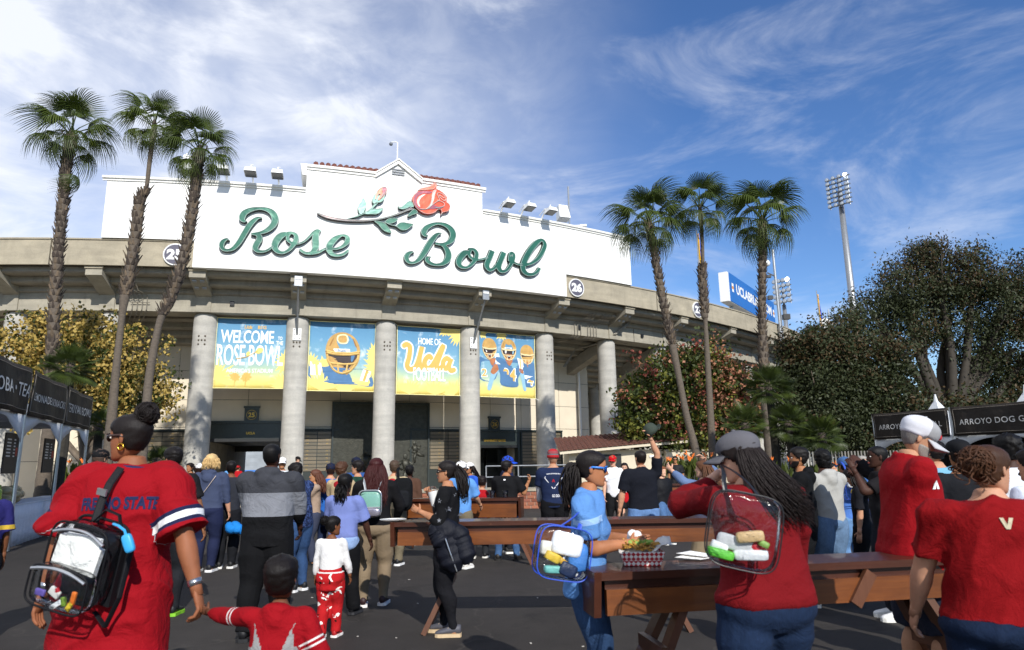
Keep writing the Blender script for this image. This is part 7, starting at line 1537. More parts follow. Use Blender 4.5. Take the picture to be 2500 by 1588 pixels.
m = MB(); m.tube([(.12, .08, .18), (.20, .06, .1), (.24, .0, -.12), (.2, .0, -.28), (.1, .03, -.24)], [(.016, .005)] * 5, 8); m.build('loose_strap', BKT, bp)
m = MB(); m.tube([(-.03, .03, .2), (.02, .04, .27), (.1, .04, .26), (.13, .04, .19)], [(.014, .005)] * 4, 8); m.build('handle', BKT, bp)
m = MB(); m.box((-.08, .10, .33), (.055, .012, .035)); m.build('buckle', mat('zip_silver', '#b9bbbd'), bp)
hs_ = thing('sanitizer_bottle', 'small blue hand sanitizer bottle clipped to the clear backpack', 'bottle', tuple(dy_(302, 1278, 3.2))); hs_.rotation_euler = (0, R_(-22), 0); m = MB(); rbox(m, (0, 0, 0), (.045, .03, .085), .5, 12, 8); m.build('holder', plastic('#3aa0d8', .4), hs_, smooth=True); m = MB(); m.tube([(0, 0, .04), (0, 0, .06), (-.02, 0, .09), (-.05, .02, .11)], .006, 6); m.build('loop', plastic('#3aa0d8', .4), hs_)
PB = spot(664, 1312, 3.3); HB = PB[2]
def boy_rule(f, V, val):
    out = np.where(val > 0, .2 + val * .8, 0.0); H = f.H; vz = V[:, 2] > (.60 * H + 2.3 * np.abs(V[:, 0])); out[vz] = .1 * 2; sh = (np.abs(V[:, 0]) > .088 * H) & (V[:, 2] > .70 * H) & (val == 0); sh |= (V[:, 2] > .80 * H) & (val == 0); out[sh] = .2; return out
_w = Wj.joint['R'][2]; _h = Wj.T.matrix_basis @ (_w + (_w - Wj.joint['R'][1]).normalized() * .11) - Vector((PB[0], PB[1], 0)); _hb = HB / (.87 + .13 * 1.42)
By = Fig('small boy in a grey and red raglan hooded top, back view, holding her hand', PB[0], PB[1], HB, 0, 0, 0, 0, 1.05, 1.05, 0, 1, 0, '#6b4430', (4, -6, 0), 1.42, (.3, -.02, .36, 1, -.3, 0), (_h.x / _hb, _h.y / _hb, _h.z / _hb, -.3, -.3, -1), q=0, shw=1.05)
bm_ = cloth_bands('boy_raglan', [(0, '#8d8b8a'), (.02, '#8c0a15'), (.335, '#d5cfcc'), (.355, '#8c0a15'), (.385, '#d5cfcc'), (.405, '#8c0a15')], .5, 'st')
By.top([bm_], 1.95, .46, .018, True, wr=.006, post=sleeve_attr(boy_rule), name='hooded_top', flare=.015); By.pants(cloth('#24242a'), 2, .01); By.shoes('#b01c22'); By.hair('short', '#120c0a')
def person(lab, xd, yt, ft, yaw, skin, topm, topk, pm, pk, shoe=None, hair=None, q=1, depth=None, dx=0, **k):
    x, y, H = spot(xd, yt, depth) if depth else spot_f(xd, yt, ft)
    f = Fig(lab, x + dx, y, H * k.pop('hs', 1.0), yaw, skin=skin, q=q, **k)
    if topm: f.top(topm, **topk)
    if pm: f.pants(pm, **pk)
    if shoe: f.shoes(*shoe)
    if hair: f.hair(*hair)
    return f
A = person('young man in a black t-shirt walking away beside the jersey woman', 412, 1055, 1452, 8, '#8a5f43', cloth('#1a1a1c'), dict(sleeve=.75, hem=.47, loose=.016), cloth('#202125'), dict(loose=.008, ankle=.9), ('#191a1c', '#7fbf2a'), ('short', '#120d0b'), 0, head=(48, 0, 0), w=1.12, R=(.2, .06, .46, .6, -1, 0), L=(-.16, .1, .45), RL=(.05, .05), LL=(.06, -.16, .03))
m = MB(); A.mark([(-.5, -.5), (.5, -.5), (.5, .5), (-.5, .5)], cloth('#7fbf2a'), 0, .1, .01, .01, 'back') if False else None
B = person('blonde woman in a slate blue hooded top and navy trousers, back view', 498, 1070, 1345, 4, LT, cloth('#3c445b'), dict(sleeve=1.55, hem=.5, loose=.014, hood=True), cloth('#1f2540'), dict(loose=.012, ankle=1.05), ('#17181c', '#e8e8e8'), ('bob', '#c9a873'), 0, w=1.15, hips=1.1, dpt=1.05, R=(.17, .05, .48), L=(-.14, .12, .5))
B.long_hair('#c9a873', .1, 46, .7, (0, -.01, 0), .012, .015, a0=150, a1=390)
m = MB(); m.tube([B.bend((x * B.H, -.075 * B.H - .01 * math.cos(x * 20), z * B.H)) for x, z in ((.075, .815), (.04, .76), (.0, .70), (-.05, .63), (-.1, .57))], [(.018, .004)] * 5, 6); B.child(m, 'bag_strap', cloth('#d8c4b4'))
st_ = [(0, '#111113'), (1.06, '#787a80'), (1.27, '#3a3b40')]
C = person('big man in a black and grey colour-block hooded top, back view', 640, 1045, None, -4, DRK, cloth_bands('colour_block', st_, .6), dict(sleeve=1.75, hem=.46, loose=.022, hood=True, wr=.009), cloth('#0f0f11'), dict(loose=.022, ankle=1.15, wr=.01), ('#0f0f12', '#1c1c1e'), ('buzz', '#0c0908'), 0, depth=6.6, w=1.3, dpt=1.2, shw=1.1, R=(.12, .16, .53, 1, -.6, 0), L=(-.14, .14, .53, -1, -.6, 0), RL=(.06, .08), LL=(.06, -.08))
def floral(t, c, v):
    return t.mix(t.ramp(t.noise(v, 26, 4, .6, 1.5), [(.5, (0, 0, 0)), (.56, (.8,) * 3)]), c, '#45598a')
Dm = person('young man in a navy floral shirt and jeans with an earbud, turned left', 712, 1088, 1390, 62, TAN, cloth_bands('floral_navy', [(0, '#1b2440')], .4, extra=floral), dict(sleeve=.85, hem=.48, loose=.018, collar='polo'), denim('#2c4468'), dict(loose=.01), ('#141519', '#e4e4e4'), ('short', '#110c0b'), 0, lean=8, head=(10, 12, 0), R=(.02, .2, .5, .4, -1, -.3), L=(-.08, .14, .5, -.6, -1, 0), w=1.08)
m = MB(); m.ell(Dm.hp((-.35, .02, -.04)), (.012, .012, .02), 8, 6); Dm.child(m, 'earbud', plastic('#f0f0f0'))
def spots(t, c, v):
    c = t.mix(t.ramp(t.noise(v, 14, 2, .5, .5), [(.62, (0, 0, 0)), (.64, (1,) * 3)]), c, '#e8e0da'); c = t.mix(t.ramp(t.noise(v, 19, 2, .5, 1.0), [(.66, (0, 0, 0)), (.68, (1,) * 3)]), c, '#16130f'); return t.mix(t.ramp(t.noise(v, 11, 2, .5, .2), [(.7, (0, 0, 0)), (.72, (1,) * 3)]), c, '#d9a62c')
RP_ = cloth_bands('red_print', [(0, '#a81a1e')], .4, extra=spots)
E = person('little girl in a white long-sleeved top and red printed trousers, back view', 782, 1215, 1500, -6, BRN, cloth('#dcdad8'), dict(sleeve=1.9, hem=.55, loose=.008), RP_, dict(loose=.014, ankle=1.1), ('#a81a1e', '#e8e4e0'), ('tied', '#0e0a09'), 0, headk=1.3, head=(-35, 0, 0), R=(.17, .1, .42, 1, -.6, 0), L=(-.17, .06, .42, -1, -.6, 0), RL=(.05, .04), LL=(.05, -.05))
E.bun('#0e0a09', (-.05, -.5, .32), .042); m = MB(); E.loft(m, E.rings(.4, .565, .03, .03)); E.job(m, 'tied_jumper', [RP_], .013, 3, 'cloth', .008); m = MB(); E.loft(m, E.rings(.545, .565, .034)); E.job(m, 'waist_knot', [cloth('#d9d4d0')], .013, 2, 'cloth', .004)
F = person('girl in a lavender t-shirt with a denim jacket round her waist, back view', 812, 1115, 1452, -12, DRK, cloth('#707db4'), dict(sleeve=.9, hem=.52, loose=.022), cloth('#121215'), dict(loose=.016, ankle=1.2), ('#15151a', '#2a2a2e'), ('tied', '#0c0908'), 0, headk=1.08, R=(.17, .12, .5, 1, -.5, 0), L=(-.15, .12, .5), RL=(.05, .1), LL=(.05, -.06))
F.pony('#0c0908', (.0, -.42, -.15), .16, 30, (.1, -.5, -1), .014, .035); m = MB(); F.loft(m, F.rings(.42, .56, .028, .025)); F.job(m, 'tied_denim_jacket', [denim('#7f97bd')], .013, 3, 'cloth', .01)
G = person('woman with long dark red hair, black jacket and khaki trousers, back view', 885, 1080, 1425, 3, LT, cloth('#141315'), dict(sleeve=1.95, hem=.52, loose=.014), cloth('#7d6d58'), dict(loose=.012, ankle=.95), ('#2a1214', '#e4dfda'), ('long', '#38100f'), 0, w=1.1, hips=1.18, dpt=1.08, R=(.13, .14, .56, 1, -.6, 0), L=(-.13, .16, .56, -1, -.6, 0), RL=(.065, .03), LL=(.065, -.02))
G.long_hair('#38100f', .42, 130, 1.2, (0, -.03, 0), .012, .02, a0=170, a1=370)
tb = thing('backpack', 'small mint green and clear mini backpack on the red-haired woman', 'backpack', (G.T.location.x - .01, G.T.location.y - .2, 1.1)); m = MB(); rbox(m, (0, 0, 0), (.24, .1, .27), .5); m.build('body', plastic('#7fae9c', .3), tb, smooth=True); m = MB(); rbox(m, (0, -.03, -.02), (.25, .11, .26), .45); m.build('clear_cover', VIN, tb, smooth=True)
m = MB(); m.tube(rloop(0, 0, .25, .28, -.05, 0), .008, 6, False); m.tube([(x, -.085, -.04) for x in np.linspace(-.12, .12, 6)], .008, 6); m.build('piping', mat('zip_silver', '#b9bbbd'), tb); m = MB(); rbox(m, (0, -.07, -.09), (.24, .06, .09), .5); m.build('pocket', mat('silver_vinyl', '#a8a2ae', .25, .2, 8, metal=.6), tb, smooth=True)
for sx in (-1, 1): m = MB(); m.tube([(sx * .06, .03, .12), (sx * .09, .06, .22), (sx * .1, .14, .27)], [(.016, .004)] * 3, 6); m.build('strap', plastic('#8a8f94', .4), tb)
PS = spot_f(1052, 1085, 1492)
S_ = Fig('woman in sunglasses and a black star jumper drinking from a white cup, facing left', PS[0], PS[1], PS[2], 86, 0, 0, 0, 1.12, 1.1, .01, 1.1, .012, '#b07e5e', (-4, 0, 0), 1, tgt(1013, 1168, PS[1] + .05, PS, 86, PS[2]) + (.6, -.6, -.6), tgt(990, 1205, PS[1] - .12, PS, 86, PS[2]) + (-.3, -1, -.2), (.05, .02), (.05, -.05), q=0, grip=(.7, .5))
S_.top(cloth('#131315', wr=.4), 1.55, .5, .014, wr=.011, name='jumper'); S_.pants(cloth('#17171b', wr=.5), 2, .007, .58, ankle=.8); S_.shoes('#4a4a52', '#c9b08c'); S_.hair('pony', '#17110f'); S_.pony('#17110f', (0, -.5, .12), .3, 34, (0, -.55, -1), .013, .03); S_.sunglasses(); S_.face('#1a100c', '#a05a50')
SILV = mat('silver_star', '#8f9196', .4, .1, metal=.4)
for cx, cz, sz_ in ((.02, .77, .05), (-.06, .80, .035), (-.03, .72, .055), (.07, .74, .035), (.02, .66, .045), (-.075, .68, .04), (.09, .69, .03), (-.02, .61, .035), (.06, .62, .04), (.1, .78, .03), (-.09, .75, .03), (.045, .70, .025)): S_.mark(STARP, SILV, cx, cz, sz_, sz_, 'left', 'star')
cup = thing('cup', 'white plastic cup held by the woman in the star jumper', 'cup', tuple(dy_(1021, 1172, PS[1] - .02))); cup.rotation_euler = (0, R_(-12), 0); m = MB(); m.lathe([(.034, -.07), (.038, -.06), (.047, .06), (.049, .065)], n=18); m.build('cup_body', plastic('#e6e6e4', .25), cup, smooth=True); m = MB(); m.lathe([(.05, .065), (.05, .075), (.046, .08), (.03, .105), (.012, .11)], n=18); m.build('lid', VIN, cup, smooth=True)
jk = thing('puffer_jacket', 'dark navy puffer jacket draped over the forearm of the star jumper woman', 'jacket', tuple(dy_(1050, 1270, PS[1] - .2))); PUF = cloth('#14161f', .1, .4, rough=.5); m = MB()
for x0, z0_, x1, z1_, w0, w1_, dp_ in ((-.05, .17, .09, -.27, .15, .1, .075), (.07, .12, .2, -.2, .1, .09, .07), (-.13, .13, -.02, -.05, .07, .09, .07)):
    L = [((x0 + (x1 - x0) * t, .02 * math.sin(t * 5), z0_ + (z1_ - z0_) * t), ((w0 + (w1_ - w0) * t) * (.45 + .55 * min(1, 5 * t, 6 * (1 - t))) * (1 + .07 * abs(math.sin(t * 17))), dp_ * (.5 + .5 * min(1, 5 * t, 6 * (1 - t))) * (1 + .14 * abs(math.sin(t * 17))))) for t in np.linspace(0, 1, 31)]; m.tube([p for p, r in L], [r for p, r in L], 16, up=(0, 1, 0))
m.build('quilted_body', PUF, jk, smooth=True); m = MB(); m.tube([(.0, -.1, .02), (.05, -.1, -.12), (.1, -.08, -.26)], .006, 6); m.build('zip', mat('zip_silver', '#b9bbbd'), jk)
Hm = person('scout leader in a flat cap, beige shirt and red neckerchief, back view', 928, 1085, 1330, -8, LT, cloth('#b7a583'), dict(sleeve=.9, hem=.5, loose=.018), cloth('#6f6552'), dict(loose=.016), ('#17181c', '#e8e8e8'), ('short', '#4a3a2e'), 1, w=1.15, R=(.13, .14, .52), L=(-.13, .14, .52)); Hm.flat_cap('#55503f')
def scarf(f, col):
    m = MB(); f.loft(m, f.rings(.80, .85, .012)); m.ell(f.bend((0, -.06 * f.H, .79 * f.H)), (.05 * f.H, .02, .04 * f.H), 12, 7); f.job(m, 'neckerchief', [cloth(col)], .014, 3, 'cloth', .004)
scarf(Hm, '#9c1a22')
kb = thing('backpack', 'black backpack hanging from the flat-cap man', 'backpack', (Hm.T.location.x + .17, Hm.T.location.y - .2, 1.12)); m = MB(); rbox(m, (0, 0, -.05), (.3, .2, .5), .5); m.build('body', cloth('#101113', .15, .6), kb, smooth=True); m = MB(); rbox(m, (0, -.1, -.12), (.24, .1, .26), .5); m.build('pocket', cloth('#17181b', .15, .6), kb, smooth=True); m = MB(); m.tube([(-.08, .06, .18), (-.1, .08, .3), (-.1, .2, .36)], [(.025, .006)] * 3, 6); m.build('strap', cloth('#101113', .15, .6), kb)
I1 = person('scout in a beige shirt with red collar and curly brown hair, back view', 803, 1090, None, -20, PALE, cloth('#b09a78'), dict(sleeve=.8, hem=.5, loose=.016), cloth('#4d5440'), dict(), ('#222222',), ('curly', '#4a3020'), 1, depth=10.5, R=(.12, .16, .6), L=(-.12, .18, .58)); scarf(I1, '#8e1c22')
I2 = person('man in a bright blue jersey and navy cap, back view', 778, 1092, None, 20, LT, cloth('#2a62b4'), dict(sleeve=.9, hem=.49, loose=.02), denim('#1f2b48'), dict(), ('#222222',), ('short', '#2a1c14'), 1, depth=11.5, w=1.1, R=(.12, .16, .6), L=(-.12, .18, .58)); I2.cap('#1a2036'); I2.mark('5', cloth('#e4e4e4'), .03, .7, .08, .16)
I3 = person('dark-haired man with glasses and a green jersey in profile', 842, 1085, None, 75, LT, cloth('#1f3d30'), dict(sleeve=.9, hem=.5, loose=.016), cloth('#24262c'), dict(), None, ('short', '#140e0c'), 1, depth=10.8, R=(.1, .2, .62), L=(-.1, .2, .6)); I3.face()
I4 = person('tall man in a navy cap and blue jersey behind the green jersey', 838, 1078, None, 30, TAN, cloth('#2b4f86'), dict(sleeve=.9, hem=.5, loose=.02), cloth('#24262c'), dict(), None, ('short', '#140e0c'), 2, depth=12.6); I4.cap('#171d33')
I5 = person('man in a brown long-sleeved shirt and dark cap, back view', 963, 1096, None, -10, DRK, cloth('#51392d'), dict(sleeve=1.9, hem=.5, loose=.018), cloth('#20222a'), dict(), None, ('short', '#0c0908'), 2, depth=13); I5.cap('#1b1a1a')
I6 = person('smiling woman in a patterned top holding a food tray, facing left', 743, 1106, None, 110, '#b5835f', cloth('#a08a78'), dict(sleeve=1.2, hem=.5, loose=.012), cloth('#3a3f52'), dict(), None, ('long', '#5a3626'), 1, depth=11.2, R=(.06, .24, .6), L=(-.06, .24, .6)); I6.long_hair('#5a3626', .3, 50, .8); I6.face()
I7 = person('man in black with a black cap standing by the second column', 697, 1073, None, -60, PALE, cloth('#17181b'), dict(sleeve=1.9, hem=.49, loose=.014), cloth('#1a1b1f'), dict(), ('#1a1a1a',), ('buzz', '#3a2c22'), 2, depth=29, z0=.12, hs=.93, head=(0, 25, 0)); I7.cap('#141414')
I8 = person('person in dark clothes near the red dressed stroller of fans', 640, 1100, None, 150, BRN, cloth('#30343c'), dict(sleeve=.8, hem=.5), cloth('#20222a'), dict(), ('#222222',), ('short', '#120d0b'), 2, depth=17); I8.T['label'] = 'person in a charcoal top waiting inside the gate 25 crowd'
J1 = person('fan in a red shirt and red cap walking through gate 25', 560, 1096, None, -15, LT, cloth('#b01a22'), dict(sleeve=.8, hem=.5, loose=.016), cloth('#2a2c34'), dict(length=1.0, loose=.02), ('#b8a090',), ('short', '#2a1c14'), 2, depth=30, z0=.12, hs=.93, RL=(.05, .12), LL=(.05, -.12)); J1.cap('#b01a22')
J2 = person('fan in a light blue shirt in the mouth of gate 25', 541, 1096, None, 10, BRN, cloth('#5f93c8'), dict(sleeve=.8, hem=.5), cloth('#2a2c34'), dict(), ('#222222',), ('short', '#120d0b'), 2, depth=32, z0=.12, hs=.93)
J3 = person('person in a white sun hat beside the big hooded man', 664, 1078, None, 200, TAN, cloth('#c9ccd0'), dict(sleeve=.8, hem=.5), cloth('#39405a'), dict(), None, ('long', '#2a1a14'), 2, depth=15); J3.cap('#eceae6')
J4 = person('fan in a red and white cap and red jersey left of the blonde woman', 470, 1092, None, 20, LT, cloth('#a8202a'), dict(sleeve=.8, hem=.5, loose=.018), cloth('#2a2c34'), dict(), None, ('short', '#2a1c14'), 2, depth=15); J4.cap('#e9e6e2', '#a8202a')
J5 = person('woman with flowers and a red top beyond the black t-shirt man', 448, 1090, None, 160, TAN, cloth('#b03028'), dict(sleeve=.8, hem=.5), cloth('#2a2c34'), dict(), None, ('long', '#1a110e'), 2, depth=18); J5.long_hair('#1a110e', .25, 30)
J6 = person('person with big dark curly hair low behind the jersey woman', 372, 1085, None, 0, BRN, cloth('#26222c'), dict(sleeve=1.9, hem=.5), cloth('#1c1c20'), dict(), ('#222222',), ('afro', '#0e0a09'), 1, depth=8.6, hs=.97)
J7 = person('man in a black cap and grey hooded top by the left tents', 238, 1060, None, -30, LT, cloth('#7d8083'), dict(sleeve=1.9, hem=.5, loose=.02, hood=True), cloth('#2b2d33'), dict(), ('#222222',), ('short', '#4a3a30'), 1, depth=9.5, head=(15, 0, 0)); J7.cap('#141416')
J8 = person('person in a purple and gold jersey at the left edge before the tents', -26, 1120, None, 60, BRN, cloth_bands('purple_gold', [(0, '#1d1a24'), (.9, '#2c2a63'), (.98, '#c9a53a'), (1.02, '#2c2a63')], .5), dict(sleeve=.95, hem=.45, loose=.03), cloth('#15151a'), dict(loose=.02), ('#1a1a1a',), ('short', '#120d0b'), 1, depth=6.4, L=(-.16, .1, .5))
J9 = person('woman carrying a bright blue bundle beside the blonde woman', 545, 1085, None, 10, BRN, cloth('#2a2c33'), dict(sleeve=1.1, hem=.48, loose=.016), cloth('#17181c'), dict(loose=.016), ('#1a1a1a',), ('tied', '#120d0b'), 1, depth=11.0, R=(.2, .08, .46))
bb = thing('blue_bundle', 'bright blue rolled jacket carried beside the blonde woman', 'jacket', tuple(dy_(572, 1240, 10.7))); m = MB()
for i in range(9): m.ell((random.uniform(-.18, .18), random.uniform(-.05, .05), random.uniform(-.06, .06)), (.1, .08, .07), 10, 6, Matrix.Rotation(i, 3, 'Y'))
m.build('cloth', cloth('#1f78c4', .15, .6), bb, smooth=True)
K1 = person('child in a grey jumper with a red hoodie round the shoulders, back view', 1130, 1120, 1312, -10, LT, cloth('#6b6560'), dict(sleeve=1.9, hem=.5, loose=.02), cloth('#2a2c30'), dict(loose=.012), ('#161618', '#e6e2da'), ('short', '#1a120f'), 1, headk=1.15, lean=14, R=(.14, .2, .6), L=(-.16, .2, .6), LL=(.08, -.1))
m = MB(); K1.loft(m, K1.rings(.77, .845, .03)); m.ell(K1.bend((.0, -.08 * K1.H, .74 * K1.H)), (.1 * K1.H, .035, .05 * K1.H), 12, 7); m.ell(K1.bend((-.11 * K1.H, -.06 * K1.H, .56 * K1.H)), (.05 * K1.H, .05, .16 * K1.H), 12, 7); K1.job(m, 'red_hoodie', [cloth('#9c141c')], .017, 3, 'cloth', .006); K1.mark('BAY', cloth('#b9a845'), 0, .66, .13, .14, bold=.06)
m = MB(); K1.loft(m, K1.rings(.44, .52, .025, .02)); K1.job(m, 'blue_shorts', [cloth_bands('blue_print', [(0, '#2f52a8')], .4, extra=lambda t, c, v: t.mix(t.ramp(t.noise(v, 20, 3, .6, 1), [(.5, (0, 0, 0)), (.53, (1,) * 3)]), c, '#141a33'))], .017, 3, 'cloth', .006)
K2p = spot_f(1190, 1085, 1318)
K2 = Fig('man in a black t-shirt and jeans pointing to the right, striped flannel at his waist', K2p[0], K2p[1], K2p[2], -15, skin=TAN, q=1, head=(-40, 0, 0), w=1.08, R=tgt(1243, 1133, K2p[1] + .1, K2p, -15, K2p[2]) + (.3, .2, -1), L=(-.15, .16, .55, -1, -.4, 0), RL=(.1, 0), LL=(.1, 0), grip=(.6, .4)); K2.top(cloth('#151517'), .8, .5, .018); K2.pants(denim('#41608a'), 2, .012); K2.shoes('#26221f', '#1a1816'); K2.hair('short', '#120c0a')
m = MB(); K2.loft(m, K2.rings(.40, .555, .03, .03)); K2.job(m, 'tied_flannel', [cloth_bands('flannel_stripe', [(0, '#4a4a38')], .4, extra=lambda t, c, v: (lambda w: t.mix(t.ramp(w, [(.5, (0, 0, 0)), (.52, (1,) * 3)]), c, '#cfc29a'))((lambda n: (t.l(v, n.inputs[0]), n.outputs['Fac'])[1])(t.n('ShaderNodeTexWave', wave_type='BANDS', bands_direction='X'))))], .017, 3, 'cloth', .008); K2.mark([(math.cos(a) * .5, math.sin(a) * .4) for a in np.linspace(0, 6.28, 15)[:-1]], cloth('#e6e6e6'), 0, .81, .04, .03)
K3 = person('man in a blue cap and navy jacket behind the pointing man', 1192, 1075, None, -75, TAN, cloth('#1c2440'), dict(sleeve=1.9, hem=.5, loose=.018), cloth('#24262c'), dict(), ('#222222',), ('short', '#1a120f'), 1, depth=12.3, head=(0, 5, 0)); K3.cap('#1f48b8'); K3.sunglasses(); K3.face()
K4 = person('man in a white cap and light blue shirt beyond the star jumper woman', 1084, 1088, None, -25, LT, cloth('#5c8fcb'), dict(sleeve=.9, hem=.5, loose=.02), cloth('#6f6552'), dict(), ('#dcd8d2',), ('short', '#3a2a20'), 1, depth=10.6, R=(.12, .18, .58), L=(-.12, .18, .58)); K4.cap('#e6e4e0', '#2a2a30')
K5 = person('woman in a white cap and royal blue top behind the white-capped man', 1104, 1090, None, 130, TAN, cloth('#2a56b8'), dict(sleeve=1.2, hem=.5), cloth('#6f6552'), dict(), ('#e4e0da',), ('long', '#1a110e'), 2, depth=13.5); K5.cap('#e8e6e2'); K5.long_hair('#1a110e', .25, 30)
K6 = person('man in a red and grey beanie and navy t-shirt, back view', 1300, 1062, None, -4, LT, cloth('#1c2744'), dict(sleeve=.85, hem=.47, loose=.022), cloth('#131316'), dict(loose=.02), ('#1a1a1a',), None, 1, depth=11.4, w=1.18, dpt=1.1, R=(.15, .1, .5), L=(-.15, .12, .52)); K6.beanie('#a8161e', '#5e5e62')
PW_ = cloth('#d8d8dc', .05, .2)
for a_, b_ in (((-.09, .76), (.09, .76)), ((-.09, .76), (0, .645)), ((.09, .76), (0, .645))):
    L_ = math.hypot(b_[0] - a_[0], b_[1] - a_[1]) * K6.H; K6.mark([(-.5, -.5), (.5, -.5), (.5, .5), (-.5, .5)], PW_, 0 + (a_[0] + b_[0]) / 2 * 1.0, (a_[1] + b_[1]) / 2, L_ * .9, .012, 'back', 'print', rot=math.degrees(math.atan2(b_[1] - a_[1], b_[0] - a_[0])))
K6.mark('GO DOGS', PW_, .03, .585, .16, .045); K6.mark('SAN JOAQUIN', PW_, 0, .785, .22, .022, arc=.6); K6.mark('A', cloth('#b01a22'), 0, .725, .05, .05)
m = MB(); [(K6.limb(m := MB(), [K6.joint[k][0].lerp(K6.joint[k][1], .8), K6.joint[k][1], K6.joint[k][2]], [.06, .06, .045]), K6.job(m, 'white_sleeve', [cloth('#d6d6da')], .016, 3, 'cloth', .005)) for k in 'LR']
K7 = person('young man in a white polo shirt and red cap, facing the camera', 1441, 1073, 1262, 165, PALE, cloth('#e4e4e6'), dict(sleeve=.8, hem=.48, loose=.018, collar='polo'), cloth('#141416'), dict(loose=.008), ('#dcdcdc',), ('short', '#8a6a48'), 1, R=(.12, .1, .47), L=(-.14, .02, .45), head=(-8, 5, 0)); K7.cap('#b5141c', low=.17); K7.face('#6a4a34')
K8 = person('dark-haired young woman in a red number jersey, facing the camera', 1468, 1090, 1262, 170, PALE, cloth('#b3161f'), dict(sleeve=.3, hem=.46, loose=.014), cloth('#17171a'), dict(length=.5, loose=.008), ('#dcdcdc',), ('long', '#1a110f'), 1, R=(.13, .06, .47), L=(-.13, .06, .47)); K8.long_hair('#1a110f', .36, 70, .8); K8.face(); K8.mark('22', cloth('#e8e8ea'), 0, .66, .2, .17, 'front')
K9p = spot(1506, 1060, 9.6)
K9 = Fig('man in a dark navy shirt raising his cap high, back view', K9p[0], K9p[1], K9p[2], 5, skin=LT, q=1, w=1.2, shw=1.05, head=(10, 0, 0), R=tgt(1529, 1030, 9.5, K9p, 5, K9p[2]) + (1, -.2, 0), L=(-.2, .04, .48, -1, -.3, 0), grip=(.5, .3)); K9.top(cloth('#15171f'), .85, .5, .02, collar='polo'); K9.pants(denim('#5b7aa6'), 2, .012); K9.shoes('#3a2c22'); K9.hair('buzz', '#1a120f')
m = MB(); K9.loft(m, K9.rings(.565, .585, .014)); K9.job(m, 'belt', [cloth('#1a1512')], .014, 2, 'cloth', 0)
hat = thing('raised_cap', 'dark green cap held up high in the raised hand', 'cap', tuple(dy_(1530, 1012, 9.5))); hat.rotation_euler = (R_(40), R_(-20), R_(-60)); GC = cloth('#3c443c', .1, .3); m = MB(); prof = [(.098, -.05), (.1, 0), (.09, .05), (.06, .085), (.02, .1)]; m.lathe(prof, n=20); m.build('crown', GC, hat, smooth=True); m = MB(); m.prism([(.1 * math.sin(a), .085 * math.cos(a)) for a in np.linspace(-1.3, 1.3, 12)] + [(.1 * math.sin(a), .17 * math.cos(a) + .02) for a in np.linspace(1.3, -1.3, 12)], lambda x, y, d: Vector((x, y, -.045 + d - 2 * x * x)), 0, .006); m.build('brim', [GC, GC], hat)
K10 = person('woman in a black jacket and jeans beyond the raised cap man', 1556, 1098, None, -150, PALE, cloth('#17171a'), dict(sleeve=1.9, hem=.48, loose=.016), denim('#4a6890'), dict(), ('#222222',), ('bob', '#7a4a2e'), 2, depth=13.2, w=1.05)
K11 = person('man in sunglasses and black standing by the restroom sign', 1587, 1074, None, 170, TAN, cloth('#17171a'), dict(sleeve=.8, hem=.48), cloth('#17171a'), dict(), ('#222222',), ('short', '#120d0b'), 2, depth=22.5); K11.sunglasses()
K12 = person('seated man in navy sitting on the planter ledge by the rail', 1652, 1108, None, 150, DRK, cloth('#1d2536'), dict(sleeve=1.9, hem=.5), denim('#36537c'), dict(), ('#222222',), ('short', '#0c0908'), 2, depth=22.0, hs=1.0, R=(.08, .2, .52), L=(-.08, .2, .52)); K12.T['label'] = 'man in navy standing before the strap-leaf plants'
N1p = spot(1652, 1085, 8.2)
N1 = Fig('person in a denim shirt with both arms up behind the maroon jumper woman', N1p[0], N1p[1], N1p[2], 40, skin=PALE, q=1, R=(.14, .08, 1.0, 1, .3, .4), L=(-.26, .1, .93, -1, .2, .4), head=(20, -5, 0)); N1.top(cloth('#5f7294'), 1.9, .5, .02); N1.pants(cloth('#8a7a62'), .95, .02); N1.shoes('#d8d4cc'); N1.hair('long', '#5a3a26'); N1.long_hair('#5a3a26', .3, 40)
N2 = person('man in a black hooded top with a short beard in profile facing left', 1878, 1055, 1425, 66, TAN, cloth('#0f1012'), dict(sleeve=1.95, hem=.49, loose=.022, hood=True, wr=.009), cloth('#121316'), dict(loose=.014), ('#17171a', '#d8d4cc'), ('short', '#130e0c'), 0, w=1.15, head=(8, 0, 0), R=(.06, .2, .55), L=(-.1, .18, .5, -.6, -1, 0)); N2.face(beard='#17100d')
N3 = person('man in a light grey hooded top and loose jeans behind the black hooded man', 1932, 1062, 1415, 20, DRK, cloth('#a5a49f'), dict(sleeve=1.95, hem=.49, loose=.03, hood=True, wr=.01), denim('#5d7796'), dict(loose=.03, ankle=1.2), ('#d6c6a8', '#d9d2c4'), ('curly', '#0c0908'), 0, w=1.15, head=(-30, 0, 0), R=(.12, .14, .5), L=(-.14, .12, .5))
N4 = person('woman in a blue cap with a clear bag on her back, blue and orange sleeves', 1985, 1078, None, 8, TAN, cloth_bands('blue_tee', [(0, '#4f78c0')], .4), dict(sleeve=.5, hem=.5, loose=.014), denim('#5f83ad'), dict(loose=.008, ankle=1.3), ('#cfc8bc',), ('tied', '#1a110e'), 1, depth=8.8, R=(.12, .14, .56), L=(-.16, .1, .56)); N4.cap('#41608c', low=.1)
[(N4.limb(m := MB(), [N4.joint[k][0].lerp(N4.joint[k][1], .5), N4.joint[k][1], N4.joint[k][2]], [.058, .052, .036]), N4.job(m, 'orange_sleeve', [cloth('#b5651f')], .016, 3, 'cloth', .005)) for k in 'RL']
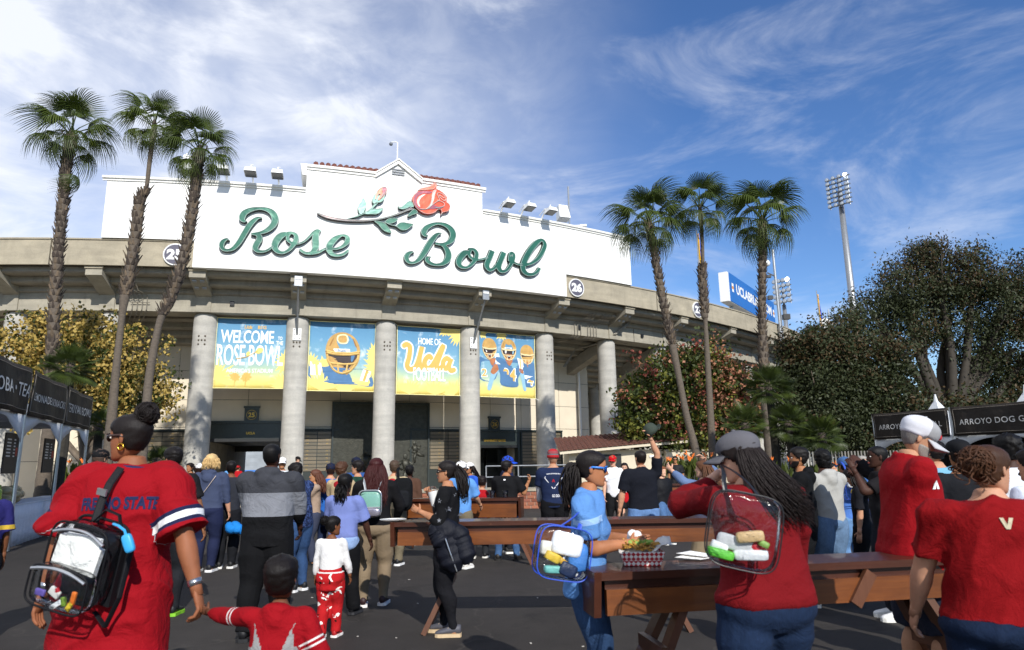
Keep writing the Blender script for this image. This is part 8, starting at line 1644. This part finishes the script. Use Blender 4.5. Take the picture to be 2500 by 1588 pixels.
def clear_bag(lab, loc, w, h, d, items, strap, rz=0, trim='#2f4fb0', tilt=0):
    T = thing('clear_bag', lab, 'bag', loc); T.rotation_euler = (0, R_(tilt), R_(rz)); m = MB(); rbox(m, (0, 0, 0), (w, d, h), .42); m.build('clear_shell', VIN, T, smooth=True); tm = plastic(trim, .4)
    m = MB(); m.tube(rloop(0, 0, w * 1.01, h * 1.01, -d * .44, 0, 40, .45), .0035, 6, False); m.tube(rloop(0, 0, w * 1.01, h * 1.01, d * .44, 0, 40, .45), .0035, 6, False); m.build('trim', tm, T)
    for hx, x, z, sx, sz_, r in items:
        m = MB(); rbox(m, (x * w, random.uniform(-.2, .2) * d, z * h), (sx * w, d * .45, sz_ * h * .9), .38, 14, 8, Matrix.Rotation(r, 3, 'Y')); m.build('item', mat('bag_item_' + hx, hx, .5, .25, 14, .5, 20, .02), T, smooth=True)
    for pth in strap:
        m = MB(); m.tube(cr(pth, 4), [(.013, .004)] * (4 * (len(pth) - 1) + 1), 6); m.build('strap', tm, T)
    return T
L4 = N4.T.location; clear_bag('clear bag with blue and yellow things worn on the back by the blue-capped woman', (L4.x + .03, L4.y - .2, 1.16), .34, .32, .12, [('#e4e6ea', -.1, .15, .5, .45, .1), ('#2f4fb0', .1, -.25, .7, .4, 0), ('#d9b93a', -.15, -.2, .25, .2, .3), ('#c02a2a', .2, -.1, .2, .15, .2)], [[(-.1, 0, .15), (-.1, .08, .26), (-.09, .16, .3)], [(.1, 0, .15), (.1, .08, .26), (.09, .16, .3)]])
N5 = person('dark-haired woman in black bending behind the clear bag woman', 2012, 1098, None, 60, LT, cloth('#1a1a1f'), dict(sleeve=.9, hem=.5), cloth('#15161a'), dict(), ('#222222',), ('long', '#120d0b'), 1, depth=8.0, head=(0, 30, 0)); N5.long_hair('#120d0b', .3, 50)
N6 = person('grey-haired woman in dark sunglasses and a blue top, facing the camera', 2026, 1074, None, 175, PALE, cloth('#3f6aa8'), dict(sleeve=1.9, hem=.5), cloth('#2a3048'), dict(), ('#222222',), ('bob', '#9a948c'), 1, depth=13); N6.sunglasses(); N6.face('#8a847c')
N7 = person('dark-haired man shading his face with a hand, behind the red polo', 2062, 1050, None, 80, DRK, cloth('#1c1a1c'), dict(sleeve=.8, hem=.49, loose=.016), cloth('#20222a'), dict(), ('#e4e4e4',), ('buzz', '#0c0908'), 1, depth=6.9, R=(.05, .15, .86), L=(-.08, .17, .86, -.4, .2, -1)); N7.face()
N8 = person('woman in a white headband and black top far behind the table', 1953, 1090, None, -140, LT, cloth('#e0dedc'), dict(sleeve=.8, hem=.5), cloth('#20222a'), dict(), ('#222222',), ('tied', '#120d0b'), 2, depth=11)
N9 = person('person in a light blue shirt and black hat behind the red polo', 2196, 1040, None, 12, LT, cloth('#6fa3bd', wr=.5), dict(sleeve=.9, hem=.48, loose=.025, wr=.01), cloth('#24262c'), dict(), None, ('short', '#1a120f'), 1, depth=7.0, w=1.2); N9.cap('#131417')
N10 = person('person in a wide black cap between the polo and the red t-shirt', 2252, 1040, None, -10, TAN, cloth('#1b1c20'), dict(sleeve=1.9, hem=.48, loose=.02), cloth('#24262c'), dict(), None, ('short', '#1a120f'), 1, depth=5.6, w=1.1); N10.cap('#141518', high=.02)
N11 = person('man in a white shirt with a black collar at the right edge', 2368, 1028, None, 5, DRK, cloth('#d5d8df'), dict(sleeve=.85, hem=.48, loose=.025), cloth('#24262c'), dict(), None, ('curly', '#0c0908'), 1, depth=5.9, w=1.2); scarf(N11, '#121214')
N12 = person('person in a white t-shirt cut by the right edge', 2425, 1060, None, 20, LT, cloth('#cdd3e2'), dict(sleeve=.85, hem=.48, loose=.025), cloth('#24262c'), dict(), None, ('short', '#1a120f'), 1, depth=4.6, w=1.1)
PT = spot(1372, 1062, 4.25); HT = PT[2]; yw = -104
Tt = Fig('woman in blue mirrored sunglasses and a light blue t-shirt eating at the nearest table', PT[0], PT[1], HT, yw, 3, 0, 0, 1.0, 1.0, 0, 1.05, .014, '#a8714f', (12, 4, 0), 1, tgt(1478, 1278, 4.15, PT, yw, HT) + (.5, -1, -.5), tgt(1490, 1268, 4.38, PT, yw, HT) + (-.5, -1, -.4), (.05, .02), (.05, -.03), q=0, grip=(.6, .6))
Tt.top([cloth_bands('blue_band_tee', [(0, '#5a88c2'), (.16, '#93b4dc'), (.225, '#5a88c2')], .45, 'st')], .78, .47, .012, flare=.015, post=sleeve_attr(), wr=.012); Tt.pants(denim('#2b4263'), 2, .006); Tt.shoes('#d8d8d8'); Tt.hair('tied', '#181210'); Tt.sunglasses('#1f6fd8', '#2f7ad0', refl=True); Tt.face('#1a100c', '#8e4f46')
Tt.pony('#181210', (0, -.5, -.02), .26, 44, (0, -.3, -1), .013, .035)
Tt.mark([(-.5, .5), (-.25, .5), (-.25, -.15), (-.1, -.3), (.1, -.3), (.25, -.15), (.25, .5), (.5, .5), (.5, -.25), (.25, -.5), (-.25, -.5), (-.5, -.25)], cloth('#7fa6d8', .05, .2), .01, .68, .12, .13, 'right', 'print')
bgp = dy_(1322, 1300, 4.0)
clear_bag('clear tote bag with blue trim full of yellow, white and blue things', (bgp.x, bgp.y, bgp.z), .30, .28, .13, [('#e8e8ea', .05, .18, .6, .5, .1), ('#3f7ac0', .3, -.05, .4, .6, -.2), ('#d8b53a', -.2, -.1, .3, .2, .3), ('#e6e0d0', -.3, .05, .25, .3, 0), ('#1d2c4c', .12, -.3, .35, .3, .3), ('#6fb8b0', -.12, -.33, .4, .16, -.1), ('#efefef', .3, -.2, .15, .5, .1), ('#c89a2a', -.02, -.15, .3, .14, .5)], [[(-.03, 0, .14), (.04, -.0, .2), (.1, .03, .27), (.13, .12, .315)], [(.08, 0, .14), (.1, .03, .2), (.12, .06, .27), (.13, .14, .315)]], 12, '#2a4fc0', 10)
PM = spot(1748, 1030, 3.3); HM = PM[2] * 1.01; MX = PM[0] + .03
Mr = Fig('woman in a maroon jumper, jeans and grey cap with long dark hair, back view', MX, PM[1], HM, 14, 4, 0, 0, 1.22, 1.15, 0, 1.2, 0, PALE, (42, 10, 0), 1, (.19, .15, .50, 1, -.6, 0), tgt(1682, 1122, 3.55, (MX, PM[1]), 14, HM) + (-1, -.2, -.7), (.075, .05), (.07, -.05), q=0, grip=(.4, .7))
Mr.top(cloth('#6f0e14', .08, .6), 1.92, .53, .02, wr=.017, name='jumper'); Mr.pants(denim('#14233b'), 2, .008, wr=.009); Mr.shoes('#d8d8d8'); Mr.hair('long', '#1b1210'); Mr.cap('#5c5b60', low=.14, high=.03); Mr.sunglasses('#121214', '#141414'); Mr.face()
Mr.long_hair('#1b1210', .33, 250, 1.0, (.15, -.05, .02), .0065, .016, a0=190, a1=345)
DKD = denim('#172840')
q = dy_(1748, 1248, 3.02)
clear_bag('clear tote bag with a green packet and foil, on the maroon jumper', (q.x, q.y, q.z), .29, .31, .1, [('#b5b5b5', -.05, -.2, .6, .22, .1), ('#5fbf3a', -.28, -.36, .4, .14, .05), ('#b0202a', .22, -.2, .2, .12, .6), ('#c9a878', .1, -.06, .4, .16, -.3), ('#dcdcdc', .15, -.3, .5, .16, -.2), ('#e4e4e4', -.3, -.28, .25, .14, .2), ('#7fa04a', .3, -.12, .15, .1, .3)], [[(-.09, .03, .15), (-.1, .05, .19), (-.1, .09, .225), (-.1, .2, .25)], [(.05, .02, .15), (.0, .05, .2), (-.05, .1, .235), (-.09, .2, .255)]], -10, '#1a1a1c', 12)
PP = spot(2122, 992, 4.5); HP = PP[2] * 1.015
Po = Fig('grey-bearded man in a red polo shirt and white mesh cap looking down', PP[0] - .03, PP[1], HP, -98, 4, 0, 0, 1.22, 1.25, .025, 1.05, 0, '#b08468', (-4, 26, 0), 1, tgt(2215, 1215, 4.55, PP, -98, HP) + (.3, -1, -.3), (-.08, .24, .58), (.07, .02), (.07, -.04), q=0)
Po.top(cloth('#8a0a13', .06, .5), .85, .47, .025, collar='polo', flare=.02, wr=.008, name='polo_shirt'); Po.pants(cloth('#232736', .1, .5), 1.0, .022); Po.shoes('#c8c8cc'); Po.hair('buzz', '#6a6460'); Po.cap('#9a9a9c', '#b0b0b4', mesh='#d0d0d6', low=.08, high=.06, logo='#b8323a'); Po.face('#5a5450'); Po.beard('#8a837c')
Po.mark([(-.5, -.5), (-.1, -.5), (0, .1), (.1, -.5), (.5, -.5), (.3, .2), (0, .6), (-.3, .2)], cloth('#e8e8e8', .04, .1), .045 * 1, .76, .05, .05, 'right', 'logo')
PR = spot(2312, 1050, 3.05); HR = PR[2]
Rd = Fig('woman in a red t-shirt and jeans with brown tied hair at the right, back view', PR[0], PR[1], HR, -14, 2, 0, 0, 1.34, 1.35, .02, 1.25, 0, '#b98c72', (-52, 6, 0), 1, (.2, .1, .5, 1, -.6, 0), (-.2, .14, .5, -1, -.5, 0), (.08, .02), (.08, -.02), q=0, shw=1.08)
Rd.top(cloth('#7d080e', .06, .6), .75, .54, .022, wr=.02); Rd.pants(denim('#111f36'), 2, .01, wr=.008); Rd.shoes('#d8d8d8'); Rd.hair('tied', '#3d2617'); Rd.bun('#4a2e1c', (0, -.44, .12), .07); Rd.pony('#4a2e1c', (0, -.46, .05), .1, 22, (0, -.5, -.6), .009, .045, .03); Rd.face('#3a2416')
Rd.mark([(-.5, .5), (-.2, .5), (0, -.1), (.2, .5), (.5, .5), (.15, -.5), (-.15, -.5)], mat('print_silver', '#a59a80', .4, .1, metal=.3), .0, .795, .05, .045, 'back', 'logo', .005)
m = MB(); m.tube([Rd.bend((x * Rd.H, y * Rd.H, z * Rd.H)) for x, y, z in ((.085, .0, .84), (.1, -.06, .79), (.14, -.08, .7), (.17, -.06, .6))], [(.025, .005)] * 4, 6); Rd.child(m, 'bag_strap', cloth('#1a1a1c'))
run_jobs()
# ================================================================ SMALL THINGS
pp = thing('paper_plate', 'white paper plate with crumbs at the left end of the second table', 'plate', (dz_(957, 1211, .98).x, 6.76, .982)); m = MB(); m.lathe([(.08, 0), (.09, .004), (.125, .02), (.128, .018)], n=28); m.build('plate', plastic('#e6e4de', .5), pp, smooth=True)
for i in range(4): m = MB(); m.ell((random.uniform(-.06, .06), random.uniform(-.06, .06), .012), (.012, .01, .008), 7, 5); m.build('crumb', mat('crumb_brown', '#6b4428', .8, .2), pp)
c = at_z(1565, 1378, .92); ft = thing('food_tray', 'red and white checked paper tray of loaded fries on the nearest table', 'food tray', (c.x, c.y - .02, .922)); ft.rotation_euler = (0, 0, R_(-4))
ck = NT('red_check'); v = ck.coord('Object', (1, 1, 1), (0, R_(45), 0)); ch = ck.n('ShaderNodeTexChecker'); ch.inputs['Scale'].default_value = 55; ck.l(v, ch.inputs[0]); ch.inputs[1].default_value = lin('#b3202a'); ch.inputs[2].default_value = lin('#e6e2dc'); ck.l(ch.outputs[0], ck.b.inputs[0]); ck.set(rough=.6)
a, b, w1, w2, hh = .1, .065, .125, .085, .075; B0 = [(-a, -b, 0), (a, -b, 0), (a, b, 0), (-a, b, 0)]; B1 = [(-w1, -w2, hh), (w1, -w2, hh), (w1, w2, hh), (-w1, w2, hh)]
m = MB(); m.add(B0 + B1, [(3, 2, 1, 0), (0, 1, 5, 4), (1, 2, 6, 5), (2, 3, 7, 6), (3, 0, 4, 7)]); m.build('tray', ck.m, ft).modifiers.new('s', 'SOLIDIFY').thickness = .003
m = MB(); vs = []
for j in range(7):
    for i in range(11): x = -.13 + .3 * i / 10; y = -.06 + .13 * j / 6; vs.append((x, y, .07 + .05 * max(0, (x - .03) / .13) + .012 * math.sin(i * 1.7 + j) + .03 * (j / 6)))
m.add(vs, [(j * 11 + i, j * 11 + i + 1, (j + 1) * 11 + i + 1, (j + 1) * 11 + i) for j in range(6) for i in range(10)]); m.build('liner_paper', mat('greaseproof_paper', '#cfccc4', .6, .05, 8, .5, 12, .03), ft, smooth=True).modifiers.new('s', 'SOLIDIFY').thickness = .001
m = MB()
for i in range(70): p = Vector((random.uniform(-.1, .08), random.uniform(-.06, .05), .085 + random.uniform(0, .035))); d = Vector((random.uniform(-1, 1), random.uniform(-1, 1), random.uniform(-.3, .5))).normalized() * .03; m.beam(p - d, p + d, .008, .008)
tag(m.build('fries', mat('fries', '#b98a3c', .6, .2, 20), ft), kind='stuff'); m = MB()
for i in range(26): m.ell((random.uniform(-.08, .06), random.uniform(-.05, .04), .11 + random.uniform(0, .02)), (.016, .014, .006), 7, 5, Matrix.Rotation(random.uniform(0, 3), 3, 'X'))
tag(m.build('lettuce', mat('lettuce', '#7f9a3c', .6, .3, 20), ft), kind='stuff')
nk = thing('napkin', 'white paper napkin held above the food tray', 'napkin', tuple(dy_(1492, 1268, 4.2))); m = MB()
for i in range(7): m.ell((random.uniform(-.02, .02), random.uniform(-.02, .02), random.uniform(-.03, .04)), (.03, .022, .03), 9, 6, Matrix.Rotation(i, 3, 'Y'))
m.build('paper', mat('napkin_white', '#eceae6', .9, .03, 20, .6, 30, .03), nk, smooth=True)
c = at_z(1712, 1371, .92); np_ = thing('paper_sheets', 'crumpled white papers on the nearest table left of the maroon jumper', 'paper', (c.x - .02, c.y + .08, .926)); m = MB(); m.add([(-.12, -.02, .012), (.02, -.07, .004), (.1, -.02, .006), (-.02, .06, .02)], [(0, 1, 2, 3)]); m.add([(-.1, .02, .03), (.06, -.05, .016), (.12, .03, .02), (0, .08, .035)], [(0, 1, 2, 3)]); m.build('sheet', mat('napkin_white', '#eceae6'), np_).modifiers.new('s', 'SOLIDIFY').thickness = .002
for k, xx in enumerate((1150, 1185)):
    c = at_z(xx * D, 1184 * D, .98); cc = thing('plastic_cup', ('clear plastic cup on the far table left', 'clear plastic cup on the far table beside the pointing man')[k], 'cup', (c.x, 11.1, .982)); m = MB(); m.lathe([(.035, 0), (.045, .11), (.043, .11), (.033, .005)], n=16); m.build('cup', VIN, cc, smooth=True)
for k, xx in enumerate((1622, 1650)):
    c = at_z(xx * D, 1180 * D, .98); cc = thing('paper_plate', ('white plate on the far table, left of two', 'white plate on the far table, right of two')[k], 'plate', (c.x, 16.5, .983)); m = MB(); m.lathe([(.1, 0), (.15, .015), (.152, .02)], n=20); m.build('plate', plastic('#e6e4de', .5), cc)
m = MB()
for i in range(60):
    x, y = random.uniform(-5, 5), random.uniform(4.5, 16); r = random.uniform(.006, .016); m.box((x, y, .006), (r * 2, r, .006), Matrix.Rotation(random.uniform(0, 3), 3, 'Z'))
tag(m.build('litter', mat('litter_pale', '#a8a49c', .9, .2)), 'tiny pale scraps and grit scattered over the asphalt', None, None, 'stuff')
